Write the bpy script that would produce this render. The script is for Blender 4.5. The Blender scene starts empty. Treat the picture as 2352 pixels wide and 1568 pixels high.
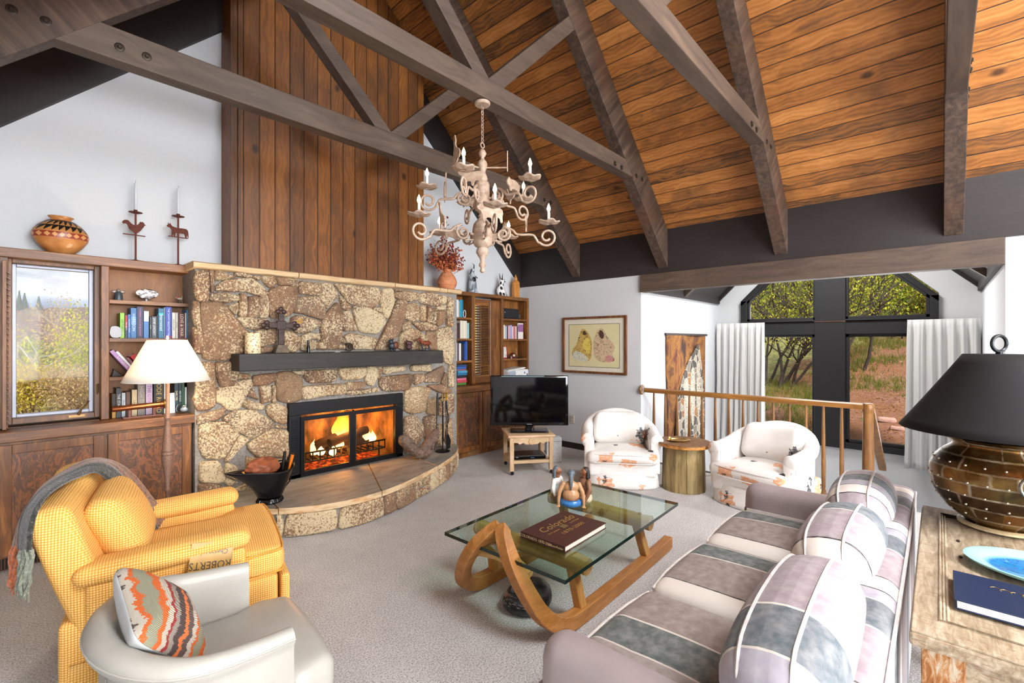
import bpy, math, random
from math import sin, cos, pi, radians, sqrt, atan2
from mathutils import Vector, Matrix, noise

D = bpy.data
SC = bpy.context.scene
COL = SC.collection
random.seed(7)

def lin(c):
    return c / 12.92 if c <= 0.04045 else ((c + 0.055) / 1.055) ** 2.4

def hx(s):
    return tuple(lin(int(s[i:i + 2], 16) / 255) for i in (0, 2, 4)) + (1.0,)

# ------------------------------------------------------------------ camera
cam = D.objects.new('camera', D.cameras.new('camera'))
COL.objects.link(cam)
cam.data.sensor_width = 36.0
cam.data.lens = 36.0 * 1070.0 / 2352.0
cam.data.clip_start = 0.02
cam.data.clip_end = 1500
cam.location = (0, 0, 1.55)
cam.rotation_euler = (pi / 2, 0, radians(42.5) - pi / 2)
SC.camera = cam

# ------------------------------------------------------------------ world
SC.view_settings.view_transform = 'Standard'
SC.view_settings.look = 'None'
SC.view_settings.exposure = 1.0
SC.view_settings.gamma = 1.0
SC.view_settings.use_curve_mapping = False
wd = D.worlds.new('sky')
SC.world = wd
wd.use_nodes = True
wt = wd.node_tree
wt.nodes.clear()
_o = wt.nodes.new('ShaderNodeOutputWorld')
_b = wt.nodes.new('ShaderNodeBackground')
_tc = wt.nodes.new('ShaderNodeTexCoord')
_mp = wt.nodes.new('ShaderNodeMapping')
_mp.inputs['Scale'].default_value = (1.6, 1.6, 7.0)
_n = wt.nodes.new('ShaderNodeTexNoise')
_n.inputs['Scale'].default_value = 2.6
_n.inputs['Detail'].default_value = 7
_n.inputs['Roughness'].default_value = 0.55
_r = wt.nodes.new('ShaderNodeValToRGB')
_r.color_ramp.elements[0].position = 0.36
_r.color_ramp.elements[0].color = hx('8FA0BD')
_r.color_ramp.elements[1].position = 0.62
_r.color_ramp.elements[1].color = hx('F2F3F6')
_e = _r.color_ramp.elements.new(0.48)
_e.color = hx('BCC4D2')
wt.links.new(_tc.outputs['Generated'], _mp.inputs['Vector'])
wt.links.new(_mp.outputs['Vector'], _n.inputs['Vector'])
wt.links.new(_n.outputs['Fac'], _r.inputs['Fac'])
wt.links.new(_r.outputs['Color'], _b.inputs['Color'])
_b.inputs['Strength'].default_value = 0.62
wt.links.new(_b.outputs[0], _o.inputs[0])

# ------------------------------------------------------------------ lights
def area(name, loc, to, sx, sy, power, col=(1, 1, 1), spread=180):
    l = D.lights.new(name, 'AREA')
    l.shape = 'RECTANGLE'
    l.size = sx
    l.size_y = sy
    l.energy = power
    l.color = col
    l.spread = radians(spread)
    o = D.objects.new(name, l)
    COL.objects.link(o)
    o.location = loc
    d = Vector(to) - Vector(loc)
    o.rotation_euler = d.to_track_quat('-Z', 'Y').to_euler()
    return o

def point(name, loc, power, col, r=0.02):
    l = D.lights.new(name, 'POINT')
    l.energy = power
    l.color = col
    l.shadow_soft_size = r
    o = D.objects.new(name, l)
    COL.objects.link(o)
    o.location = loc
    return o

_s = D.lights.new('sun', 'SUN')
_s.energy = 3.4
_s.angle = radians(12)
_s.color = (1, .96, .9)
_so = D.objects.new('sun', _s)
COL.objects.link(_so)
_so.rotation_euler = Vector((.42, .46, -.78)).to_track_quat('-Z', 'Y').to_euler()
# area lights added behind the camera as even fill; no windows known there
area('fill_rear_left', (0.9, -7.9, 1.75), (2.0, 4, 1.6), 2.8, 2.4, 200, (.90, .95, 1))
area('fill_rear_right', (4.2, -7.9, 1.75), (3.0, 4, 1.6), 2.2, 2.4, 90, (.90, .95, 1))
area('fill_gable', (2.46, -7.9, 3.9), (2.8, 2.0, 1.5), 2.4, 1.6, 170, (.90, .95, 1))
area('fill_overhead', (1.5, -1.9, 4.85), (2.6, 2.6, 0.0), 2.4, 2.0, 290, (.90, .95, 1))  # invented overhead light that brightens the floor; no skylight known
area('fill_left', (-0.60, -3.6, 1.8), (5.4, 3.4, 1.3), 3.0, 2.2, 230, (.91, .955, 1))
area('daylight_stair_window', (8.38, 1.22, 1.15), (4, 1.9, 1.2), 2.2, 2.0, 42, (.96, .98, 1))
area('fill_stair', (7.1, 1.22, 3.3), (7.4, 1.22, 0), .9, .9, 45, (1, .98, .96))  # unseen light added above the stairs to brighten the alcove walls

# ------------------------------------------------------------------ node helpers
class NT:
    def __init__(s, name):
        s.m = D.materials.new(name)
        s.m.use_nodes = True
        s.t = s.m.node_tree
        s.t.nodes.clear()
        s.out = s.t.nodes.new('ShaderNodeOutputMaterial')
        s.tc = None
    def n(s, typ, ins=None, **props):
        nd = s.t.nodes.new('ShaderNode' + typ)
        for k, v in props.items():
            setattr(nd, k, v)
        for k, v in (ins or {}).items():
            s.set(nd.inputs[k], v)
        return nd
    def set(s, sock, v):
        if isinstance(v, bpy.types.NodeSocket):
            s.t.links.new(v, sock)
        elif isinstance(v, bpy.types.Node):
            s.t.links.new(v.outputs[0], sock)
        else:
            sock.default_value = v
    def co(s, kind='Object'):
        if s.tc is None:
            s.tc = s.t.nodes.new('ShaderNodeTexCoord')
        return s.tc.outputs[kind]
    def map(s, scale=(1, 1, 1), loc=(0, 0, 0), rot=(0, 0, 0), v=None):
        return s.n('Mapping', {'Vector': v if v is not None else s.co(), 'Scale': scale, 'Location': loc, 'Rotation': rot}).outputs[0]
    def noise(s, v, scale=5, detail=4, rough=.5, dist=0, out='Fac'):
        return s.n('TexNoise', {'Vector': v, 'Scale': scale, 'Detail': detail, 'Roughness': rough, 'Distortion': dist}).outputs[out]
    def vor(s, v, scale=5, feature='F1', out='Distance', rnd=1):
        n = s.n('TexVoronoi', {'Vector': v, 'Scale': scale, 'Randomness': rnd}, feature=feature)
        return n.outputs[out]
    def math(s, op, a, b=0.0, c=0.0, clamp=False):
        n = s.n('Math', {0: a, 1: b, 2: c}, operation=op, use_clamp=clamp)
        return n.outputs[0]
    def ramp(s, f, stops, interp='LINEAR'):
        n = s.n('ValToRGB', {'Fac': f})
        cr = n.color_ramp
        cr.interpolation = interp
        while len(cr.elements) > 1:
            cr.elements.remove(cr.elements[0])
        for i, (p, c) in enumerate(stops):
            e = cr.elements[0] if i == 0 else cr.elements.new(p)
            e.position = p
            if isinstance(c, (int, float)):
                c = (c, c, c, 1)
            e.color = hx(c) if isinstance(c, str) else c
        return n.outputs[0]
    def mix(s, f, a, b, mode='MIX'):
        n = s.n('Mix', data_type='RGBA', blend_type=mode)
        s.set(n.inputs[0], f)
        for i, v in ((6, a), (7, b)):
            s.set(n.inputs[i], hx(v) if isinstance(v, str) else v)
        return n.outputs[2]
    def sep(s, v=None):
        return s.n('SeparateXYZ', {0: v if v is not None else s.co()}).outputs
    def comb(s, x=0.0, y=0.0, z=0.0):
        return s.n('CombineXYZ', {0: x, 1: y, 2: z}).outputs[0]
    def wn(s, w, dim='1D'):
        return s.n('TexWhiteNoise', {'W' if dim == '1D' else 'Vector': w}, noise_dimensions=dim).outputs
    def bump(s, h, strength=.3, dist=.01, normal=None):
        ins = {'Height': h, 'Strength': strength, 'Distance': dist}
        if normal is not None:
            ins['Normal'] = normal
        return s.n('Bump', ins).outputs[0]
    def bsdf(s, col, rough=.5, metal=0, normal=None, **kw):
        ins = {'Base Color': hx(col) if isinstance(col, str) else col, 'Roughness': rough, 'Metallic': metal}
        if normal is not None:
            ins['Normal'] = normal
        ins.update(kw)
        b = s.n('BsdfPrincipled', ins)
        s.set(s.out.inputs['Surface'], b)
        return s.m

MC = {}
def memo(fn):
    def g(*a, **k):
        key = (fn.__name__,) + a + tuple(sorted(k.items()))
        if key not in MC:
            MC[key] = fn(*a, **k)
        return MC[key]
    return g

@memo
def flat(col, rough=.5, metal=0.0, var=.12, bump=0.0, scale=30.0):
    t = NT('plain_' + col)
    c = hx(col)
    f = t.noise(t.co(), scale, 3)
    dk = tuple(x * (1 - var) for x in c[:3]) + (1,)
    lt = tuple(min(1, x * (1 + var)) for x in c[:3]) + (1,)
    cc = t.ramp(f, [(.3, dk), (.7, lt)])
    nm = t.bump(f, bump, .004) if bump else None
    return t.bsdf(cc, rough, metal, nm)

@memo
def wood(dark, mid, light, axis=0, rough=.5, scale=1.0, contrast=1.0, knots=False, blot=.5):
    """stained wood; grain runs along the given object axis"""
    t = NT('wood_' + mid)
    sc = [14 * scale] * 3
    sc[axis] = 1.1 * scale
    v = t.map(tuple(sc))
    wob = t.noise(t.map((1.7, 1.7, 1.7)), 1.3 * scale, 2, out='Color')
    v2 = t.n('VectorMath', {0: v, 1: t.n('VectorMath', {0: wob, 1: (1.5, 1.5, 1.5)}, operation='MULTIPLY')}, operation='ADD').outputs[0]
    g = t.noise(v2, 1.6, 6, .62, .6)
    fine = t.noise(v, 9, 3, .6)
    g2 = t.math('ADD', t.math('MULTIPLY', g, .8), t.math('MULTIPLY', fine, .2))
    w = .22 / contrast
    c = t.ramp(g2, [(.5 - w, dark), (.5, mid), (.5 + w, light)])
    b = t.noise(t.map((1, 1, 1)), 2.2 * scale, 3)
    c = t.mix(t.ramp(b, [(.42, 0.0), (.66, blot)]), c, dark)
    if knots:
        k = t.vor(t.map((1.0, 1.0, 1.0)), 2.1)
        c = t.mix(t.ramp(k, [(.03, .85), (.09, 0.0)]), c, dark)
    return t.bsdf(c, rough, 0, t.bump(g2, .25, .004))

@memo
def boards(name, axis, pitch, off, grain, cols, groove='1C0F07', rough=.55, k=1.0):
    """tongue and groove boards: `axis` is the object axis across the boards, `grain` the one along them"""
    t = NT(name)
    xyz = t.sep()
    a = xyz[axis]
    q = t.math('DIVIDE', t.math('SUBTRACT', a, off), pitch)
    idx = t.math('FLOOR', q)
    fr = t.math('SUBTRACT', q, idx)
    rnd = t.wn(idx)
    rv, rc = rnd[0], rnd[1]
    # grain
    sc = [9.0, 9.0, 9.0]
    sc[grain] = .55
    v = t.map(tuple(sc))
    shift = t.n('VectorMath', {0: rc, 1: (37, 23, 51)}, operation='MULTIPLY').outputs[0]
    v = t.n('VectorMath', {0: v, 1: shift}, operation='ADD').outputs[0]
    wob = t.n('VectorMath', {0: t.noise(t.n('VectorMath', {0: t.map((2.2, 2.2, 2.2)), 1: shift}, operation='ADD').outputs[0], 1.6, 2, out='Color'), 1: (1.3, 1.3, 1.3)}, operation='MULTIPLY').outputs[0]
    v = t.n('VectorMath', {0: v, 1: wob}, operation='ADD').outputs[0]
    g = t.noise(v, 1.5, 6, .6, .5)
    band = t.n('TexWave', {'Vector': v, 'Scale': .9, 'Distortion': 5.0, 'Detail': 3.0}, bands_direction='XYZ'[axis]).outputs['Fac']
    gg = t.math('ADD', t.math('MULTIPLY', g, .72), t.math('MULTIPLY', band, .10))
    gg = t.math('ADD', gg, t.math('MULTIPLY', t.math('SUBTRACT', rv, .5), .26))
    d, m, l = cols
    c = t.ramp(gg, [(.42 - .20 * k, d), (.42, m), (.42 + .18 * k, l)])
    bl = t.noise(t.n('VectorMath', {0: t.map((1.3, 1.3, 1.3)), 1: shift}, operation='ADD').outputs[0], 1.3, 4, .6)
    c = t.mix(t.ramp(bl, [(.52, 0.0), (.75, .7)]), c, d)
    kn = t.vor(t.n('VectorMath', {0: t.map(tuple(2.6 if i != grain else 1.7 for i in range(3))), 1: shift}, operation='ADD').outputs[0], 1.0)
    c = t.mix(t.ramp(kn, [(.04, .8), (.10, 0.0)]), c, groove)
    gr = t.ramp(fr, [(0.0, 1.0), (.035, 1.0), (.06, 0.0), (.97, 0.0), (1.0, 1.0)])
    c = t.mix(t.math('MULTIPLY', gr, .8), c, groove)
    h = t.math('SUBTRACT', t.math('MULTIPLY', gg, .12), gr)
    return t.bsdf(c, rough, 0, t.bump(h, .6, .008))

# ------------------------------------------------------------------ mesh builder
def rotm(rx=0, ry=0, rz=0):
    return Matrix.Rotation(rz, 4, 'Z') @ Matrix.Rotation(ry, 4, 'Y') @ Matrix.Rotation(rx, 4, 'X')

class MB:
    def __init__(s):
        s.v = []
        s.f = []
        s.mi = []
        s.cur = 0
    def add(s, vs, fs, M=None):
        o = len(s.v)
        for p in vs:
            s.v.append(tuple(M @ Vector(p)) if M is not None else tuple(p))
        for f in fs:
            s.f.append(tuple(i + o for i in f))
            s.mi.append(s.cur)
        return s
    def box(s, x0, x1, y0, y1, z0, z1, M=None):
        vs = [(x, y, z) for z in (z0, z1) for y in (y0, y1) for x in (x0, x1)]
        return s.add(vs, [(0, 2, 3, 1), (4, 5, 7, 6), (0, 1, 5, 4), (2, 6, 7, 3), (0, 4, 6, 2), (1, 3, 7, 5)], M)
    def cbox(s, c, d, M=None):
        return s.box(c[0] - d[0] / 2, c[0] + d[0] / 2, c[1] - d[1] / 2, c[1] + d[1] / 2, c[2] - d[2] / 2, c[2] + d[2] / 2, M)
    def beam(s, a, b, w, h, up=(0, 0, 1)):
        """rectangular bar from a to b; w across, h along the up side"""
        a, b = Vector(a), Vector(b)
        d = (b - a).normalized()
        sd = d.cross(Vector(up))
        if sd.length < 1e-5:
            sd = d.cross(Vector((1, 0, 0)))
        sd.normalize()
        u = sd.cross(d)
        vs = []
        for p in (a, b):
            for i, j in ((-1, -1), (1, -1), (1, 1), (-1, 1)):
                vs.append(p + sd * (i * w / 2) + u * (j * h / 2))
        return s.add(vs, [(0, 1, 2, 3), (7, 6, 5, 4), (0, 4, 5, 1), (1, 5, 6, 2), (2, 6, 7, 3), (3, 7, 4, 0)])
    def prism(s, poly, t0, t1, plane='xz', M=None):
        """extrude a polygon; plane names the two axes of its points, t0..t1 the third"""
        k = {'xz': lambda a, b, t: (a, t, b), 'xy': lambda a, b, t: (a, b, t), 'yz': lambda a, b, t: (t, a, b)}[plane]
        n = len(poly)
        vs = [k(a, b, t0) for a, b in poly] + [k(a, b, t1) for a, b in poly]
        fs = [tuple(range(n)), tuple(range(2 * n - 1, n - 1, -1))]
        for i in range(n):
            j = (i + 1) % n
            fs.append((i, i + n, j + n, j))
        return s.add(vs, fs, M)
    def tube(s, pts, r, seg=10, closed=False, cap=True, flatz=1.0):
        pts = [Vector(p) for p in pts]
        n = len(pts)
        rs = r if isinstance(r, (list, tuple)) else [r] * n
        ref = Vector((0, 0, 1))
        vs = []
        prev = None
        for i in range(n):
            a = pts[(i - 1) % n] if (closed or i > 0) else pts[i]
            b = pts[(i + 1) % n] if (closed or i < n - 1) else pts[i]
            d = (b - a)
            if d.length < 1e-9:
                d = Vector((0, 0, 1))
            d.normalize()
            if prev is None:
                u = d.cross(ref)
                if u.length < 1e-3:
                    u = d.cross(Vector((1, 0, 0)))
                u.normalize()
            else:
                u = prev - d * prev.dot(d)
                if u.length < 1e-6:
                    u = d.cross(ref)
                u.normalize()
            prev = u
            w = d.cross(u)
            for k in range(seg):
                an = 2 * pi * k / seg
                vs.append(pts[i] + (u * cos(an) + w * (sin(an) * flatz)) * rs[i])
        fs = []
        m = n if closed else n - 1
        for i in range(m):
            j = (i + 1) % n
            for k in range(seg):
                l = (k + 1) % seg
                fs.append((i * seg + k, i * seg + l, j * seg + l, j * seg + k))
        if cap and not closed:
            fs.append(tuple(reversed(range(seg))))
            fs.append(tuple(range((n - 1) * seg, n * seg)))
        return s.add(vs, fs)
    def lathe(s, prof, c=(0, 0, 0), seg=32, M=None, sx=1.0, sy=1.0):
        """prof: list of (radius, z) bottom to top"""
        vs = []
        for r, z in prof:
            for k in range(seg):
                an = 2 * pi * k / seg
                vs.append((c[0] + r * cos(an) * sx, c[1] + r * sin(an) * sy, c[2] + z))
        fs = []
        n = len(prof)
        for i in range(n - 1):
            for k in range(seg):
                l = (k + 1) % seg
                fs.append((i * seg + k, i * seg + l, (i + 1) * seg + l, (i + 1) * seg + k))
        fs.append(tuple(reversed(range(seg))))
        fs.append(tuple(range((n - 1) * seg, n * seg)))
        return s.add(vs, fs, M)
    def ball(s, c, r, seg=14, rings=9, M=None):
        r = r if isinstance(r, (list, tuple)) else (r, r, r)
        vs = [(0, 0, -1)]
        for i in range(1, rings):
            a = -pi / 2 + pi * i / rings
            for k in range(seg):
                b = 2 * pi * k / seg
                vs.append((cos(a) * cos(b), cos(a) * sin(b), sin(a)))
        vs.append((0, 0, 1))
        fs = [(0, 1 + (k + 1) % seg, 1 + k) for k in range(seg)]
        for i in range(rings - 2):
            for k in range(seg):
                l = (k + 1) % seg
                a = 1 + i * seg
                fs.append((a + k, a + l, a + seg + l, a + seg + k))
        e = len(vs) - 1
        a = 1 + (rings - 2) * seg
        fs += [(a + k, a + (k + 1) % seg, e) for k in range(seg)]
        vs = [Vector((p[0] * r[0], p[1] * r[1], p[2] * r[2])) for p in vs]
        if M is not None:
            vs = [M @ p for p in vs]
        return s.add([p + Vector(c) for p in vs], fs)
    def rbox(s, c, d, r=.05, puff=(0, 0, 0), seg=8, warp=None, M=None):
        """soft box centred at c with size d, edge radius r, puff: how far each face bulges"""
        h = [x / 2 for x in d]
        r = min(r, min(h) * .999)
        vs, fs, ix = [], [], {}
        def vert(p):
            k = tuple(round(q, 6) for q in p)
            if k in ix:
                return ix[k]
            # distribute: spend samples near the rounded rim
            q = []
            for a in range(3):
                t = p[a]
                q.append(t * h[a])
            inner = [max(-(h[a] - r), min(h[a] - r, q[a])) for a in range(3)]
            dv = Vector([q[a] - inner[a] for a in range(3)])
            if dv.length > 1e-9:
                dv = dv.normalized() * r
            pt = [inner[a] + dv[a] for a in range(3)]
            for a in range(3):
                b, e = (a + 1) % 3, (a + 2) % 3
                w = (1 - (pt[b] / h[b]) ** 2) * (1 - (pt[e] / h[e]) ** 2)
                pt[a] += puff[a] * w * (pt[a] / h[a])
            pt = Vector(pt)
            if warp:
                pt = Vector(warp(pt))
            ix[k] = len(vs)
            vs.append(pt)
            return ix[k]
        def tcoord(a, i):
            # non uniform sampling: 3 steps inside the rim, rest across
            e = max(0.02, 1 - r / h[a])
            m = [-1, -1 + (1 - e) * .3, -1 + (1 - e) * .65, -e]
            mid = [-e + 2 * e * j / seg for j in range(1, seg)]
            full = m + mid + [e, 1 - (1 - e) * .65, 1 - (1 - e) * .3, 1]
            return full
        T = [tcoord(a, 0) for a in range(3)]
        for a in range(3):
            b, e = (a + 1) % 3, (a + 2) % 3
            for sg in (-1, 1):
                for i in range(len(T[b]) - 1):
                    for j in range(len(T[e]) - 1):
                        q = []
                        for (ii, jj) in ((i, j), (i + 1, j), (i + 1, j + 1), (i, j + 1)):
                            p = [0, 0, 0]
                            p[a] = sg
                            p[b] = T[b][ii]
                            p[e] = T[e][jj]
                            q.append(vert(p))
                        if sg < 0:
                            q.reverse()
                        fs.append(tuple(q))
        Mx = Matrix.Translation(Vector(c)) @ (M if M is not None else Matrix.Identity(4))
        return s.add(vs, fs, Mx)
    def grid(s, fn, nu, nv, closeu=False):
        vs = [fn(i / (nu if closeu else nu - 1), j / (nv - 1)) for i in range(nu) for j in range(nv)]
        fs = []
        for i in range(nu if closeu else nu - 1):
            k = (i + 1) % nu
            for j in range(nv - 1):
                fs.append((i * nv + j, k * nv + j, k * nv + j + 1, i * nv + j + 1))
        return s.add(vs, fs)
    def build(s, name, mats, parent=None, smooth=35, bevel=0, solid=0, sub=0, loc=None, rot=None, vox=0):
        me = D.meshes.new(name)
        me.from_pydata(s.v, [], s.f)
        if not isinstance(mats, (list, tuple)):
            mats = [mats]
        for m in mats:
            me.materials.append(m)
        if len(mats) > 1:
            for p, i in zip(me.polygons, s.mi):
                p.material_index = i
        me.update()
        o = D.objects.new(name, me)
        COL.objects.link(o)
        if smooth:
            for p in me.polygons:
                p.use_smooth = True
            if smooth < 170:
                me.set_sharp_from_angle(angle=radians(smooth))
        if parent is not None:
            o.parent = parent
            if parent.get('_w'):
                o.location = -Vector(parent.location)
        if loc:
            o.location = loc
        if rot:
            o.rotation_euler = rot
        if vox:
            md = o.modifiers.new('fuse', 'REMESH')
            md.mode = 'VOXEL'
            md.voxel_size = vox
            md.use_smooth_shade = True
            m2 = o.modifiers.new('soft', 'SMOOTH')
            m2.factor = .5
            m2.iterations = 4
        if solid:
            md = o.modifiers.new('thickness', 'SOLIDIFY')
            md.thickness = solid
            md.offset = 0
        if bevel:
            md = o.modifiers.new('bevel', 'BEVEL')
            md.width = bevel
            md.segments = 2
            md.limit_method = 'ANGLE'
            md.angle_limit = radians(40)
        if sub:
            md = o.modifiers.new('sub', 'SUBSURF')
            md.levels = md.render_levels = sub
        return o

def tag(o, label=None, cat=None, group=None, kind=None):
    if label:
        o['label'] = label
    if cat:
        o['category'] = cat
    if group:
        o['group'] = group
    if kind:
        o['kind'] = kind
    return o

def thing(name, label, cat, loc=(0, 0, 0), rz=0, group=None, world=False):
    o = D.objects.new(name, None)
    o.empty_display_size = .1
    COL.objects.link(o)
    o.location = loc
    o.rotation_euler = (0, 0, rz)
    if world:
        o['_w'] = 1
    return tag(o, label, cat, group)

def struct(o, label=None):
    o['kind'] = 'structure'
    if label:
        o['label'] = label
    return o

def copy_tree(o, parent=None):
    c = o.copy()
    COL.objects.link(c)
    if parent is not None:
        c.parent = parent
    for ch in [x for x in D.objects if x.parent == o]:
        copy_tree(ch, c)
    return c

DG = []
def text(body, size, name='lettering', mat=None, parent=None, loc=(0, 0, 0), rot=(0, 0, 0), ext=.0006, align='CENTER', sx=1.0, italic=0):
    cu = D.curves.new(name, 'FONT')
    cu.body = body
    cu.size = size
    cu.extrude = ext
    cu.align_x = align
    cu.align_y = 'CENTER'
    cu.shear = italic
    cu.resolution_u = 2
    tmp = D.objects.new(name, cu)
    COL.objects.link(tmp)
    dg = bpy.context.evaluated_depsgraph_get()
    me = D.meshes.new_from_object(tmp.evaluated_get(dg))
    D.objects.remove(tmp)
    D.curves.remove(cu)
    me.materials.clear()
    me.materials.append(mat)
    o = D.objects.new(name, me)
    COL.objects.link(o)
    o.parent = parent
    o.location = loc
    o.rotation_euler = rot
    o.scale = (sx, 1, 1)
    return o

def arc(cx, cy, r, a0, a1, n):
    return [(cx + r * cos(radians(a0 + (a1 - a0) * i / n)), cy + r * sin(radians(a0 + (a1 - a0) * i / n))) for i in range(n + 1)]

def smoothpoly(pts, it=2):
    for _ in range(it):
        q = []
        n = len(pts)
        for i in range(n):
            a, b = pts[i], pts[(i + 1) % n]
            q.append((a[0] * .75 + b[0] * .25, a[1] * .75 + b[1] * .25))
            q.append((a[0] * .25 + b[0] * .75, a[1] * .25 + b[1] * .75))
        pts = q
    return pts

def smoothpath(pts, it=2):
    pts = [Vector(p) for p in pts]
    for _ in range(it):
        q = [pts[0]]
        for a, b in zip(pts[:-1], pts[1:]):
            q.append(a * .75 + b * .25)
            q.append(a * .25 + b * .75)
        q.append(pts[-1])
        pts = q
    return pts
# ================================================================== shell
XW, YW = 5.59, 4.98          # right wall plane, fireplace wall plane
RX, SL = 2.463, .98          # ridge x, roof pitch
ZE = 2.937                   # ceiling height at the right wall
def zc(x):
    return ZE + SL * (XW - x) if x > RX else ZE + SL * (XW - RX) - SL * (RX - x)
XL = 2 * RX - XW             # left wall plane

M_wall = flat('CBCDCF', .85, 0.0, .012, .03, 60.0)
M_dark = wood('211C1B', '2A2423', '342D2B', 1, .55, .8, .8)
M_darkx = wood('1A1413', '211A18', '2A211E', 0, .6, .8, .8)
M_beam = wood('3A2D26', '554539', '6B5747', 0, .6, .7, .9, False, .35)
M_beamy = wood('3A2D26', '554539', '6B5747', 1, .6, .7, .9, False, .35)
M_beamz = wood('3A2D26', '554539', '6B5747', 2, .6, .7, .9, False, .35)

def carpet_mat():
    t = NT('carpet_pile')
    f = t.noise(t.co(), 120, 4, .75)
    f2 = t.noise(t.co(), 7, 4, .6)
    f3 = t.noise(t.co(), 1.6, 3)
    c = t.ramp(f, [(.36, '8A8683'), (.46, 'CAC7C5'), (.58, 'F0EEEC')])
    c = t.mix(t.ramp(f2, [(.4, 0.0), (.7, .18)]), c, 'A09A96')
    c = t.mix(t.ramp(f3, [(.45, 0.0), (.6, .12)]), c, 'C8C4C1')
    h = t.math('ADD', f, t.math('MULTIPLY', f2, .6))
    return t.bsdf(c, .95, 0, t.bump(h, .9, .012))
M_carpet = carpet_mat()

m = MB()
m.box(XL - .1, XW + .02, -8.0, YW + .1, -.12, 0)
struct(m.build('floor', M_carpet, None, 0))
CB = ('4E3823', 'A86A30', 'CE8C4A')
M_ceil = boards('ceiling_boards', 0, .1385, .085, 1, CB, '1C0F07', .55, 1.35)
L = (XW - RX) * sqrt(1 + SL * SL)
# boards as a real slab, local x up the slope
me = MB().box(0, L, -(YW + .1), 8.1, 0, .1)
o = me.build('ceiling_right', M_ceil, None, 0)
o.matrix_world = Matrix.Translation((XW, 0, ZE)) @ Matrix.Rotation(pi, 4, 'Z') @ Matrix.Rotation(-math.atan(SL), 4, 'Y')
struct(o)
o = MB().box(0, L, -8.1, YW + .1, 0, .1).build('ceiling_left', M_ceil, None, 0)
o.matrix_world = Matrix.Translation((XL, 0, ZE)) @ Matrix.Rotation(-math.atan(SL), 4, 'Y')
struct(o)

# walls
m = MB()
m.prism([(XL, 0), (XW + .12, 0), (XW + .12, ZE), (RX, zc(RX)), (XL, ZE)], YW, YW + .12)
# opening for the left window: build around it instead
wb = MB()
wx0, wx1, wz0, wz1 = .0, .53, .96, 2.14
vx0, vx1, vz0, vz1 = 4.43, 4.78, 1.08, 2.14
wb.box(XL, wx0, YW, YW + .12, 0, wz1)
wb.box(wx0, wx1, YW, YW + .12, 0, wz0)
wb.box(wx1, vx0, YW, YW + .12, 0, wz1)
wb.box(vx0, vx1, YW, YW + .12, 0, vz0)
wb.box(vx1, XW + .12, YW, YW + .12, 0, wz1)
wb.prism([(XL, wz1), (XW + .12, wz1), (XW + .12, ZE), (RX, zc(RX)), (XL, ZE)], YW, YW + .12)
struct(wb.build('wall_fireplace', M_wall, None, 0))
struct(MB().box(XW, XW + .02, 2.851, YW, 0, ZE).build('wall_right', M_wall, None, 0))
struct(MB().box(XW, XW + .14, -8.0, -.405, 0, ZE).build('wall_right_near', M_wall, None, 0))
lw = MB()
lw.box(XL - .1, XL, -8.0, -5.1, 0, ZE).box(XL - .1, XL, -2.1, YW, 0, ZE).box(XL - .1, XL, -5.1, -2.1, 0, .7).box(XL - .1, XL, -5.1, -2.1, 2.9, ZE)
struct(lw.build('wall_left', M_wall, None, 0))
rw = MB()
for a, b in ((XL, 0.0), (2.6, 3.2), (5.4, XW)):
    rw.box(a, b, -8.1, -8.0, 0, 3.0)
for a, b in ((0.0, 2.6), (3.2, 5.4)):
    rw.box(a, b, -8.1, -8.0, 0, .5)
rw.box(XL, 1.26, -8.1, -8.0, 3.0, 4.75).box(3.66, XW, -8.1, -8.0, 3.0, 4.75).box(XL, XW, -8.1, -8.0, 4.75, 6.0)
rw.box(1.26, 3.66, -8.1, -8.0, 3.0, 3.05)
struct(rw.build('wall_rear', M_wall, None, 0))
M_sunblock = flat('E4E2DC', .8, 0.0, .02)  # unseen panels added to keep the sun out of the wall openings
for nm, a, b, c, d in (('sun_block_1', 0.0, 2.6, .5, 3.0), ('sun_block_2', 3.2, 5.4, .5, 3.0), ('sun_block_3', 1.26, 3.66, 3.05, 4.75)):
    struct(MB().box(a, b, -8.09, -8.07, c, d).build(nm, M_sunblock, None, 0))
struct(MB().box(XL - .09, XL - .07, -5.1, -2.1, .7, 2.9).build('window_7', M_sunblock, None, 0))

# dark eave band on the right wall, header beam of the stair opening
struct(MB().box(XW - .012, XW + .13, -8.0, YW, 2.412, ZE + .04).build('trim_1', M_dark, None, 0))
struct(MB().box(XW - .04, XW + .10, -.40, 2.845, 2.187, 2.409).build('trim_2', M_beamy, None, 0, .004))
struct(MB().box(XL, XL + .012, -8.0, YW, 2.412, ZE + .04).build('trim_3', M_dark, None, 0))
# dark rake beams along the gable wall
def rakes(name, y0, y1, mat):
    for sg, nm in ((1, name + '_4'), (-1, name + '_5')):
        xa = XW - .014 if sg > 0 else XL + .014
        p = [(xa, ZE - SL * .014 - .02), (RX, zc(RX) - .01), (RX, zc(RX) - .49), (xa, ZE - .47)]
        struct(MB().prism(p, y0, y1).build(nm, mat, None, 0))
rakes('trim', YW - .06, YW, M_darkx)
# baseboards
M_base = flat('241C19', .5)
struct(MB().box(XW - .018, XW, 2.86, 4.6, 0, .085).build('baseboard_right', M_base, None, 0, .003))

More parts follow.
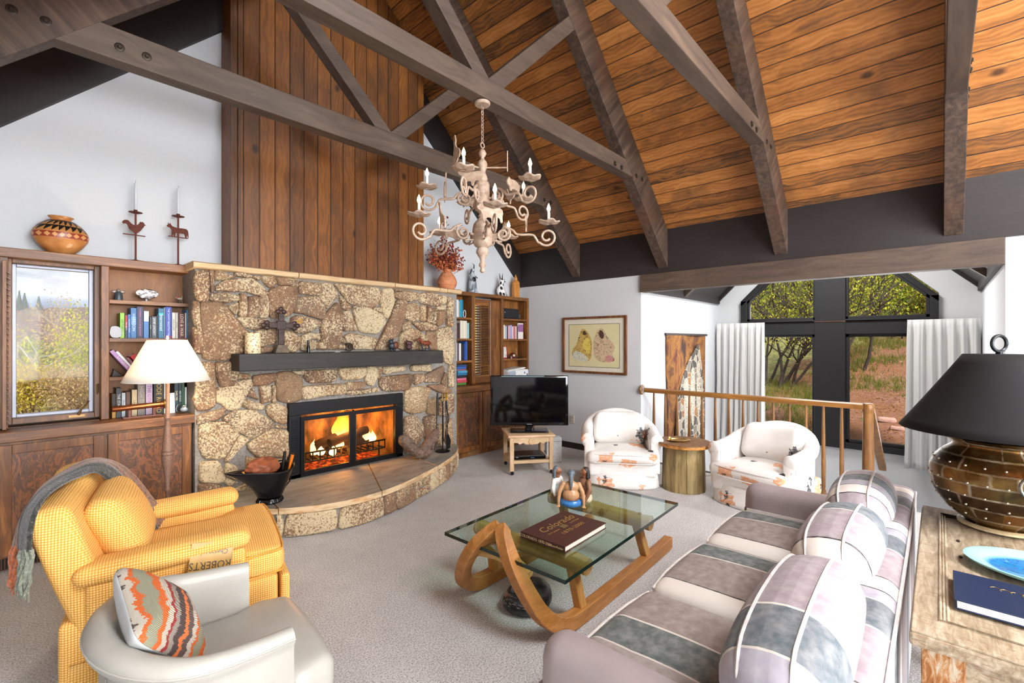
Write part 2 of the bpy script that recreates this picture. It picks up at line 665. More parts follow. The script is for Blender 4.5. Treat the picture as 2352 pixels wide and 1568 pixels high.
# timber casing round the chimney
BC = ('3A2410', '744416', '9C6022')
M_chim = boards('chimney_boards', 0, .1385, 1.483 - .1385, 2, BC, '100804', .5, 1.9)
cx0, cx1, cy0 = 1.385, 3.511, 4.70
top = lambda x: zc(x) - .02
m = MB()
m.prism([(cx0, 2.214), (cx1, 2.214), (cx1, top(cx1)), (RX, top(RX)), (cx0, top(cx0))], cy0, YW - .001)
struct(m.build('wall_chimney', M_chim, None, 0))
m = MB()
for a, b, d in ((cx0 - .012, cx0 + .02, .02), (cx0 + .02, cx0 + .045, .012), (cx0 + .05, cx0 + .075, .02)):
    m.box(a, b, cy0 - d, cy0, 2.2, zc(a) - .3)
struct(m.build('trim_6', wood('3E2614', '5E3A1C', '7A4F28', 2, .5), None, 0, .002))

# ------------------------------------------------------------------ trusses
TY = (3.853, 2.547, 1.235, -.094, -1.42, -2.74)
WB = .127
def truss(i, y, label):
    t = thing('roof_truss', label, 'truss', (RX, y, 3.36), 0, 'roof trusses', True)
    vd = .463                                     # vertical depth of the rafters
    for sg in (1, -1):
        xe = XW - .013 if sg > 0 else XL + .013
        ze = ZE - .013
        p = [(RX, zc(RX) - .004), (xe, ze + .008), (xe, ze - vd + .012), (RX, zc(RX) - vd)]
        MB().prism(p, y - WB / 2, y + WB / 2).build('rafter', M_raft if sg > 0 else M_raftl, t, 0, .004)
    zb, zt = (3.312, 3.512) if i == 0 else (3.362, 3.516)
    # bottom chord lies between the rafters
    def xr(z, s):                                 # x where the rafter underside has height z
        d = (ZE - .45 - z) / SL
        return (XW + d) if s > 0 else (XL - d)
    w2 = WB / 2 - .003
    xA, xB = RX - (XW - RX) + 0, 0
    poly = [(xr(zb, -1), zb), (xr(zb, 1), zb), (xr(zt, 1), zt), (xr(zt, -1), zt)]
    MB().prism(poly, y - w2, y + w2).build('bottom_chord', M_beam, t, 0, .006)
    hz = 3.0
    for sg in (1, -1):
        # brace rises at 45 degrees from the middle of the chord to the rafter
        def up(x0, z0):
            # meets rafter underside: ZE-.45+SL*(XW-x) along x=x0+s, z=z0+.97s
            s_ = (ZE - .452 + SL * (XW - x0) - z0) / (.97 + SL)
            return (x0 + s_, z0 + .97 * s_)
        a = (0.0, zt)
        b = (.165, zt)
        A = up(RX + a[0] - .012, a[1])
        B = up(RX + b[0], b[1])
        pl = [(RX - .012, zt), (RX + .165, zt), B, A]
        if sg < 0:
            pl = [(2 * RX - x, z) for x, z in pl]
        MB().prism(pl, y - w2 + .004, y + w2 - .004).build('brace', M_beam, t, 0, .006)
    # bolt heads near the chord ends
    for sg in (1, -1):
        for bx, bz in ((.029, .075), (.166, .078), (-2.435 + 2.463, 0)) [:2]:
            pass
        xj = RX - sg * (RX - .56) if sg > 0 else RX + (RX - .56)
        for dx, bz in ((-.068, 3.396), (.068, 3.399), (-.53, 3.39), (-.395, 3.394)):
            x = (.56 + dx) if sg > 0 else (2 * RX - .56 - dx)
            M = Matrix.Translation((x, y - WB / 2 - .002, bz)) @ Matrix.Rotation(pi / 2, 4, 'X')
            MB().lathe([(.026, -.004), (.026, .0), (.024, .001), (.012, .001)], seg=20, M=M).lathe([(.0125, 0), (.0125, .006), (.009, .009)], seg=6, M=M).build('bolt', M_bolt, t, 30)
    return t
M_raft = None
def rafter_mat(sl, nm):
    t = NT(nm)
    v = t.map((1, 1, 1), rot=(0, sl, 0))
    v = t.map((1.2, 16, 16), v=v)
    g = t.noise(v, 1.4, 6, .6, .5)
    c = t.ramp(g, [(.3, '2F231C'), (.5, '47372C'), (.7, '614D3E')])
    r = t.noise(t.map((1.5, 1.5, 1.5)), 1.4, 3)
    c = t.mix(t.ramp(r, [(.5, 0.0), (.75, .35)]), c, '6B3F22')
    return t.bsdf(c, .6, 0, t.bump(g, .2, .004))
M_raft = rafter_mat(math.atan(SL), 'rafter_wood')
M_raftl = rafter_mat(-math.atan(SL), 'rafter_wood_left')
M_bolt = flat('3B3129', .45, .7, .2)
truss(0, TY[0], 'dark timber roof truss nearest the chimney, its tie beam crossing the brown panelling')
truss(1, TY[1], 'dark timber roof truss whose tie beam carries the candle chandelier')
truss(2, TY[2], 'dark timber roof truss right of the chandelier, tie beam running out of the frame')
truss(3, TY[3], 'dark timber roof truss furthest right, its rafter seen almost straight from below')

# ------------------------------------------------------------------ stair alcove
XA = 8.425
YA0, YA1 = -.405, 2.851
zg = lambda y: 2.20 + 1.0 * min(y - YA0, YA1 - y)
aw = MB()
aw.box(XW + .02, XA, YA1, YA1 + .1, -1.6, 2.3)
struct(aw.build('wall_stair_left', M_wall, None, 0))
struct(MB().box(XW + .14, XA, YA0 - .1, YA0, -1.6, 2.3).build('wall_stair_right', M_wall, None, 0))
# end wall with the window opening left out
g0, g1, gb, gs = .0, 2.455, .0, 2.20
gy = 1.2275
gt = gs + 1.0 * (gy - g0)
ew = MB()
ew.box(XA, XA + .12, YA0 - .1, g0, -1.6, 2.2)
ew.box(XA, XA + .12, g1, YA1 + .1, -1.6, 2.2)
ew.box(XA, XA + .12, g0, g1, -1.6, gb)
ew.prism([(YA0 - .1, 2.2), (g0, 2.2), (gy, gt), (gy, zg(1.223) + .4), (YA0 - .1, 2.7)], XA, XA + .12, 'yz')
ew.prism([(YA1 + .1, 2.2), (g1, 2.2), (gy, gt), (gy, zg(1.223) + .4), (YA1 + .1, 2.7)], XA, XA + .12, 'yz')
struct(ew.build('wall_stair_end', M_wall, None, 0))
struct(MB().box(XW + .02, XA, YA0, YA1, -1.7, -1.6).build('floor_stair', M_carpet, None, 0))
struct(MB().box(XW + .0, XW + .035, YA0, YA1, -1.6, -.005).build('wall_stair_under_floor', M_wall, None, 0))
for sg, nm in ((1, 'ceiling_stair_left'), (-1, 'ceiling_stair_right')):
    y0 = YA1 if sg > 0 else YA0
    ym = 1.223
    p = [(y0, 2.26), (ym, 2.26 + abs(ym - y0)), (ym, 2.36 + abs(ym - y0)), (y0, 2.36)]
    struct(MB().prism(p, XW + .1, XA, 'yz').build(nm, M_darkx, None, 0))
# dark eave boards and little rafters
struct(MB().box(XW + .1, XA, YA1 - .04, YA1, 2.2, 2.45).build('trim_7', M_darkx, None, 0))
struct(MB().box(XW + .14, XA, YA0, YA0 + .04, 2.2, 2.45).build('trim_8', M_darkx, None, 0))
for nm, y0, s in (('trim_9', YA1 - .04, -1), ('trim_10', YA0 + .04, 1)):
    m = MB()
    for x in (6.9,):
        m.prism([(y0, 2.22), (y0, 2.40), (y0 + s * .9, 3.2), (y0 + s * .9, 3.02)], x, x + .09, 'yz')
    struct(m.build(nm, M_beamy, None, 0))
# end-wall rake boards
for nm, s in (('trim_11', 1), ('trim_12', -1)):
    y0 = YA0 if s > 0 else YA1
    p = [(y0, 2.205), (y0 + s * 1.6, 2.205 + 1.6), (y0 + s * 1.6, 2.205 + 1.8), (y0, 2.405)]
    struct(MB().prism(p, XA - .05, XA, 'yz').build(nm, M_darkx, None, 0))

# window of the alcove: black frame, wide centre post
M_black = flat('141417', .7, 0.0, .1)
M_frame = flat('18181B', .65, 0.0, .1)
def glass_mat(name, tint='FFFFFF', refl=.9):
    t = NT(name)
    tr = t.n('BsdfTransparent', {'Color': hx(tint)})
    gl = t.n('BsdfGlossy', {'Color': (1, 1, 1, 1), 'Roughness': .02})
    fr = t.n('Fresnel', {'IOR': 1.45})
    bf = t.math('SUBTRACT', 1.0, t.n('NewGeometry').outputs['Backfacing'])
    mx = t.n('MixShader', {0: t.math('MULTIPLY', t.math('MULTIPLY', fr.outputs[0], refl), bf), 1: tr, 2: gl})
    t.set(t.out.inputs['Surface'], mx)
    return t.m
M_pane = glass_mat('window_glass', 'FFFFFF', .22)
wz = struct(thing('window_2', None, None, (XA, 1.22, 0), 0, None, True))
f0, f1 = XA - .06, XA + .10
def bar(m, y0, y1, z0, z1, x0=f0, x1=f1):
    m.box(x0, x1, y0, y1, z0, z1)
m = MB()
bar(m, 1.014, 1.398, -.025, 3.3, f0 - .008)                       # wide centre post
m.build('centre_post', M_black, wz, 0, .004)
m = MB()
bar(m, g0, g0 + .09, 0, 2.17)
bar(m, g1 - .09, g1, 0, 2.22)
bar(m, g0, g1, -.02, .07)
bar(m, g0, g1, 1.66, 1.84)
bar(m, g0, 1.014, 1.84, 1.88, f0 - .015)
bar(m, 1.398, g1, 1.84, 1.88, f0 - .015)
for s, ya, zz in ((1, g0, 2.17), (-1, g1, 2.22)):
    yb = 1.2
    L_ = abs(yb - ya)
    m.prism([(ya, zz - .09), (ya, zz), (yb, zz + L_), (yb, zz + L_ - .13)], f0, f1, 'yz')
m.build('frame', M_black, wz, 0, .003)
m = MB()
for ya, yb, za, zb in ((g0 + .09, 1.014, .07, 1.66), (1.398, g1 - .09, .07, 1.66)):
    for q in ((ya, ya + .04, za, zb), (yb - .04, yb, za, zb), (ya, yb, za, za + .04), (ya, yb, zb - .04, zb)):
        bar(m, q[0], q[1], q[2], q[3], XA - .02, XA + .06)
for s, ya, yb, zz in ((1, g0 + .09, 1.014, 2.168), (-1, g1 - .09, 1.398, 2.218)):
    a, b = min(ya, yb), max(ya, yb)
    bar(m, a, b, 1.88, 1.92, XA - .02, XA + .06)
    bar(m, ya if s > 0 else ya - .04, ya + .04 if s > 0 else ya, 1.88, zz + .02, XA - .02, XA + .06)
    bar(m, yb - .03 if s > 0 else yb, yb if s > 0 else yb + .03, 1.88, 3.0, XA - .02, XA + .06)
    Lw = abs(yb - ya)
    m.prism([(ya, zz), (yb, zz + Lw), (yb, zz + Lw - .05), (ya, zz - .05)], XA - .02, XA + .06, 'yz')
m.build('sash', M_frame, wz, 0, .003)
MB().box(XA - .075, XA - .05, g0 - .02, g1 + .02, 1.842, 1.858).build('ledge_strip', wood('3A2418', '55372A', '6B4A38', 1), wz, 0)
MB().box(XA - .05, XA - .02, .09, 1.0, .045, .07).build('sill_rail', flat('B9BEC4', .4), wz, 0)
for ya, yb, za, zb in ((g0 + .1, 1.0, .08, 1.65), (1.41, g1 - .1, .08, 1.65)):
    MB().box(XA + .02, XA + .024, ya, yb, za, zb).build('pane', M_pane, wz, 0)
MB().prism([(g0 + .1, 1.89), (1.0, 1.89), (1.0, 3.03), (g0 + .1, 2.13)], XA + .02, XA + .024, 'yz').build('pane', M_pane, wz, 0)
MB().prism([(g1 - .1, 1.89), (1.41, 1.89), (1.41, 3.12), (g1 - .1, 2.18)], XA + .02, XA + .024, 'yz').build('pane', M_pane, wz, 0)
STONES = """1072,2124 1160,2148 1164,2031 1160,1894 1085,1894 1064,1994
1172,2150 1204,2153 1211,1981 1181,1974
1218,2145 1254,2154 1317,2121 1371,2116 1290,2088 1218,2076
1371,2152 1426,2160 1507,2130 1445,2121 1375,2124
1224,2022 1290,2073 1398,2099 1502,2109 1580,2053 1645,1990 1580,1958 1502,1979 1445,2000 1353,1988 1228,1983
1181,1949 1263,1966 1389,1955 1394,1914 1308,1889 1211,1887 1177,1910
1406,1966 1450,1967 1456,1872 1456,1771 1396,1773 1403,1889
1473,1945 1550,1953 1562,1878 1552,1772 1469,1771
1565,1957 1635,1967 1650,1904 1638,1770 1562,1775
1308,1858 1385,1883 1386,1827 1366,1785
1105,1871 1220,1883 1281,1872 1353,1770 1417,1675 1492,1624 1512,1552 1483,1469 1380,1440 1299,1396 1177,1399 1130,1415 1114,1610
1060,1878 1097,1871 1101,1745 1118,1610 1126,1464 1105,1455 1081,1667 1056,1743
1052,1657 1081,1658 1101,1552 1101,1455 1060,1465
1385,1756 1483,1763 1629,1749 1590,1689 1516,1661 1445,1686
1521,2139 1580,2138 1560,2107 1521,2121
1585,2138 1680,2148 1711,2086 1660,2050 1619,2073
1701,2145 1795,2149 1853,2144 1848,2093 1742,2078
1859,2144 1903,2149 1908,2082 1853,2083
1655,2022 1742,2062 1892,2075 1908,2010 1897,1931 1848,1817 1795,1787 1660,1771 1650,1904
1919,2128 2131,2125 2131,2073 2107,2007 1919,2010
1914,1976 2095,1995 2167,1890 2167,1808 2137,1772 1958,1822 1870,1829
2149,2130 2252,2132 2311,2028 2209,1894 2179,1908 2113,2014
1853,1773 1914,1798 2119,1754 2119,1702 2026,1654 1914,1630 1848,1684
1531,1656 1640,1669 1711,1649 1701,1530 1580,1509 1521,1541
1773,1655 1848,1640 1930,1585 1925,1507 1886,1457 1773,1464
1580,1494 1680,1498 1680,1455 1570,1446
1947,1602 2015,1631 2026,1569 2003,1461 1936,1468
2026,1631 2119,1633 2119,1569 2032,1586
2026,1558 2084,1552 2084,1483 2026,1466
2095,1540 2179,1558 2191,1470 2095,1477
2191,1832 2301,1950 2345,1887 2358,1744 2352,1576 2307,1475 2191,1482 2137,1563 2143,1737
2276,2135 2416,2139 2770,2139 2807,2052 2770,1960 2699,1918 2575,1942 2442,1947 2352,2049
2326,2023 2377,1985 2455,1917 2429,1879 2364,1888
2364,1852 2435,1868 2528,1669 2371,1660 2358,1768
2468,1918 2548,1935 2713,1894 2843,1836 2865,1759 2770,1641 2575,1651 2534,1700
2728,1920 2814,1931 2821,1860 2728,1894
2828,2125 2955,2139 2985,1999 2902,1812 2858,1823 2807,1975
3009,2014 3150,2016 3118,1860 3039,1632 2932,1552 2880,1461 2728,1463 2828,1629 2932,1813
2371,1600 2455,1637 2770,1584 2713,1463 2468,1473
2352,1594 2442,1540 2442,1515 2345,1546
2314,1528 2429,1509 2416,1467 2314,1474
2993,2105 3150,2131 3305,2123 3297,2040 3166,2017 2993,2046
3330,2111 3467,2142 3738,2112 3719,2031 3591,1980 3330,2007
2993,2145 3134,2143 3118,2128 2993,2121
3150,1976 3280,2004 3327,1911 3313,1807 3231,1783 3118,1820
3339,1973 3424,1964 3415,1789 3339,1808
3436,1965 3488,1968 3481,1777 3429,1790
3499,1950 3588,1952 3564,1766 3488,1771
3600,1924 3710,1929 3691,1784 3609,1738 3573,1780
3600,1988 3729,2003 3719,1944 3609,1939
3757,2106 3842,2083 3842,1891 3832,1744 3738,1756 3757,1961
3591,1702 3794,1735 3842,1641 3861,1405 3813,1259 3701,1306 3664,1423 3591,1452
3094,1766 3166,1788 3206,1742 3182,1701 3071,1659
3223,1770 3415,1775 3582,1738 3573,1688 3364,1677
3055,1632 3198,1701 3313,1676 3415,1608 3432,1454 3039,1459
3432,1664 3573,1666 3591,1452 3450,1461
1220,1373 1380,1368 1389,1256 1353,1171 1254,1168 1230,1274
1072,1369 1207,1369 1215,1255 1220,1017 1168,978 1085,982 1060,1081 1085,1146 1068,1234
1394,1276 1483,1256 1478,1225 1398,1224
1516,1244 1701,1255 1716,1195 1640,1162 1521,1149
1723,1254 1805,1266 1936,1210 1947,1147 1936,991 1827,973 1726,1005 1713,1152
1233,1155 1353,1156 1380,1195 1492,1208 1502,1156 1454,1077 1398,959 1308,958 1294,1000 1233,1036
1502,1135 1555,1026 1473,1065
1565,1141 1660,1134 1662,1005 1585,992
1675,1138 1706,1131 1703,991 1670,994
1436,1016 1483,1027 1600,969 1590,933 1502,942 1436,975
1629,955 1711,979 1810,920 1800,773 1711,806 1640,879
1975,1270 2289,1267 2301,1171 2227,1135 2026,1148 1975,1191
1848,1270 1958,1270 1958,1231 1903,1239
2326,1277 2630,1271 2616,1190 2548,1151 2377,1155 2326,1218
1958,1113 2131,1112 2377,1113 2396,1009 2191,1008 1958,987 1947,1057
2409,1129 2616,1115 2616,1066 2508,1043 2409,1050
2409,1032 2770,1048 2792,1002 2575,992 2416,993
2643,1276 2756,1272 2770,1169 2713,1071 2657,1088 2623,1152
2828,1275 3118,1271 3118,1217 2858,1184
2770,1265 2814,1263 2799,1168 2778,1143
2799,1155 2978,1158 3214,1172 3223,1076 3166,986 2858,997 2799,1065
3214,1274 3485,1271 3485,1186 3214,1206
3247,1164 3381,1163 3381,1080 3264,1040
3398,1149 3682,1249 3701,1190 3627,1050 3415,1064
3710,1161 3747,1145 3719,1001 3655,1034
3775,1231 3852,1272 3852,977 3766,983
3134,1002 3330,1014 3493,982 3432,853 3415,715 3214,710 3118,762
3432,1021 3682,1018 3832,919 3719,899 3591,939
3701,894 3852,888 3842,683 3757,619 3609,651 3646,848
3450,838 3573,855 3573,655 3441,685
3114,673 3264,683 3368,556 3395,438 3264,316 3114,272
3386,640 3566,647 3584,439 3421,347
3716,510 3814,588 3843,250 3755,249 3678,396
3603,525 3678,515 3678,247 3584,277
1091,862 1096,937 1281,977 1295,934 1227,880 1096,865
1100,846 1147,870 1299,851 1402,742 1345,657 1281,543 1138,575 1104,676
1272,885 1364,947 1519,930 1688,801 1662,749 1499,685 1450,725 1364,790
1470,636 1559,687 1662,743 1807,706 1815,535 1801,458 1559,513 1480,592
1402,716 1480,677 1412,614 1318,515 1285,522 1345,615
1108,545 1244,524 1290,355 1244,340 1104,381
1299,498 1364,465 1441,333 1364,349 1295,406
1295,370 1393,317 1318,302 1290,335
1104,366 1209,348 1327,264 1299,239 1104,291
1341,260 1460,296 1480,239 1364,244
1715,775 1801,752 1796,730 1715,753
1460,521 1519,499 1662,472 1801,435 1808,287 1662,295 1519,326 1470,401"""
# ================================================================== fireplace
def stone_mat(name='lichen_stone'):
    t = NT(name)
    g = t.n('NewGeometry').outputs['Random Per Island']
    base = t.ramp(g, [(0, '6E5442'), (.2, '94745A'), (.4, '7E6A5A'), (.55, 'A88660'), (.75, '84604A'), (1, 'AC9470')])
    n1 = t.noise(t.co(), 5.5, 5, .6)
    base = t.mix(t.ramp(n1, [(.4, 0.0), (.68, .7)]), base, 'A87E5C')
    base = t.mix(t.ramp(t.noise(t.co(), 9, 4), [(.55, 0.0), (.75, .7)]), base, '5E4538')
    sh = t.n('VectorMath', {0: t.co(), 1: t.comb(t.math('MULTIPLY', g, 9.0), 0, 0)}, operation='ADD').outputs[0]
    n2 = t.noise(sh, 60, 5, .72, .4)
    big = t.noise(sh, 3.2, 3, .5)
    amt = t.math('ADD', t.math('MULTIPLY', t.math('SUBTRACT', big, .5), .5), t.math('ADD', n2, t.math('MULTIPLY', t.math('SUBTRACT', t.wn(t.math('MULTIPLY', g, 77.0))[0], .5), .12)))
    c = t.mix(t.ramp(amt, [(.49, 0.0), (.56, .95)]), base, 'E2CFA8')
    n4 = t.noise(sh, 85, 4, .65)
    c = t.mix(t.ramp(n4, [(.57, 0.0), (.64, .85)]), c, '5E4434')
    c = t.mix(t.ramp(t.noise(sh, 4.2, 3, .6), [(.70, 0.0), (.73, .6)]), c, 'CE9A3C')
    h = t.math('ADD', t.math('MULTIPLY', n2, .7), t.math('MULTIPLY', n1, .8))
    return t.bsdf(c, .9, 0, t.bump(h, .9, .02))
M_stone = stone_mat()
def mortar():
    t = NT('grey_mortar')
    f = t.noise(t.co(), 60, 4, .6)
    return t.bsdf(t.ramp(f, [(.3, '77726B'), (.7, 'A09A92')]), .95, 0, t.bump(f, .5, .006))
M_mortar = mortar()

def stone(m, poly, fx, depth=.05, seed=0, grow=.012):
    """one rounded field stone; fx(u, v, d) places a point at height d above the mortar"""
    c0x = sum(p[0] for p in poly) / len(poly)
    c0y = sum(p[1] for p in poly) / len(poly)
    g_ = []
    for x, y in poly:
        dx, dy = x - c0x, y - c0y
        L = sqrt(dx * dx + dy * dy) + 1e-9
        g_.append((c0x + dx * (L + grow) / L, c0y + dy * (L + grow) / L))
    P = []
    for i in range(len(g_)):
        a, b = g_[i], g_[(i + 1) % len(g_)]
        for w in (.12, .37, .63, .88):
            P.append((a[0] * (1 - w) + b[0] * w, a[1] * (1 - w) + b[1] * w))
    cx, cy = c0x, c0y
    rnd = random.Random(seed)
    dep = depth * rnd.uniform(.75, 1.25)
    rings = [(0.0, 0.0, 0), (.001, .55, 0), (.010, .88, .15), (.026, 1.0, .35), (None, 1.0, .5), (None, 1.0, .5)]
    vs, n = [], len(P)
    for k, (ins, dd, am) in enumerate(rings):
        for x, y in P:
            dx, dy = x - cx, y - cy
            L = sqrt(dx * dx + dy * dy) + 1e-9
            if ins is None:
                s = .62 if k == 4 else .3
            else:
                s = max(.5, (L - ins) / L)
            px, py = cx + dx * s, cy + dy * s
            j = noise.noise(Vector((px * 30, py * 30, seed))) * .006 if k < 3 else 0
            j2 = noise.noise(Vector((px * 9, py * 9, seed * 1.7))) * .5 + noise.noise(Vector((px * 26, py * 26, seed))) * .25
            vs.append(fx(px + j, py + j, dep * (dd + am * j2)))
    vs.append(fx(cx, cy, dep * 1.02))
    fs = []
    for k in range(len(rings) - 1):
        for i in range(n):
            l = (i + 1) % n
            fs.append((k * n + i, k * n + l, (k + 1) * n + l, (k + 1) * n + i))
    e = (len(rings) - 1) * n
    fs += [(e + i, e + (i + 1) % n, len(vs) - 1) for i in range(n)]
    m.add(vs, fs)

YS = 4.56
fp = thing('stone_fireplace', 'wide fireplace of lichen-speckled field stones with a curved raised hearth', 'fireplace', (2.46, YS, 0), 0, None, True)
m = MB()
bx = (1.815, 3.075, .245, .962)
YB = YW - .003
m.box(1.075, bx[0], YS, YB, 0, 2.16).box(bx[1], 3.925, YS, YB, 0, 2.16).box(bx[0], bx[1], YS, YB, bx[3], 2.16)
m.build('mortar_core', M_mortar, fp, 0)
m = MB()
for k, ln in enumerate(STONES.split('\n')):
    poly = [tuple(int(q) / 1000 for q in w.split(',')) for w in ln.split()]
    stone(m, poly, lambda u, v, d: (u, YS - d, v), .05, k)
m.build('stonework', M_stone, fp, 50)

# capping ledge of four slabs
M_sand = wood('B58E62', 'D3B48A', 'E6CDA6', 0, .85, 1.2, .8, False, .25)
xs = [1.045, 1.90, 2.965, 3.60, 3.72, 3.955]
for a, b in zip(xs[:-1], xs[1:]):
    m = MB()
    n = max(2, int((b - a) / .09))
    top_, bot_ = [], []
    vs = []
    for i in range(n + 1):
        x = a + .004 + (b - a - .008) * i / n
        j = noise.noise(Vector((x * 7, 0, 0))) * .008
        for y, z in ((YB, 2.155), (YB, 2.212), (4.515 + j, 2.212), (4.488 + j, 2.20), (4.49 - j, 2.165), (4.51 + j, 2.155)):
            vs.append((x, y, z + noise.noise(Vector((x * 5, z * 9, 3))) * .003))
    fs = [(i * 6 + k, i * 6 + (k + 1) % 6, i * 6 + 6 + (k + 1) % 6, i * 6 + 6 + k) for i in range(n) for k in range(6)]
    fs += [tuple(reversed(range(6))), tuple(range(n * 6, n * 6 + 6))]
    m.add(vs, fs).build('capping_slab', M_sand, fp, 60)

# raised hearth
OUT = [(1.09, 4.56), (1.10, 4.40), (1.20, 4.12), (1.328, 3.948), (1.46, 3.79), (1.70, 3.64), (2.0, 3.56), (2.368, 3.60), (2.742, 3.735), (3.132, 3.90), (3.459, 4.085), (3.695, 4.268), (3.87, 4.46), (3.90, 4.56)]
OS = [tuple(p) for p in smoothpath([(a, b, 0) for a, b in OUT], 2)]
OS = [(a, b) for a, b, _ in OS]
def hearth_slab_mat():
    t = NT('flagstone')
    n = t.noise(t.map((1, 3.2, 1)), 3.2, 6, .65, .6)
    n2 = t.noise(t.co(), 40, 3)
    c = t.ramp(n, [(.3, '6A665F'), (.45, '847F76'), (.6, '978E80'), (.72, '858480')])
    nz = t.sep(t.n('NewGeometry').outputs['Normal'])[2]
    side = t.ramp(nz, [(.35, 1.0), (.6, 0.0)])
    e = t.ramp(t.noise(t.map((1, 1, 3)), 5, 4), [(.35, 'B99A72'), (.5, 'D8BE96'), (.68, 'C08A52')])
    c = t.mix(side, c, e)
    return t.bsdf(c, .7, 0, t.bump(t.math('ADD', n, t.math('MULTIPLY', n2, .3)), .35, .01))
M_flag = hearth_slab_mat()
HZ = .245
hs = OS
def inset(P, d):
    c = Vector((2.46, 4.56))
    return [tuple(Vector(p) + (c - Vector(p)).normalized() * d) for p in P]
m = MB()
core = inset(OS, .045)
m.prism(core, 0, HZ - .045, 'xy')
m.build('hearth_core', M_mortar, fp, 0)
cuts = [(1.44, 2.5), (2.26, 2.68), (3.10, 3.13)]         # joint x at the front and at the back
def slab_poly(lo, hi):
    # part of the hearth between two joints (front x, back x)
    def side(p, c):
        t_ = (p[1] - 3.5) / 1.05
        return p[0] - (c[0] + (c[1] - c[0]) * max(0, min(1, t_)))
    return [p for p in OS if (lo is None or side(p, lo) > .004) and (hi is None or side(p, hi) < -.004)]
J = [None, ((1.47, 3.80), (1.56, 4.555)), ((2.27, 3.6), (2.66, 4.555)), ((3.095, 3.87), (3.14, 4.555)), None]
for i in range(4):
    lo, hi = J[i], J[i + 1]
    def sd(p, s):
        (ax, ay), (bx_, by) = s
        return (bx_ - ax) * (p[1] - ay) - (by - ay) * (p[0] - ax)
    P = [p for p in OS if (lo is None or sd(p, lo) < -.004) and (hi is None or sd(p, hi) > .004)]
    poly = list(P)
    if hi:
        a, b = hi
        # front cut point slightly inside the outline
        fr = min(OS, key=lambda p: abs(sd(p, hi)) + (10 if p[1] > 4.4 else 0))
        poly += [(a[0] - .006 if False else fr[0] - .006, fr[1]), (b[0] - .006, b[1])]
    if lo:
        fr = min(OS, key=lambda p: abs(sd(p, lo)) + (10 if p[1] > 4.4 else 0))
        poly += [(lo[1][0] + .006, lo[1][1]), (fr[0] + .006, fr[1])]
    MB().prism(poly, HZ - .048, HZ, 'xy').build('hearth_slab', M_flag, fp, 0, .006)
# stones around the hearth base, laid out along the curve
cv = [Vector((a, b, 0)) for a, b in core]
cum = [0.0]
for a, b in zip(cv[:-1], cv[1:]):
    cum.append(cum[-1] + (b - a).length)
def hx_at(s):
    s = max(0, min(cum[-1] - 1e-5, s))
    for i in range(len(cv) - 1):
        if s <= cum[i + 1]:
            t_ = (s - cum[i]) / (cum[i + 1] - cum[i])
            p = cv[i].lerp(cv[i + 1], t_)
            d = (cv[i + 1] - cv[i]).normalized()
            return p, Vector((d.y, -d.x, 0))
def fxh(u, v, d):
    p, nrm = hx_at(u)
    nrm = nrm if nrm.y < 0.3 else -nrm
    return tuple(p + nrm * d + Vector((0, 0, v)))
m = MB()
s = .02
rnd = random.Random(4)
seq = [.16, .2, .13, .17, .09, .07, .40, .42, .16, .30, .08, .09, .10, .2, .16, .14, .1, .12, .2, .2]
k = 200
for w in seq:
    if s + w > cum[-1] - .02:
        break
    z0, z1 = .012, .188
    if w < .14 and rnd.random() < .4:
        zm = .1
        for a, b in ((z0, zm - .008), (zm + .004, z1)):
            stone(m, [(s + .006, a), (s + w - .01, a + .006), (s + w - .006, b - .01), (s + .01, b)], fxh, .032, k, .004)
            k += 1
    else:
        t_ = rnd.uniform(-.03, .03)
        stone(m, [(s + .004, z0), (s + w * .5, z0 - .004), (s + w - .008, z0 + .004), (s + w - .006 + t_ * .3, (z0 + z1) / 2), (s + w - .014, z1), (s + w * .4, z1 + .004), (s + .012 + max(0, t_), z1 - .004)], fxh, .034, k, .004)
        k += 1
    s += w
m.build('hearth_stones', M_stone, fp, 50)

# black metal insert with louvred sides and two glass doors
M_iron = flat('0B0C10', .42, .3, .2)
M_iron2 = flat('101116', .3, .4, .2)
fx0, fx1, fz0, fz1, fy = 1.815, 3.078, HZ + .003, .963, YS - .055
m = MB()
m.box(fx0, fx1, fy, YS + .02, .845, fz1)                      # hood panel
m.box(fx0, fx0 + .11, fy, YS + .02, fz0, .845)
m.box(fx1 - .085, fx1, fy, YS + .02, fz0, .845)
m.box(fx0, fx1, fy, YS + .02, fz0, fz0 + .035)
m.build('surround', M_iron, fp, 0, .003)
for xa_, xb_ in ((fx0 + .018, fx0 + .085), (fx1 - .07, fx1 - .016)):
    m = MB()
    for i in range(24):
        z = fz0 + .055 + i * .0215
        m.box(xa_, xb_, fy - .005, fy + .002, z, z + .010)
    m.build('side_louvre', M_iron2, fp, 0)
M_soot = None
def firebox_mat():
    t = NT('firebrick')
    n = t.noise(t.map((1, 1, .5)), 9, 5, .6)
    c = t.ramp(n, [(.35, '4A3018'), (.5, '8A5C2C'), (.68, 'B98642')])
    return t.bsdf(c, .7, 0, t.bump(n, .5, .01))
m = MB()
q = [(fx0 + .1, YS), (fx1 - .08, YS), (fx1 - .22, YW - .02), (fx0 + .24, YW - .02)]
z0, z1 = fz0 + .02, .86
vs = [(x, y, z0) for x, y in q] + [(x, y, z1) for x, y in q]
m.add(vs, [(0, 1, 2, 3), (7, 6, 5, 4), (1, 5, 6, 2), (3, 2, 6, 7), (0, 3, 7, 4)])
m.build('firebox', firebox_mat(), fp, 0)
M_fglass = glass_mat('firebox_glass', 'FFF4E0', .5)
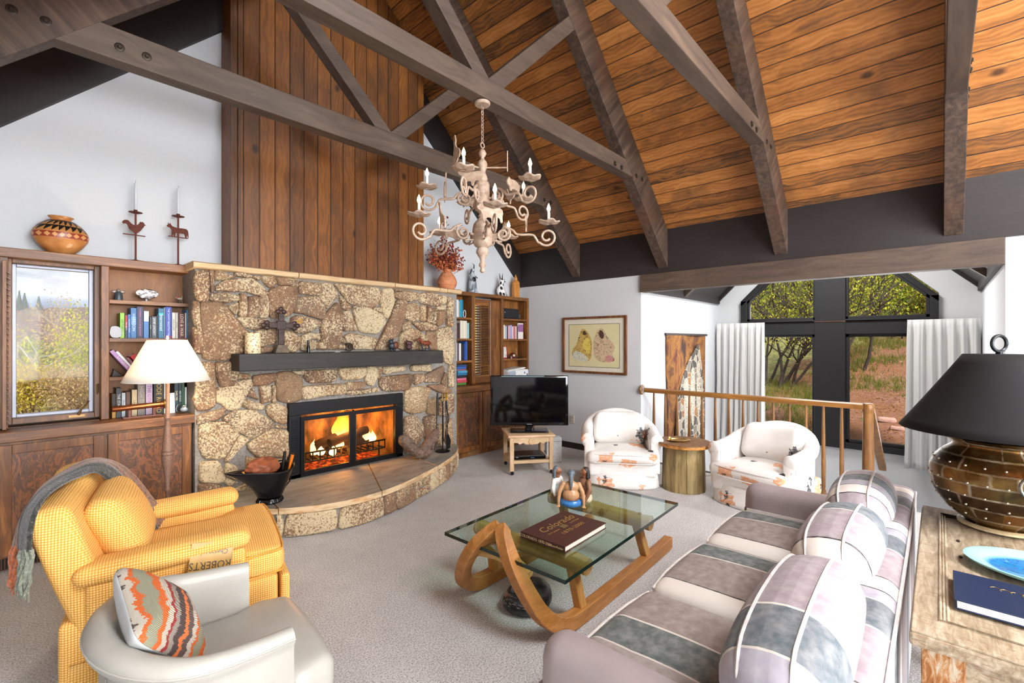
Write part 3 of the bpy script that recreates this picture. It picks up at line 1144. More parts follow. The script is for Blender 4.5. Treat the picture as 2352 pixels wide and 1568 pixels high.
for a, b, nm in ((1.915, 2.447, 'l'), (2.449, 2.992, 'r')):
    dr = MB()
    y0, y1 = fy - .022, fy - .002
    dr.box(a, b, y0, y1, fz0 + .022, fz0 + .058).box(a, b, y0, y1, .79, .828)
    dr.box(a, a + .034, y0, y1, fz0 + .058, .79).box(b - .034, b, y0, y1, fz0 + .058, .79)
    d = dr.build('glass_door', M_iron2, fp, 0, .002)
    MB().box(a + .03, b - .03, fy - .013, fy - .010, fz0 + .05, .80).build('pane', M_fglass, d, 0)
    e = MB()
    for x0, x1, za, zb in ((a + .034, b - .034, fz0 + .058, fz0 + .061), (a + .034, a + .037, fz0 + .058, .79), (b - .037, b - .034, fz0 + .058, .79)):
        e.box(x0, x1, y0 - .001, y0 + .003, za, zb)
    e.build('brass_edge', flat('8A6B34', .35, .9), d, 0)
MB().ball((2.448, fy - .03, .835), .011).build('latch', M_iron2, fp)
# grate
g = MB()
gz = fz0 + .19
g.beam((1.93, 4.64, gz), (2.93, 4.64, gz), .012, .016)
g.beam((1.97, 4.64, fz0 + .10), (2.9, 4.64, fz0 + .10), .014, .014)
for i in range(14):
    x = 1.95 + i * .075
    g.beam((x, 4.64, fz0 + .10), (x, 4.64, gz), .012, .01)
    g.beam((x, 4.64, fz0 + .10), (x, 4.88, fz0 + .10), .012, .012)
for x in (2.0, 2.85):
    for y in (4.64, 4.86):
        g.beam((x, y, z0), (x, y, fz0 + .1), .014, .014)
grate = thing('fire_grate', 'black iron log grate with upright bars behind the fireplace glass', 'grate', (2.43, 4.75, z0), 0, None, True)
g.build('bars', flat('1A1210', .6, .4), grate, 0)

M_log = flat('2A1712', .9, 0.0, .5, .8, 18.0)
for a, b, r, lb in (((2.17, 4.78, .455), (2.44, 4.83, .50), .052, 'short charred log lying left in the fire'),
                    ((2.30, 4.70, .490), (2.76, 4.74, .565), .046, 'long charred log laid across the top of the fire'),
                    ((2.34, 4.83, .40), (2.80, 4.80, .44), .05, 'charred log glowing underneath the others')):
    m = MB()
    P = [Vector(a).lerp(Vector(b), i / 8) for i in range(9)]
    P = [p + Vector((0, noise.noise(p * 7) * .012, noise.noise(p * 9) * .012)) for p in P]
    m.tube(P, [r * (1 + .12 * noise.noise(Vector((i * .9, r * 99, 0)))) for i in range(9)], 10)
    tag(m.build('burning_log', M_log, None, 40), lb, 'log', 'logs in the fire')
def ember_mat():
    t = NT('glowing_embers')
    n = t.noise(t.co(), 22, 5, .7)
    c = t.ramp(n, [(.36, '2A0C06'), (.5, 'A82808'), (.66, 'FF6A1E')])
    e = t.ramp(n, [(.40, 0.0), (.54, .45), (.72, 1.6)])
    return t.bsdf('2A1008', .9, 0, t.bump(n, 1, .02), **{'Emission Color': c, 'Emission Strength': t.math('ADD', e, .12)})
m = MB()
m.grid(lambda u, v: (1.98 + .88 * u, 4.62 + .28 * v, z0 + .012 + .05 * sin(pi * u) * sin(pi * v) + .03 * noise.noise(Vector((u * 9, v * 5, 0))) * sin(pi * u)), 34, 14)
tag(m.build('ember_bed', ember_mat(), None, 60), 'bed of glowing red embers and ash under the log grate', 'embers', None, 'stuff')
def flame_mat():
    t = NT('flame')
    z = t.sep(t.co('Generated'))[2]
    n = t.noise(t.map((1, 1, .6)), 9, 3)
    f = t.math('ADD', z, t.math('MULTIPLY', t.math('SUBTRACT', n, .5), .5))
    c = t.ramp(f, [(.1, 'FFE9A8'), (.45, 'FFC04A'), (.75, 'FF8A1C'), (1.0, 'D9500A')])
    lw = t.n('LayerWeight', {'Blend': .35}).outputs['Facing']
    em = t.n('Emission', {'Color': c, 'Strength': t.ramp(f, [(.0, 3.4), (.5, 2.2), (1.0, .8)])})
    tr = t.n('BsdfTransparent')
    op = t.math('MULTIPLY', t.ramp(lw, [(.35, 1.0), (.95, .0)]), t.ramp(f, [(.5, .95), (1.0, .35)]))
    t.set(t.out.inputs['Surface'], t.n('MixShader', {0: op, 1: tr, 2: em}))
    return t.m
M_flame = flame_mat()
def flame(m, x, y, z, h, r, sd):
    prof = []
    vs, n, K = [], 12, 14
    for i in range(K):
        t_ = i / (K - 1)
        rr = r * (sin(pi * min(1, t_ * .92 + .16)) ** .9) * (1 - t_ ** 2.2) ** .8 + .002
        ox = noise.noise(Vector((t_ * 2.1, sd, 0))) * .05 * t_
        for k in range(n):
            an = 2 * pi * k / n
            w = 1 + .25 * noise.noise(Vector((cos(an), sin(an), t_ * 2 + sd)))
            vs.append((x + ox + rr * w * cos(an), y + rr * .5 * w * sin(an), z + h * t_))
    fs = [(i * n + k, i * n + (k + 1) % n, i * n + n + (k + 1) % n, i * n + n + k) for i in range(K - 1) for k in range(n)]
    m.add(vs, fs)
m = MB()
for q in ((2.53, 4.84, .50, .36, .095, 1), (2.49, 4.86, .50, .30, .08, 2), (2.60, 4.86, .50, .26, .06, 3), (2.17, 4.76, .38, .16, .05, 4), (2.23, 4.74, .37, .11, .045, 5), (2.78, 4.78, .42, .17, .055, 6), (2.86, 4.80, .40, .14, .05, 7), (2.45, 4.76, .40, .12, .05, 8), (2.36, 4.74, .34, .12, .04, 9)):
    flame(m, *q)
tag(m.build('fire_flames', M_flame, None, 180), 'yellow flames rising around the logs in the fireplace', 'fire', None, 'stuff')
point('fire_glow', (2.50, 4.70, .66), 7.5, (1, .52, .16), .08)
point('fire_glow_low', (2.45, 4.62, .40), 3.0, (1, .40, .10), .06)

# dark timber mantel beam
m = MB()
nX = 24
vs = []
for i in range(nX + 1):
    x = 1.326 + (3.497 - 1.326) * i / nX
    for k, (y, z) in enumerate(((YS - .005, 1.297), (YS - .005, 1.445), (4.302, 1.445), (4.302, 1.297))):
        j = noise.noise(Vector((x * 3, k * 7.1, 0))) * .004
        vs.append((x, y, z + (j if k in (0, 3) else 0)))
fs = [(i * 4 + k, i * 4 + (k + 1) % 4, i * 4 + 4 + (k + 1) % 4, i * 4 + 4 + k) for i in range(nX) for k in range(4)]
fs += [(3, 2, 1, 0), tuple(range(nX * 4, nX * 4 + 4))]
o = m.add(vs, fs).build('mantel_beam', wood('1C1918', '2C2825', '3A3531', 0, .6, .8, .9), None, 60, .006)
tag(o, 'thick dark timber mantel beam set into the stone above the fire', 'mantel')
# ================================================================== cabinets along the fireplace wall
M_cab = wood('402812', '7A4A20', 'AE7636', 0, .42, .9, 1.0, False, .55)
M_cabz = wood('402812', '7A4A20', 'AE7636', 2, .42, .9, 1.0, False, .55)
M_caby = wood('402812', '7A4A20', 'AE7636', 1, .42, .9, 1.0, False, .55)
M_back = wood('5E3A18', '8E5A26', 'AC7438', 2, .5, .6, .9, False, .3)
def ply_mat():
    t = NT('rotary_cut_plywood')
    v = t.map((6, 6, 1.6))
    wob = t.n('VectorMath', {0: t.noise(t.map((3, 3, 1.4)), 1.5, 3, out='Color'), 1: (7, 7, 5)}, operation='MULTIPLY').outputs[0]
    v = t.n('VectorMath', {0: v, 1: wob}, operation='ADD').outputs[0]
    n = t.noise(v, 1.0, 6, .65, 2.2)
    n2 = t.noise(v, 7, 2)
    f = t.math('ADD', n, t.math('MULTIPLY', t.math('SUBTRACT', n2, .5), .3))
    c = t.ramp(f, [(.36, '4A3122'), (.50, '5E3F2A'), (.57, '86522B'), (.70, '6E4830')])
    return t.bsdf(c, .42, 0, t.bump(f, .15, .003))
M_ply = ply_mat()

def panel_door(parent, x0, x1, y, z0, z1, fr=.06):
    """framed door: stiles and rails round a plywood panel"""
    m = MB()
    m.box(x0, x0 + fr, y - .02, y, z0, z1).box(x1 - fr, x1, y - .02, y, z0, z1)
    m.box(x0 + fr, x1 - fr, y - .02, y, z1 - fr, z1).box(x0 + fr, x1 - fr, y - .02, y, z0, z0 + fr)
    d = m.build('door', M_cabz, parent, 0, .003)
    p = MB().box(x0 + fr, x1 - fr, y - .010, y - .004, z0 + fr, z1 - fr).build('door_panel', M_ply, d, 0)
    return d

# --- left base unit
YL = 4.60
bc = thing('base_cabinet', 'low brown cabinet with plywood door panels under the left window', 'cabinet', (.5, YL, 0), 0, None, True)
MB().box(XL, 1.06, YL, YW - .003, .10, .872).box(XL, 1.06, YL + .06, YW - .003, 0, .10).build('body', M_cabz, bc, 0)
for a, b in ((-.62, -.03), (-.022, .507), (.527, 1.05)):
    panel_door(bc, a, b, YL, .115, .855)
m = MB()
m.box(-.05, .30, YL + .045, YL + .06, .012, .095)
g_ = m.build('vent_plate', M_iron, bc, 0)
m = MB()
for i in range(22):
    m.box(-.045 + i * .0155, -.038 + i * .0155, YL + .036, YL + .045, .016, .09)
m.build('vent_bars', flat('5A3B22', .5, .3), g_, 0)
o = MB().box(XL, 1.10, 4.565, YW, .874, .944).build('countertop', M_cab, None, 0, .006)
tag(o, 'brown wooden countertop running under the left window and book shelves', 'countertop')

# --- right base unit
bc2 = thing('base_cabinet', 'low brown cabinet with plywood doors between the stone and the television', 'cabinet', (4.7, 4.62, 0), 0, None, True)
MB().box(3.93, XW - .003, 4.64, YW - .003, .09, .87).box(3.93, XW - .003, 4.67, YW - .003, 0, .09).build('body', M_cabz, bc2, 0)
for a, b in ((3.95, 4.44), (4.455, 4.95), (4.965, 5.5)):
    panel_door(bc2, a, b, 4.64, .085, .865)
for a, b, c in ((4.2, 4.42, '8A633A'), (4.72, 4.95, '7A5530')):
    MB().box(a, b, 4.66, 4.67, .005, .085).build('toe_tile', flat(c, .5), bc2, 0)
o = MB().box(3.93, XW - .003, 4.605, YW, .872, .955).build('countertop', M_cab, None, 0, .006)
tag(o, 'brown wooden countertop behind the television, right of the stone', 'countertop')

# --- left bookcase and window surround
YU = 4.76
bl = thing('bookcase', 'brown wooden bookcase built in between the left window and the stone', 'bookcase', (.8, YU, .946), 0, None, True)
m = MB()
m.box(XL, 1.10, YU, YW - .002, 2.135, 2.203)
m.build('top_board', M_cab, bl, 0, .005)
for a, b in ((-.02, .022), (.507, .556)):
    MB().box(a, b, YU, YW - .002, .946, 2.135).build('stile', M_cabz, bl, 0, .004)
MB().box(1.095, 1.115, YU, YW - .002, .946, 2.15).build('side_board', M_cabz, bl, 0)
MB().box(XL, -.02, YU + .02, YW - .002, .946, 2.135).build('end_panel', M_cabz, bl, 0)
MB().box(.556, 1.095, YW - .02, YW - .003, .946, 2.135).build('back_panel', M_back, bl, 0)
SH = (1.25, 1.55, 1.85)
for z in (1.273, 1.577, 1.877):
    MB().box(.556, 1.095, YU + .004, YW - .02, z - .03, z).build('shelf', M_cab, bl, 0, .002)

# --- right bookcase
br = thing('bookcase', 'brown wooden bookcase with louvred shutter, standing in the corner by the white wall', 'bookcase', (4.7, YU, .957), 0, None, True)
MB().box(3.93, XW - .003, YU, YW - .002, 2.18, 2.23).build('top_board', M_cab, br, 0, .005)
for a, b in ((4.375, 4.437), (4.965, 5.012), (5.545, XW - .003)):
    MB().box(a, b, YU, YW - .002, .957, 2.18).build('stile', M_cabz, br, 0, .004)
MB().box(4.745, 4.965, YU + .02, YW - .002, .957, 2.15).build('wide_stile', M_cabz, br, 0, .02)
MB().box(3.93, 4.375, YW - .02, YW - .003, .957, 2.18).build('back_panel', M_back, br, 0)
MB().box(5.012, 5.545, YW - .02, YW - .003, .957, 2.18).build('back_panel', M_back, br, 0)
for z in (1.29, 1.59, 1.877):
    MB().box(3.93, 4.375, YU + .004, YW - .02, z - .028, z).build('shelf', M_cab, br, 0, .002)
for z in (1.292, 1.589, 1.892):
    MB().box(5.012, 5.545, YU + .004, YW - .02, z - .028, z).build('shelf', M_cab, br, 0, .002)
# louvred shutter
sh = thing('window_shutter', 'narrow louvred wooden shutter covering the small window of the right bookcase', 'shutter', (4.59, YU + .06, 1.05), 0, None, True)
ys = YU + .03
m = MB()
m.box(4.437, 4.745, ys, ys + .03, 2.06, 2.15).box(4.437, 4.745, ys, ys + .03, .96, 1.075)
m.box(4.437, 4.452, ys, ys + .03, 1.075, 2.06).box(4.73, 4.745, ys, ys + .03, 1.075, 2.06)
m.build('shutter_frame', M_cab, sh, 0, .002)
m = MB()
for i in range(27):
    z = 1.095 + i * .0362
    m.add([(x, y, zz) for x in (4.452, 4.73) for y, zz in ((ys + .002, z - .006), (ys + .028, z + .012), (ys + .029, z + .016), (ys + .003, z - .002))],
          [(0, 1, 2, 3), (7, 6, 5, 4), (0, 4, 5, 1), (1, 5, 6, 2), (2, 6, 7, 3), (3, 7, 4, 0)])
m.build('louvres', M_cab, sh, 0)
MB().box(4.545, 4.557, ys - .012, ys - .003, 1.09, 2.05).build('tilt_rod', M_cabz, sh, 0)
o = MB().box(vx0, vx1, YW + .05, YW + .055, vz0, vz1).build('window_3', M_pane, None, 0)
struct(o)

# --- left window
w1 = struct(thing('window_1', None, None, (.26, YW, 1.0), 0, None, True))
m = MB()
y0, y1 = 4.85, YW + .1
for a, b, c, d in ((.0, .04, .96, 2.15), (.478, .512, .96, 2.15), (.04, .478, 2.11, 2.15), (.04, .478, .96, 1.0)):
    m.box(a, b, y0, y1, c, d)
m.build('window_frame', M_cabz, w1, 0, .003)
M_alu = flat('9A9CA8', .4, .25, .05)
m = MB()
for a, b, c, d in ((.04, .062, 1.0, 2.11), (.452, .478, 1.0, 2.11), (.062, .452, 2.09, 2.11), (.062, .452, 1.0, 1.022)):
    m.box(a, b, 4.915, 4.96, c, d)
m.build('sash', M_alu, w1, 0, .003)
MB().box(.06, .455, 4.94, 4.944, 1.015, 2.095).build('pane', M_pane, w1, 0)
m = MB()
m.box(.33, .42, 4.835, 4.85, .975, .993)
m.tube([(.385, 4.84, .99), (.40, 4.83, 1.03), (.432, 4.82, 1.075), (.44, 4.815, 1.095)], [.010, .007, .006, .009], 8)
cr = m.build('crank', flat('8A6A44', .35, .8), w1)
m = MB()
m.tube([(.495, 4.842, 1.22), (.495, 4.835, 1.17), (.493, 4.835, 1.14)], [.008, .007, .004], 8)
m.build('latch', flat('8A6A44', .35, .8), w1)
MB().box(.02, .5, YU + .02, 4.85, .9445, .9475).build('sill_board', M_cab, w1, 0)

# folded shutter standing out beside the left window
sf = thing('window_shutter', 'louvred wooden shutter folded open at the left edge of the left window', 'shutter', (.03, 4.6, .95), 0, None, True)
m = MB()
m.box(-.008, .014, 4.665, 4.70, .949, 2.10)
m.box(-.008, .014, 4.70, 4.755, .949, 2.10)
m.build('shutter_frame', M_cabz, sf, 0, .003)
m = MB()
for i in range(28):
    z = 1.0 + i * .038
    m.add([(x, y, zz) for y in (4.705, 4.75) for x, zz in ((.014, z), (.031, z - .016), (.033, z - .012), (.014, z + .006))],
          [(0, 1, 2, 3), (7, 6, 5, 4), (0, 4, 5, 1), (1, 5, 6, 2), (2, 6, 7, 3), (3, 7, 4, 0)])
m.build('louvres', M_cab, sf, 0)

# ================================================================== books
M_page = flat('E9E4D6', .8, 0.0, .05, .3, 200.0)
def book(x, y, z, w, h, d, col, lb, grp, spine=None, tcol='E8E2D0', tilt=0, lie=False, band=None, ssize=None, title_rot=0, cat='book'):
    """a book standing with its spine towards -Y; x is its left side"""
    t = thing('book', lb, cat, (x + w / 2, y, z), 0, grp)
    mt = flat(col, .45, 0.0, .06)
    m = MB()
    m.box(-w / 2, -w / 2 + .0022, 0, d, 0, h).box(w / 2 - .0022, w / 2, 0, d, 0, h)
    m.box(-w / 2, w / 2, -.002, .0025, 0, h)
    m.build('cover', mt, t, 0, .001)
    MB().box(-w / 2 + .0024, w / 2 - .0024, .0028, d - .004, .003, h - .003).build('pages', M_page, t, 0)
    if band:
        MB().box(-w / 2 + .001, w / 2 - .001, -.0032, -.002, h * band[0], h * band[1]).build('spine_band', flat(band[2], .5), t, 0)
    if spine:
        sz = ssize or min(w * .8, h / max(4, len(spine)) * 1.5)
        text(spine, sz, 'lettering', flat(tcol, .5), t, (0, -.0042 if band else -.0034, h * .52), (pi / 2, pi / 2, 0), .0004, sx=min(1.0, h * .86 / (sz * .58 * len(spine))))
    if tilt:
        t.rotation_euler = (0, tilt, 0)
    return t
G = 'books in the left bookcase'
BY = 4.80
b2 = [  # x0, x1, height, colour, label, spine text, text colour, band
 (.625, .652, .215, '8CC43C', 'lime green book behind the grey agate slice', 'HISTORY', '1E3A1A', None),
 (.655, .672, .20, '22283C', 'dark book with a red spine label beside the lime green book', 'THE DIRTY', 'F0E0E0', (.45, .98, 'B02A35')),
 (.674, .690, .205, '2B6AA8', 'slim blue book right of the red labelled book', 'WE KNOW WHAT', 'DDE6F2', None),
 (.692, .728, .262, '2C6CA4', 'tall mid blue book with a pale patch on its spine', 'HARRISON', 'C9DDF0', (.45, .7, '5C93C4')),
 (.730, .772, .275, '1F1F46', 'dark navy book lettered in pink and white on the second shelf', 'CATHERINE COULTER BLOWOUT', 'E07CC8', None),
 (.775, .808, .24, '3E78B4', 'book with white top and blue seascape spine', None, 'FFFFFF', (.62, .99, 'E8ECEE')),
 (.813, .826, .19, '2A2E30', 'thin black book left of the silver lettered book', 'ISLAND', 'C8CCCC', None),
 (.828, .860, .195, '4A545C', 'grey book with silver lettering', 'JANE LINDSAY', 'E4E8EA', None),
 (.862, .870, .21, '1C1C22', 'very thin black book beside the teal book', None, 'FFFFFF', None),
 (.872, .908, .268, '1F6C90', 'tall teal blue book with a turquoise band', 'Intertwined', 'EAF2F4', (.78, .84, '3CC4BC')),
 (.910, .918, .28, '7C8CA4', 'thin grey blue book between the teal and the royal blue book', None, 'FFFFFF', None),
 (.920, .962, .285, '2540A4', 'tall royal blue book with a white badge', 'THE SAVVY NEGOTIATOR', 'D8E0F4', (.02, .07, 'C02028')),
 (.966, .988, .235, 'D8D2C4', 'off white book right of the royal blue book', 'ANDALUSIA', '5A5448', None),
 (.990, 1.008, .235, 'BDB8AC', 'pale grey book beside the off white book', 'ANGELS', '4A4A48', None),
 (1.012, 1.056, .232, '5E2530', 'maroon book with cream lettering', 'LOVE & WAR', 'E8D9B0', None),
 (1.059, 1.067, .235, 'E6E6E2', 'thin white book beside the maroon book', None, 'FFFFFF', None),
 (1.070, 1.086, .265, '2F8CC0', 'bright blue book at the right end of the second shelf', None, 'FFFFFF', None)]
for x0, x1, h, c, lb, sp, tc, bd in b2:
    book(x0, BY, 1.5775, x1 - x0, h * .93, .15, c, lb, G, sp, tc, 0, False, bd)
# leaning books on the third shelf
for x, w, h, c, lb in ((.712, .026, .24, 'B98AC0', 'pale purple book leaning at the left of the third shelf'),
                       (.741, .016, .235, 'E8E8EC', 'white book leaning against the purple one'),
                       (.768, .020, .17, '8A5A60', 'small dusky red book leaning beside the white one'),
                       (.812, .038, .19, 'C02A2C', 'thick red book leaning on the third shelf')):
    o = book(x, 4.80, 1.274, w, h, .15, c, lb, G, 'KATHERINE' if w == .026 else None, 'F0E6F4', -.62)
    o.location.x = x
    o.location.z += w / 2 * sin(.62) + .001
b4 = [
 (.578, .600, .19, 'B8862A', 'gold and black book at the left end of the counter row', 'GABALDON', '201810', (.4, .99, '1C1A18')),
 (.603, .634, .235, '26262A', 'black book titled in white behind the brass tube', 'THE STAR C', 'E0E0E0', None),
 (.637, .660, .195, 'B8C4CC', 'pale blue grey book behind the brass tube', 'GRAHAM', '4A5A6A', None),
 (.664, .690, .20, '5A3420', 'dark brown book behind the brass tube', None, 'FFFFFF', None),
 (.700, .733, .215, 'C9B48A', 'tan book above the wooden stand of the brass tube', 'Lily', '6A5030', None),
 (.737, .785, .285, '8A8078', 'tall grey book with raised spine', 'HIGH TIDE', 'C8C0B4', None),
 (.790, .834, .288, 'CDB8D0', 'tall lilac book left of the thick black one', 'THE OTHER', '8A5AA0', None),
 (.842, .908, .285, '1A1A1C', 'thick black book with gold and red lettering', 'CODE ROAD', 'D8B860', (.16, .3, 'B83A3A')),
 (.912, .940, .28, 'D8D0C0', 'cream book leaning beside the lamp pole', None, 'FFFFFF', None),
 (.985, 1.012, .275, '17343C', 'dark teal book with gold lettering right of the lamp pole', 'SHELTER', 'E0D49A', None),
 (1.014, 1.036, .26, '1F2C30', 'dark slate book with white lettering', 'REX STOUT', 'E0E4E4', None),
 (1.038, 1.056, .26, '2C5A3C', 'dark green book near the stone', None, 'FFFFFF', None),
 (1.060, 1.072, .21, 'D8E4EC', 'white booklet with pale blue edge near the stone', None, 'FFFFFF', None),
 (1.075, 1.088, .25, '8A2A34', 'slim red and white book at the right end of the counter row', None, 'FFFFFF', (.03, .97, 'E6DCD8'))]
for x0, x1, h, c, lb, sp, tc, bd in b4:
    book(x0, BY + .01, .9445, x1 - x0, h, .14, c, lb, G, sp, tc, .0, False, bd)
G = 'books in the right bookcase'
rb = [
 (4.075, .046, .235, 1.8775, 'DADBD6', 'off white book at the left of the top right shelf'), (4.123, .044, .238, 1.8775, 'C8D0DA', 'pale book with a blue emblem on the top right shelf'),
 (4.170, .014, .22, 1.8775, 'B98A5A', 'thin tan book beside the turquoise ones'), (4.187, .034, .24, 1.8775, '1F8CA8', 'turquoise book on the top right shelf, right of a thin tan one'), (4.223, .024, .24, 1.8775, '17708C', 'dark turquoise book beside the turquoise one'),
 (4.075, .026, .20, 1.5905, '6A6468', 'dark grey book left of the crimson book'), (4.103, .036, .205, 1.5905, 'B83248', 'crimson book on the second shelf of the right bookcase'), (4.141, .026, .20, 1.5905, '2A2426', 'black book right of the crimson book'),
 (4.169, .024, .21, 1.5905, '4A3438', 'dark brown book beside the black book'), (4.195, .034, .245, 1.5905, 'D8CFBC', 'first cream book of the cream set'), (4.231, .026, .245, 1.5905, 'CFC6B2', 'second cream book of the cream set'),
 (4.259, .026, .245, 1.5905, 'DCD4C2', 'third cream book of the cream set'), (4.287, .03, .245, 1.5905, 'D2CAB6', 'fourth cream book of the cream set'), (4.322, .034, .215, 1.5905, '7FC0C4', 'pale turquoise book at the right of the cream set'),
 (4.082, .03, .235, 1.2905, '6A5A66', 'plum grey book on the third right shelf'), (4.114, .026, .24, 1.2905, 'C8B8B0', 'pale pink book on the third right shelf'), (4.142, .03, .232, 1.2905, '50424E', 'dark plum book on the third right shelf'),
 (4.174, .036, .235, 1.2905, 'D8D4CE', 'white book on the third right shelf'), (4.213, .044, .225, 1.2905, '1E1C1E', 'black book with a small portrait on the third right shelf'), (4.262, .026, .235, 1.2905, '1F3A86', 'navy book on the third right shelf'), (4.29, .034, .262, 1.2905, '2A56A8', 'tall blue book at the right of the third shelf')]
for x, w, h, z, c, lb in rb:
    book(x, 4.80, z, w, h, .14, c, lb, G, None)
rc = [(5.035, .045, 'D2D0CC', 'white paperback at the left behind the dark stile'), (5.082, .04, 'A8B0B4', 'pale grey paperback in the corner shelf'), (5.124, .022, '2A2A30', 'black paperback in the corner shelf'), (5.148, .046, 'C89AA4', 'pink paperback in the corner shelf'),
      (5.197, .04, '8A9AC0', 'blue grey paperback in the corner shelf'), (5.24, .03, 'D8B8BC', 'pale rose paperback in the corner shelf'), (5.272, .03, 'B05A5A', 'red paperback in the corner shelf'), (5.305, .04, 'C8A4A0', 'dusty pink paperback in the corner shelf'), (5.348, .024, '3A3438', 'charcoal paperback in the corner shelf')]
for x, w, c, lb in rc:
    book(x, 4.80, 1.5895, w, .19 + .012 * ((x * 100) % 2), .13, c, lb, G, None)
book(5.376, 4.80, 1.5895, .12, .245, .02, 'D8CFC8', 'tall white album with a purple picture facing out in the corner shelf', G, None, band=(.45, .92, '8A5A8A'))
# games lying on the counter
zz = .957
for h, c, lb, dx in ((.032, '5A8A3C', 'green and white puzzle box at the bottom of the stack', 0), (.034, 'C84A5A', 'red game box lying second from the bottom', .01), (.03, 'E0708A', 'pink game box in the middle of the stack', 0),
                 (.036, '1E2430', 'black game box in the stack by the stone', .005), (.034, '2A6A94', 'teal game box in the stack by the stone', .012), (.03, '4A9ABC', 'sky blue game box in the stack', .02),
                 (.022, '8A5A6A', 'mauve game box near the top of the stack', .0), (.034, '2A56A0', 'blue game box near the top of the stack', .0), (.026, '24406C', 'navy game box on top of the stack', .01)):
    o = MB().box(4.13 + dx, 4.30 + dx, 4.79, 4.93, zz, zz + h - .0015).build('game_box', flat(c, .45), None, 0, .002)
    tag(o, lb, 'box', 'games stacked at the foot of the right bookcase')
    zz += h
o = MB().box(4.095, 4.122, 4.79, 4.93, .957, .957 + .215).build('game_box', flat('C02430', .4), None, 0, .002)
tag(o, 'slim red box standing upright beside the stacked games', 'box')
# ================================================================== fabrics
def sofa_mat(name, off, warm=0, period=.66, wide=.985):
    t = NT(name)
    x = t.sep()[0]
    wv = t.noise(t.co(), 3.0, 3)
    xx = t.math('ADD', x, t.math('MULTIPLY', t.math('SUBTRACT', wv, .5), .022))
    f = t.math('FRACT', t.math('DIVIDE', t.math('SUBTRACT', xx, off), period))
    mv = '8A7C76' if warm else '968A90'
    sl = '56605E' if warm else '58636A'
    lv = '978B88' if warm else '9F9CA8'
    cr = 'DDD6CC'
    st = [(0, mv), (.430, 'D6CFC4'), (.446, sl), (.70, 'CFC8BE'), (.712, lv), (.822, '1C1C20'), (.834, 'F0EFEC'), (.842, cr), (.985, '17171A')] if wide > .98 else [(0, mv), (.430, 'D6CFC4'), (.446, sl), (.70, 'CFC8BE'), (.712, lv), (.97, '1C1C20')]
    if wide < .6:
        st = [(0, mv), (.64, 'D6CFC4'), (.652, sl), (.84, 'CFC8BE'), (.85, lv), (.925, '1C1C20'), (.937, 'F0EFEC'), (.945, cr)]
    c = t.ramp(f, st, 'CONSTANT')
    n = t.noise(t.map((1, 1, 1)), 26, 4, .6)
    c = t.mix(t.ramp(n, [(.35, 0.0), (.8, .28)]), c, 'E6E0DA')
    return t.bsdf(c, .62, 0, t.bump(t.noise(t.co(), 5, 3), .25, .02))
def waffle(name, a, b, c_, k=300):
    t = NT(name)
    x, y, z = t.sep()[0:3]
    s = [t.math('ABSOLUTE', t.math('SINE', t.math('MULTIPLY', q, k))) for q in (x, y, z)]
    nn = [t.math('ABSOLUTE', q) for q in t.sep(t.co('Normal'))[0:3]]
    p = 0.0
    for a_, b_, w_ in ((0, 1, 2), (1, 2, 0), (0, 2, 1)):
        p = t.math('ADD', p, t.math('MULTIPLY', t.math('MULTIPLY', s[a_], s[b_]), t.math('POWER', nn[w_], 2.0)))
    c = t.ramp(p, [(.02, a), (.3, b), (.8, c_)])  # weave shading put into colour: shadow tone between cells, highlight tone on them
    n = t.noise(t.co(), 6, 3)
    c = t.mix(t.ramp(n, [(.4, 0.0), (.75, .25)]), c, a)
    return t.bsdf(c, .85, 0, t.bump(t.math('ADD', p, t.noise(t.co(), 8, 2)), .45, .005))
M_yel = waffle('yellow_waffle', 'D08A2E', 'EDB04E', 'F8D189')
def splotch():
    t = NT('white_cotton_with_brush_marks')
    base = t.ramp(t.noise(t.co(), 3, 3), [(.3, 'D9D5D0'), (.7, 'EAE7E3')])
    c = base
    for sc, off, th, thr, lo, col, ed in (((3.2, 3.2, 5.6), (1.3, 2.2, .4), .25, .45, None, 'D9925A', .9), ((3.4, 3.4, 3.0), (7.3, 4.1, 2.4), .20, .55, None, '2B2C32', .97), ((3.0, 3.0, 4.5), (3.1, 9.4, 5.5), .2, .55, None, 'C4B6A4', .85), ((7, 7, 8), (5.7, 1.4, 8.5), .18, .84, None, '26262C', .97)):
        v = t.map(sc, off)
        vv = t.n('VectorMath', {0: v, 1: t.n('VectorMath', {0: t.noise(t.co(), 16, 4, out='Color'), 1: (.45, .45, .45)}, operation='MULTIPLY')}, operation='ADD').outputs[0]
        vn = t.n('TexVoronoi', {'Vector': vv, 'Scale': 1.0}, distance='CHEBYCHEV')
        r = t.sep(vn.outputs['Color'])[0]
        inside = t.math('MULTIPLY', t.math('LESS_THAN', vn.outputs['Distance'], th), t.math('GREATER_THAN', r, thr))
        br = t.ramp(t.noise(t.map((30, 30, 90)), 1.0, 3), [(.3, .45), (.55, 1.0)])
        c = t.mix(t.math('MULTIPLY', t.math('MULTIPLY', inside, br), ed), c, col)
    return t.bsdf(c, .8, 0, t.bump(t.noise(t.co(), 7, 3), .35, .02))
M_splot = splotch()
def leather():
    t = NT('sage_grey_leather')
    n = t.noise(t.co(), 4, 4)
    c = t.ramp(n, [(.3, 'A3A097'), (.7, 'B2AFA6')])
    f = t.vor(t.co(), 240)
    return t.bsdf(c, .38, 0, t.bump(t.math('ADD', t.math('MULTIPLY', f, .25), t.math('MULTIPLY', t.noise(t.co(), 9, 3), .6)), .25, .006))
M_leather = leather()

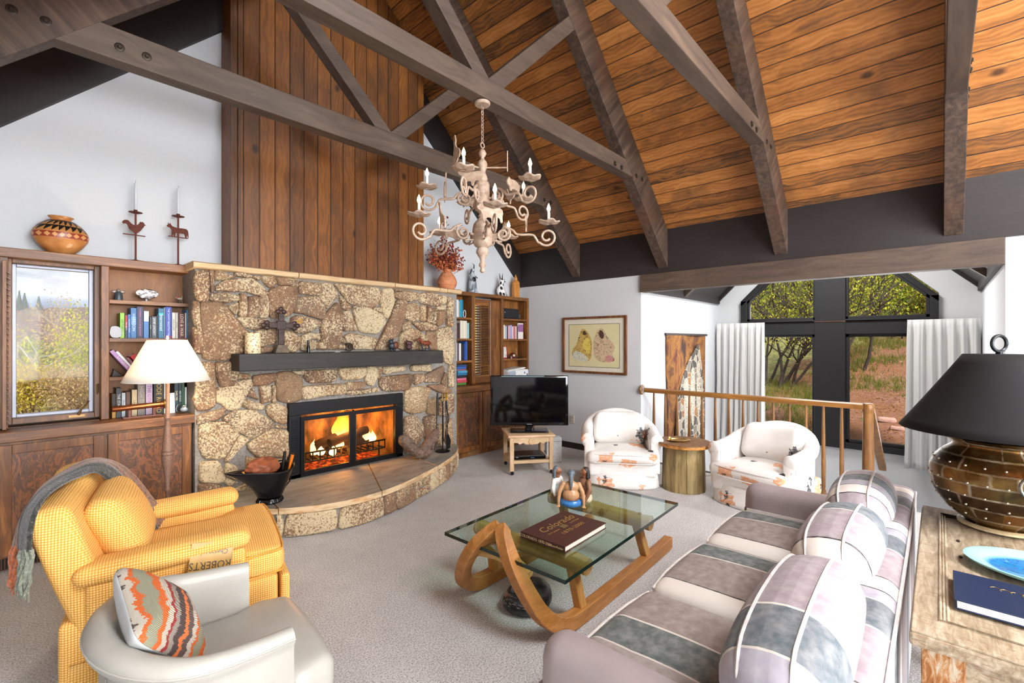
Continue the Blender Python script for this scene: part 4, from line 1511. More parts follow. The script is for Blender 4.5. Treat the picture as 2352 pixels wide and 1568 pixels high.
def shell(m, path, hfn, zb, th, roll, K=None):
    """upholstered wall that follows a plan path; hfn(t) is the height along it; the top rolls outward by `roll`"""
    P = [Vector((a, b, 0)) for a, b in path]
    n = len(P)
    prof_n = 18
    vs = []
    for i in range(n):
        a = P[max(0, i - 1)]
        b = P[min(n - 1, i + 1)]
        d = (b - a).normalized()
        nr = Vector((d.y, -d.x, 0))
        t_ = i / (n - 1)
        H, tk, ro = hfn(t_), th(t_) if callable(th) else th, roll(t_) if callable(roll) else roll
        R_ = (tk + ro) / 2
        pr = [(tk / 2, zb), (tk / 2, zb + (H - zb) * .35), (tk / 2, H - 2.2 * R_ - .01)]
        for k in range(9):
            an = radians(-50 + 230 * k / 8)
            pr.append((ro / 2 + R_ * cos(an), H - R_ + R_ * sin(an)))
        pr += [(-tk / 2, H - R_ - .04), (-tk / 2, zb + (H - zb) * .5), (-tk / 2, zb)]
        for q, z in pr:
            v = P[i] + nr * q
            vs.append((v.x, v.y, z))
    c = len(pr)
    fs = [(i * c + k, i * c + (k + 1) % c, (i + 1) * c + (k + 1) % c, (i + 1) * c + k) for i in range(n - 1) for k in range(c)]
    fs += [tuple(reversed(range(c))), tuple(range((n - 1) * c, n * c))]
    return m.add(vs, fs)

# ================================================================== sofa
sf_ = thing('sofa', 'long three seat sofa in mauve, slate and cream painted stripes', 'sofa', (2.27, .5, 0), 0, None, True)
SA = sofa_mat('sofa_stripes_back', 1.36)
SS = sofa_mat('sofa_stripes_seat', .66 * .842 * 0 + 1.39, 1)
M_armf = flat('9D9191', .6, 0.0, .08, .2, 8.0)
MB().rbox((2.27, .165, .44), (2.3, .15, .62), .055, (0, .0, .0), 10).build('back', SA, sf_, 60)
MB().rbox((2.27, .52, .20), (2.1, .80, .26), .03, (0, 0, 0), 8).build('seat_frame', SA, sf_, 60)
for nm, xa, xb in (('near', 1.13, 1.285), ('far', 3.265, 3.42)):
    a = MB().rbox(((xa + xb) / 2, .52, .375), (xb - xa, .84, .50), .075, (.0, .012, .0), 10).build('armrest', M_armf, sf_, 60)
    MB().box(xa + .012, xb - .012, .9425, .9450, .12, .46).box(xa - .0025, xa + .0, .14, .92, .14, .47).box(xb, xb + .0025, .14, .92, .42, .47).build('cream_panel', flat('DDD8D2', .6), a, 0)
cw = (3.265 - 1.285) / 3
for i in range(3):
    x0 = 1.285 + cw * i
    off = (1.285 + .21 - .66 * .0, x0 - .66 * .86, x0 - .66 * .86)[i]
    mt = sofa_mat('seat_stripes_%s' % 'abc'[i], 1.925 if i == 0 else x0 - .66 * .83, 1, -.66 if i == 0 else .66, .9 if i == 0 else .985)
    def wp(p, i=i):
        return (p.x, p.y, p.z - .018 * max(0, -p.y / .36) + .012 * (1 - (p.x / .33) ** 2))
    c_ = MB().rbox((x0 + cw / 2, .60, .385), (cw - .006, .72, .165), .06, (.0, .01, .02), 12, wp).build('seat_cushion', mt, sf_, 70)
    pm = MB()
    e = cw / 2 - .02
    for zt in (.445, .325):
        pm.tube([(x0 + cw / 2 - e, .945, zt), (x0 + cw / 2 - e * .5, .962, zt + .005), (x0 + cw / 2, .966, zt + .006), (x0 + cw / 2 + e * .5, .962, zt + .005), (x0 + cw / 2 + e, .945, zt)], .005, 6)
    pm.build('piping', flat('D8D2CA', .6), c_)
for i, (xa, xb) in enumerate(((1.10, 1.90), (1.91, 2.565), (2.575, 3.27))):
    mt = sofa_mat('bolster_stripes_%s' % 'abc'[i], (1.93, 2.0, 3.22)[i], 0, (-.88, .66, -.55)[i], (.5, .985, .985)[i])
    def wp(p, i=i):
        u_ = abs(p.x / (.40 if i == 0 else .34)) ** 2.5
        tw = (.02, -.015, .02)[i]
        return (p.x, p.y * (1 - .14 * u_) + tw * p.x, p.z * (1 - .26 * u_))
    L_ = xb - xa
    Mb = rotm(radians(-10))
    cb = Vector(((xa + xb) / 2, .275, .685))
    b_ = MB().rbox(cb, (L_, .27, .38), .118, (.02, .0, .0), 14, wp, Mb).build('back_cushion', mt, sf_, 70)
    pm = MB()
    for dy, dz in ((-.062, .178), (.062, .178)):
        P = []
        for k in range(25):
            x_ = (-1 + 2 * k / 24) * (L_ / 2 - .004)
            ox, oy = max(0, abs(x_) - (L_ / 2 - .118)), max(0, abs(dy) - .017)
            zz_ = .072 + sqrt(max(0, .118 ** 2 - ox * ox - oy * oy))
            P.append(cb + Mb @ Vector(wp(Vector((x_, dy, zz_ + .001)))))
        pm.tube(P, .0055, 6)
    pm.build('piping', flat('B8B4B2', .6), b_)
pm = MB()
pm.tube([(1.14, .094, .72), (2.3, .092, .725), (3.40, .094, .72)], .006, 6).build('piping', flat('C9C6C4', .6), sf_)
for x in (1.2, 3.35):
    for y in (.14, .9):
        MB().box(x - .03, x + .03, y - .03, y + .03, 0, .08).build('foot', flat('2A1E16', .4), sf_, 0)

# ================================================================== patterned armchairs
def tub_chair(loc, rz, label):
    t = thing('armchair', label, 'armchair', loc, rz, 'white brush-mark armchairs by the railing')
    path = [(.29, .33), (.20, .335), (.10, .34), (.0, .34)] + [(-.02 + .34 * cos(radians(a)), .34 * sin(radians(a))) for a in range(96, 268, 9)] + [(.0, -.34), (.10, -.34), (.20, -.335), (.29, -.33)]
    def h(u):
        s = sin(pi * u) ** 1.6
        return .555 + .195 * s
    MB_ = MB()
    shell(MB_, path, h, .10, .085, lambda u: .055 * (1 - .55 * sin(pi * u)))
    MB_.build('back_and_arms', M_splot, t, 75)
    for sg in (-1, 1):
        m = MB()
        m.rbox((.292, sg * .345, .33), (.03, .10, .36), .014, (.008, 0, 0), 6)
        M = Matrix.Translation((.292, sg * .362, .497)) @ Matrix.Rotation(pi / 2, 4, 'Y')
        m.lathe([(.0, -.016), (.066, -.014), (.070, 0), (.064, .014), (.03, .02)], seg=20, M=M)
        m.build('arm_front', M_splot, t, 60)
    def wp(p):
        # T shape: narrower behind the arm fronts
        k = 1.0 if p.x > .13 else .80
        if .10 < p.x <= .17:
            k = .80 + .20 * (p.x - .10) / .07
        return (p.x, p.y * min(1, k), p.z + .012 * (1 - (p.y / .36) ** 2))
    c = MB().rbox((.08, 0, .315), (.64, .73, .13), .055, (.02, .01, .02), 14, wp).build('seat_cushion', M_splot, t, 75)
    pm = MB()
    for z in (.36, .272):
        pm.tube(smoothpath([(.20, .372, z), (.38, .352, z), (.415, .18, z + .004), (.42, 0, z + .006), (.415, -.18, z + .004), (.38, -.352, z), (.20, -.372, z)], 2), .0045, 6)
    pm.build('piping', flat('E2DED9', .7), c)
    def wb_(p):
        r = 1 - .12 * max(0, p.z / .2) ** 2
        return (p.x - .10 * (abs(p.y) / .3) ** 2 * -.6, p.y * r, p.z)
    MB().rbox((-.17, 0, .545), (.19, .58, .36), .08, (.03, 0, .01), 10, wb_, rotm(0, radians(-14))).build('back_cushion', M_splot, t, 75)
    m = MB()
    m.rbox((.02, 0, .20), (.68, .70, .16), .03, (0, 0, 0), 8)
    m.build('seat_base', M_splot, t, 60)
    # skirt to the floor with kick pleats
    out = [(.375, -.365), (.375, .365), (.05, .375), (-.28, .29), (-.38, .10), (-.38, -.10), (-.28, -.29), (.05, -.375)]
    P = smoothpoly(out, 2)
    n = len(P)
    vs = []
    rows = 6
    for j in range(rows):
        z = .185 * (1 - j / (rows - 1)) + .004
        fl = 1 + .05 * j / (rows - 1)
        for i, (x, y) in enumerate(P):
            w = 1 + .010 * sin(i * 2.1) * j / rows
            vs.append((x * fl * w, y * fl * w, z))
    fs = [(j * n + i, j * n + (i + 1) % n, j * n + n + (i + 1) % n, j * n + n + i) for j in range(rows - 1) for i in range(n)]
    MB().add(vs, fs).build('skirt', M_splot, t, 60, solid=.006)
    return t
tub_chair((4.70, 2.66, 0), radians(214), 'white armchair with orange and black brush marks, between television and round table')
tub_chair((4.95, 1.22, 0), radians(166), 'white armchair with orange and black brush marks, between round table and sofa')

# ================================================================== grey leather chair
gc = thing('tub_chair', 'sage grey leather tub chair in the front left corner', 'armchair', (.53, 2.02, 0), radians(-6))
path = [(.19, .315), (.10, .325), (.0, .33), (-.06, .33)] + [(-.05 + .245 * cos(radians(a)), .33 * sin(radians(a))) for a in range(98, 264, 8)] + [(-.06, -.33), (.0, -.33), (.10, -.325), (.19, -.315)]
m = MB()
shell(m, path, lambda u: .545 + .075 * sin(pi * u) ** 1.2, .04, .05, lambda u: .012 + .03 * sin(pi * u))
m.build('back_and_arms', M_leather, gc, 60)
def wp(p):
    k = 1.0 if p.x > .15 else (.84 if p.x < .08 else .84 + .16 * (p.x - .08) / .07)
    tap = 1 - .10 * max(0, p.x / .3) ** 2 if p.x > .18 else 1
    return (p.x, p.y * k * tap, p.z + .02 * (1 - (p.y / .3) ** 2) + (.015 * p.x))
c = MB().rbox((.06, 0, .285), (.60, .66, .15), .05, (.01, 0, .02), 14, wp).build('seat_cushion', M_leather, gc, 70)
pm = MB()
pm.tube(smoothpath([(.16, .322, .335), (.30, .300, .338), (.352, .25, .342), (.362, 0, .352), (.352, -.25, .342), (.30, -.300, .338), (.16, -.322, .335)], 2), .0045, 6)
pm.build('piping', M_leather, c)
MB().rbox((.03, 0, .13), (.60, .62, .17), .04, (.0, 0, 0), 8).build('seat_base', M_leather, gc, 60)
sm = flat('7C7B70', .5)
pm = MB()
for u0 in (0.36, .64):
    i = int(u0 * (len(path) - 1))
    x, y = path[i]
    d = Vector((x + .06, y, 0)).normalized()
    q = Vector((x, y, 0)) + d * .0275
    pm.tube([(q.x, q.y, .06), (q.x, q.y, .3), (q.x + d.x * .002, q.y + d.y * .002, .50)], .0022, 5)
pm.build('seam', sm, gc)
pm = MB()
P = []
for i, (x, y) in enumerate(path):
    a = Vector(path[max(0, i - 1)]); b = Vector(path[min(len(path) - 1, i + 1)])
    d = (b - a).normalized()
    u = i / (len(path) - 1)
    H = .545 + .075 * sin(pi * u) ** 1.2
    ro = .012 + .03 * sin(pi * u)
    R_ = (.05 + ro) / 2
    P.append((x + d.y * (ro / 2 + R_ * 1.0), y - d.x * (ro / 2 + R_ * 1.0), H - R_ * .95))
pm.tube(P, .0035, 6)
pm.build('rim_piping', M_leather, gc)

# kilim pillow
def kilim():
    t = NT('striped_wool')
    x, y, z = t.sep()[0:3]
    q = t.math('ADD', z, t.math('MULTIPLY', t.noise(t.map((1, 3, 1)), 9, 3), .05))
    f = t.math('FRACT', t.math('MULTIPLY', q, 5.2))
    n = t.noise(t.map((8, 60, 60)), 3, 3)
    f = t.math('FRACT', t.math('ADD', f, t.math('MULTIPLY', n, .12)))
    c = t.ramp(f, [(0, '4A3D3A'), (.14, '8E8478'), (.24, '8E2F2C'), (.30, 'B5AB9A'), (.40, 'C8602A'), (.50, '8C8B74'), (.66, 'C8602A'), (.72, 'B9B0A2'), (.82, '5A4A44'), (.92, 'D0703A')], 'CONSTANT')
    wv = t.n('TexWave', {'Vector': t.map((1, 1, 1)), 'Scale': 120.0}).outputs['Fac']
    return t.bsdf(c, .9, 0, t.bump(t.math('ADD', wv, n), .5, .004))
pl = thing('throw_pillow', 'small pillow striped in orange, brown and sage with a pale back, on the grey chair', 'pillow', (.47, 2.06, .47), 0)
pl.rotation_euler = (radians(24), radians(-38), radians(-14))
def wpl(p):
    k = abs(p.y / .19) ** 2.2
    k2 = abs(p.z / .17) ** 2.2
    return (p.x * (1 - .80 * max(k, k2)), p.y * (1 + .05 * k2), p.z * (1 + .05 * k))
a = MB()
a.rbox((0, 0, .155), (.14, .38, .31), .065, (.02, 0, 0), 12, wpl)
f_, g2 = MB(), MB()
for f in a.f:
    c = sum((Vector(a.v[i]) for i in f), Vector()) / len(f)
    (f_ if c.x > .0 else g2).add([a.v[i] for i in f], [tuple(range(len(f)))])
def weld(o):
    md = o.modifiers.new('weld', 'WELD')
    md.merge_threshold = .0005
    return o
weld(f_.build('patterned_front', kilim(), pl, 180))
weld(g2.build('pale_back', flat('C6C9C9', .8, 0.0, .05), pl, 180))

# ================================================================== yellow armchair
yc = thing('armchair', 'yellow waffle weave armchair with a throw over its back', 'armchair', (.63, 3.03, 0), radians(-13))
YM = M_yel
MB().rbox((.02, 0, .20), (.84, .80, .30), .03, (.01, 0, 0), 10).build('seat_base', YM, yc, 60)
def wy(p):
    k = 1.0 if p.x > .20 else (.68 if p.x < .14 else .68 + .32 * (p.x - .14) / .06)
    return (p.x, p.y * k, p.z + .02 * (1 - (p.y / .4) ** 2) + .02 * p.x)
c = MB().rbox((.085, 0, .405), (.77, .84, .14), .05, (.01, .0, .015), 14, wy).build('seat_cushion', YM, yc, 70)
pm = MB()
for z in (.462, .352):
    pm.tube(smoothpath([(.26, .4195, z), (.44, .417, z + .008), (.470, .385, z + .008), (.4735, 0, z + .024), (.470, -.385, z + .008), (.44, -.417, z + .008), (.26, -.4195, z)], 2), .0045, 6)
pm.build('piping', flat('D99A3A', .8), c)
MB().rbox((.475, 0, .19), (.045, .80, .28), .02, (.0, 0, 0), 8).build('front_panel', YM, yc, 60)
for sg in (1, -1):
    m = MB()
    m.rbox((-.01, sg * .372, .33), (.60, .125, .40), .03, (.0, .0, 0), 8)
    a = m.build('armrest', YM, yc, 60)
    def wa(p, sg=sg):
        return (p.x, p.y, p.z + .03 * ((p.x + .36) / .7) ** 2 - .014 * (p.x > .28) * (p.x - .28) * 10)
    MB().rbox((-.02, sg * .375, .545), (.65, .165, .085), .04, (.01, .01, .012), 10, wa).build('arm_pad', YM, a, 70)
def wbk(p):
    r = 1 - .10 * max(0, (p.z) / .33) ** 1.5
    return (p.x - .03 * (p.z / .33), p.y * r, p.z + .055 * max(0, min(1, (p.y - .02) / .16)) * max(0, p.z / .32))
MB().rbox((-.345, 0, .53), (.15, .82, .64), .05, (.015, 0, .02), 10, wbk, rotm(0, radians(-13))).build('back', YM, yc, 60)
def wbp(p):
    k = max(abs(p.y / .29), abs(p.z / .20)) ** 3
    return (p.x * (1 - .35 * k), p.y, p.z)
MB().rbox((-.225, .0, .64), (.17, .56, .37), .07, (.03, 0, .015), 12, wbp, rotm(0, radians(-24))).build('back_pillow', YM, yc, 70)
# skirt with pleats
out = [(.50, -.41), (.50, .41), (-.34, .41), (-.36, -.41)]
P = []
for i in range(4):
    a, b = Vector(out[i]), Vector(out[(i + 1) % 4])
    for k in range(12):
        P.append(tuple(a.lerp(b, k / 12)))
n = len(P)
vs = []
for j in range(4):
    z = .17 * (1 - j / 3) + .004
    for i, (x, y) in enumerate(P):
        w = 1 + .03 * j / 3 + (.012 * sin(i * 2.6)) * j / 3
        vs.append((x * w, y * w, z))
MB().add(vs, [(j * n + i, j * n + (i + 1) % n, j * n + n + (i + 1) % n, j * n + n + i) for j in range(3) for i in range(n)]).build('skirt', YM, yc, 60, solid=.006)
# side pocket
MB().rbox((.10, -.452, .36), (.36, .02, .22), .008, (0, .006, 0), 6).build('side_pocket', YM, yc, 60)

# throw draped over the back: dark green velvet border, brown and rust body
def throw_mat():
    t = NT('chenille_throw')
    u = t.sep(t.n('UVMap').outputs[0]) if False else t.sep(t.co('Generated'))
    return None
def cloth(name, pts_a, pts_b, mat, parent, n=40, w=8, wave=.006, th=.010):
    """ribbon of cloth between two guide lines"""
    A = smoothpath(pts_a, 3)
    B = smoothpath(pts_b, 3)
    def at(L, u):
        k = u * (len(L) - 1)
        i = min(len(L) - 2, int(k))
        return L[i].lerp(L[i + 1], k - i)
    m = MB()
    def fn(u, v):
        p = at(A, u).lerp(at(B, u), v)
        return p + Vector((noise.noise(Vector((u * 7, v * 4, 1))), noise.noise(Vector((u * 7, v * 4, 5))), noise.noise(Vector((u * 9, v * 6, 9))) + sin(v * 14 + u * 3) * .4)) * wave
    m.grid(fn, n, w)
    return m.build(name, mat, parent, 180, solid=th)
def chen(name, cols, sc=(30, 4, 30)):
    t = NT(name)
    n = t.noise(t.map(sc), 3, 5, .7)
    f = t.noise(t.co(), 140, 2)
    c = t.ramp(t.math('ADD', t.math('MULTIPLY', n, .75), t.math('MULTIPLY', f, .25)), cols)
    return t.bsdf(c, .85, 0, t.bump(f, .7, .006), **{'Sheen Weight': .4})
M_gr = chen('green_velvet', [(.40, '191B17'), (.55, '2E3129'), (.70, '74776A')])
M_br = chen('brown_rust_weave', [(.36, '3E2E26'), (.45, '6E4A38'), (.51, '857866'), (.56, '9A5630'), (.66, '4A3E36')], (14, 70, 14))
th_ = thing('throw_blanket', 'brown and rust chenille throw with dark green border over the yellow chair', 'blanket', (0, 0, 0), 0)
th_.location = yc.location
th_.rotation_euler = yc.rotation_euler
# guide lines across the back of the chair (chair space), from the front of the seat back over the top and down behind
def g(y, o=0.0):
    return y
near_in = [(-.125, .21, .46), (-.135, .22, .50), (-.204, .20, .640), (-.265, .17, .767), (-.318, .12, .862), (-.352, .05, .893), (-.401, -.08, .896), (-.440, -.20, .889), (-.462, -.29, .872), (-.475, -.36, .835), (-.478, -.395, .77), (-.478, -.40, .69)]
near_out = [(-.095, .27, .47), (-.105, .275, .51), (-.175, .265, .66), (-.240, .25, .79), (-.295, .20, .885), (-.351, .12, .925), (-.415, .0, .918), (-.466, -.12, .900), (-.500, -.20, .868), (-.520, -.28, .82), (-.525, -.32, .76), (-.525, -.33, .69)]
far_ = [(-.05, .33, .53), (-.10, .335, .60), (-.18, .335, .74), (-.25, .33, .84), (-.31, .30, .90), (-.37, .24, .925), (-.45, .14, .905), (-.52, .02, .865), (-.555, -.08, .80), (-.56, -.16, .75), (-.56, -.22, .72), (-.56, -.26, .69)]
cloth('green_border', near_in, near_out, M_gr, th_, 60, 8, .004, .016)
cloth('woven_body', near_out, far_, M_br, th_, 60, 20, .008, .009)
fr = MB(); fr2 = MB()
rnd = random.Random(5)
for k in range(26):
    u = k / 25
    x = -.478 - .07 * u + rnd.uniform(-.008, .008)
    y = -.40 + .13 * u
    q = [(x, y, .695)]
    for s in range(1, 7):
        q.append((x + rnd.uniform(-.010, .010) - .002 * s, y + rnd.uniform(-.010, .010), .695 - s * (.030 + .006 * rnd.random())))
    (fr if k < 15 else fr2).tube(q, [.006, .0065, .006, .0065, .006, .005, .002], 6)
fr.build('sage_fringe', chen('sage_yarn', [(.35, '5A5E52'), (.6, '8C917F')]), th_)
fr2.build('rust_fringe', chen('rust_yarn', [(.35, '3A3430'), (.5, 'A8582E'), (.7, 'C8703A')]), th_)
# ================================================================== sled coffee table
M_sled = wood('7A4A22', 'AA7236', 'C8925A', 0, .45, .9, .9, False, .35)
M_sledy = wood('8E6230', 'C09858', 'DCBC80', 1, .45, .9, .9, False, .3)
M_sledz = wood('8A5828', 'BE8A44', 'D8AA68', 2, .45, .9, .9, False, .3)
ct = thing('coffee_table', 'wooden sled coffee table with a thick glass top', 'coffee table', (2.48, 1.80, 0), radians(1.8))
def sweep(m, pts, w, h, it=2):
    """rectangular bar following a path; w across, h within the path's own plane"""
    P = smoothpath(pts, it)
    vs = []
    for i, p in enumerate(P):
        a = P[max(0, i - 1)]
        b = P[min(len(P) - 1, i + 1)]
        d = (b - a).normalized()
        sd = Vector((0, 1, 0))
        sd = (sd - d * sd.dot(d)).normalized()
        u = d.cross(sd)
        j = noise.noise(p * 6) * .004
        for s_, t_ in ((-1, -1), (1, -1), (1, 1), (-1, 1)):
            vs.append(p + sd * (s_ * w / 2 + j) + u * (t_ * h / 2 + j))
    n = len(P)
    fs = [(i * 4 + k, i * 4 + (k + 1) % 4, i * 4 + 4 + (k + 1) % 4, i * 4 + 4 + k) for i in range(n - 1) for k in range(4)]
    fs += [(3, 2, 1, 0), tuple(range(n * 4 - 4, n * 4))]
    m.add(vs, fs)
for sg in (-1, 1):
    y = sg * .335
    m = MB()
    sweep(m, [(.87, y, .055), (.70, y, .045), (.3, y, .043), (0, y, .043), (-.30, y, .045), (-.50, y * .98, .055), (-.63, y * .90, .13), (-.69, y * .70, .26), (-.70, y * .42, .40), (-.665, y * .16, .49), (-.625, y * .02, .525)], .062, .082)
    m.build('runner', M_sled, ct, 50, .012)
for x in (-.385, .40):
    m = MB()
    P = [Vector((x + .01 * noise.noise(Vector((k, x, 0))), -.41 + .82 * k / 12, .348 + .006 * noise.noise(Vector((k * .7, x, 5))))) for k in range(13)]
    m.tube(P, [.048 + .006 * noise.noise(Vector((k * .8, x * 9, 2))) for k in range(13)], 12)
    m.build('crossbeam', M_sledy, ct, 50)
for x, x2 in ((-.385, -.33), (.40, .50)):
    for y in (-.30, .30):
        MB().beam((x + .005, y, .335), (x2, y * 1.09, .07), .058, .05, (0, 1, 0)).build('leg', M_sledz, ct, 40, .006)
for x in (-.385, .40):
    for y in (-.33, .30):
        MB().tube([(x, y, .38), (x, y, .3995)], .011, 10).build('peg', M_sledz, ct)
# front plank with finger hole
m = MB()
m.tube([(-.62, -.20, .33), (-.61, -.08, .355), (-.605, .05, .362), (-.61, .18, .345), (-.625, .27, .30)], [.022, .034, .036, .034, .024], 10, flatz=1)
m.build('front_plank', M_sledy, ct)
M = Matrix.Translation((-.575, -.02, .36)) @ Matrix.Rotation(pi / 2, 4, 'Y')
MB().lathe([(.014, 0), (.015, .003), (.010, .004)], seg=16, M=M).build('plank_hole', flat('3A2410', .8), ct)
def table_glass():
    t = NT('green_tinted_glass')
    tr = t.n('BsdfTransparent', {'Color': (.80, .90, .84, 1)})
    gl = t.n('BsdfGlossy', {'Color': (1, 1, 1, 1), 'Roughness': .01})
    fr = t.n('Fresnel', {'IOR': 1.5})
    t.set(t.out.inputs['Surface'], t.n('MixShader', {0: t.math('MULTIPLY', fr.outputs[0], t.math('SUBTRACT', 1.0, t.n('NewGeometry').outputs['Backfacing'])), 1: tr, 2: gl}))
    return t.m
gm = MB()
x0, x1, y0, y1 = -.70, .70, -.475, .385
gm.box(x0, x1, y0, y1, .400, .420)
gm.mi = [0, 0, 1, 1, 1, 1]
gm.build('glass_top', [table_glass(), flat('0E2620', .08, 0.0, .2)], ct, 0)

# brown photo book on the glass
cb_ = thing('book', 'large brown picture book about Colorado lying on the glass table', 'book', (2.24, 1.632, .4205), radians(1.5))
M_cover = flat('44241C', .5, 0.0, .06, .15, 300.0)
M_gold = flat('A9864A', .4, .4, .05)
m = MB()
m.box(-.218, .218, -.155, .155, .031, .0345).box(-.218, .218, -.155, .155, 0, .0035).box(-.2205, -.216, -.155, .155, 0, .0345)
m.build('cover', M_cover, cb_, 0, .0015)
MB().box(-.214, .212, -.149, .149, .0036, .0309).build('pages', M_page, cb_, 0)
text('Colorado', .085, 'lettering', M_gold, cb_, (.01, .062, .0348), (0, 0, 0), .0003, italic=.25)
text('1870-2000', .042, 'lettering', M_gold, cb_, (.02, -.048, .0348), (0, 0, 0), .0003, sx=1.25)
text('W.H. Jackson', .020, 'lettering', M_gold, cb_, (-.10, .004, .0348), (0, 0, 0), .0003)
text('John Fielder', .020, 'lettering', M_gold, cb_, (.12, .010, .0348), (0, 0, 0), .0003)
MB().box(-.018, .03, -.010, .030, .0346, .0350).build('gold_stamp', flat('6A5A34', .5), cb_, 0)
text('COLORADO 1870-2000', .022, 'lettering', flat('D8C49A', .5), cb_, (-.2210, .045, .0165), (pi / 2, 0, -pi / 2), .0003)
text('JacksonFielder', .017, 'lettering', flat('D8C49A', .5), cb_, (-.2210, -.095, .0165), (pi / 2, 0, -pi / 2), .0003, italic=.2)

# ------------------------------------------------------------------ seated figures
def caps(m, a, b, ra, rb, seg=10):
    a, b = Vector(a), Vector(b)
    P = [a.lerp(b, i / 4) for i in range(5)]
    m.tube(P, [ra + (rb - ra) * i / 4 for i in range(5)], seg)
    m.ball(a, ra, seg, 7)
    m.ball(b, rb, seg, 7)
fg = thing('figurine', 'glazed ceramic group of three long haired people sitting in a ring on the glass table', 'figurine', (2.665, 1.885, .4205), radians(-55))
fg.scale = (1.15, 1.15, 1.05)
C_skin, C_skin2, C_skin3 = flat('C2946A', .35), flat('8A5A3C', .35), flat('8A6248', .4)
C_hair, C_hair2 = flat('5E6A74', .4, 0.0, .3, .5, 60.0), flat('2E2624', .5, 0.0, .3, .5, 60.0)
C_shirt, C_blue, C_cream = flat('E4E6E4', .3), flat('3F80C4', .25), flat('D8C8A4', .5, 0.0, .15, .4, 60.0)
# frame: -y towards the viewer.  Middle person, back to the viewer, leaning back on the hands
m = MB()
m.ball((0, -.045, .028), (.062, .045, .032))
caps(m, (-.045, -.03, .025), (-.062, .03, .03), .028, .024)
caps(m, (.045, -.03, .025), (.062, .03, .03), .028, .024)
m.build('blue_trousers', C_blue, fg, 180, vox=.004)
m = MB()
m.ball((0, -.043, .075), (.050, .036, .045))
m.ball((0, -.036, .125), (.046, .030, .042))
caps(m, (0, -.03, .16), (0, -.026, .185), .016, .014)
m.ball((0, -.024, .205), (.021, .024, .027))
for s in (-1, 1):
    caps(m, (s * .046, -.034, .145), (s * .068, -.045, .095), .015, .013)
    caps(m, (s * .068, -.045, .095), (s * .074, -.055, .045), .013, .010)
    caps(m, (s * .074, -.055, .045), (s * .074, -.052, .012), .010, .009)
    for q in range(4):
        caps(m, (s * (.066 + .005 * q), -.052, .008), (s * (.066 + .0065 * q), -.072, .005), .0035, .003, 6)
m.build('bare_body', C_skin, fg, 180, vox=.003)
m = MB()
m.ball((0, -.028, .212), (.024, .026, .026))
caps(m, (0, -.05, .20), (0, -.064, .15), .014, .010)
caps(m, (0, -.064, .15), (0, -.070, .115), .010, .004)
m.build('tied_hair', C_hair, fg, 180, vox=.003)
MB().tube([(-.046, -.055, .058), (-.03, -.078, .056), (0, -.088, .055), (.03, -.078, .056), (.046, -.055, .058)], .003, 6).build('belt', flat('8A4A2A', .4), fg)
def sitter(cx, cy, face, body, skin, hair, legs, nm):
    c, s_ = cos(face), sin(face)
    def T(x, y, z):
        return (cx + x * c - y * s_, cy + x * s_ + y * c, z)
    m = MB()
    m.ball(T(0, 0, .03), .045)
    for s in (-1, 1):
        caps(m, T(s * .03, .0, .03), T(s * .038, .05, .055), .026, .022)
        caps(m, T(s * .038, .05, .055), T(s * .03, .06, .012), .02, .014)
    m.build(nm[0], legs, fg, 180, vox=.004)
    m = MB()
    m.ball(T(0, -.005, .08), (.040, .036, .045))
    m.ball(T(0, .0, .128), (.040, .030, .036))
    for s in (-1, 1):
        caps(m, T(s * .040, 0, .145), T(s * .058, .002, .10), .0155, .014)
        caps(m, T(s * .058, .002, .10), T(s * .060, .018, .058), .014, .011)
    m.build(nm[1], body, fg, 180, vox=.0035)
    m = MB()
    caps(m, T(0, 0, .155), T(0, .002, .185), .015, .014)
    m.ball(T(0, .006, .205), (.020, .020, .026))
    m.ball(T(0, .028, .203), .005)
    m.ball(T(0, .022, .192), (.008, .006, .004))
    for s in (-1, 1):
        m.ball(T(s * .020, .004, .205), (.004, .004, .007))
        caps(m, T(s * .060, .020, .055), T(s * .060, .034, .035), .010, .009)
        for q in range(4):
            caps(m, T(s * (.053 + .0045 * q), .036, .030), T(s * (.053 + .0045 * q), .042, .014), .0032, .0028, 6)
    m.build('face_and_hands', skin, fg, 180, vox=.0028)
    m = MB()
    m.ball(T(0, -.004, .213), (.023, .022, .024))
    for s in (-1, 1):
        caps(m, T(s * .018, -.008, .205), T(s * .026, -.004, .165), .012, .008)
    caps(m, T(0, -.016, .205), T(0, -.026, .16), .016, .010)
    m.build('long_hair', hair, fg, 180, vox=.003)
sitter(-.085, .05, radians(-115), C_shirt, C_skin2, C_hair, flat('7A6A50', .4), ('trousers', 'white_shirt'))
sitter(.085, .045, radians(118), C_skin3, C_skin2, C_hair2, C_cream, ('cream_blanket', 'brown_chest'))

# curled animal sculpture below the table
an = thing('animal_sculpture', 'dark carved sculpture of a curled up sleeping animal under the sled table', 'sculpture', (2.06, 1.79, 0), radians(-60))
m = MB()
for k in range(34):
    a = radians(-170 + 330 * k / 33)
    r = .040 + .036 * sin(pi * k / 33)
    m.ball((.085 * cos(a), .080 * sin(a), r * .98), (r * 1.05, r * 1.05, r * 1.05))
m.ball((0, 0, .055), (.085, .085, .055))
m.build('body', flat('26262A', .35, 0.0, .6, .8, 40.0), an, 180, vox=.006)
m = MB()
m.ball((-.02, -.045, .095), (.055, .040, .036))
caps(m, (-.02, -.05, .09), (.03, -.09, .07), .030, .017)
for s in (-1, 1):
    m.ball((-.055, -.045 + s * .03, .125), (.014, .010, .022))
m.build('head', flat('4A4446', .35, 0.0, .5, .6, 50.0), an, 180, vox=.004)
MB().ball((.042, -.098, .075), .009).build('nose', flat('C8C4C0', .3), an)
m = MB()
rnd = random.Random(3)
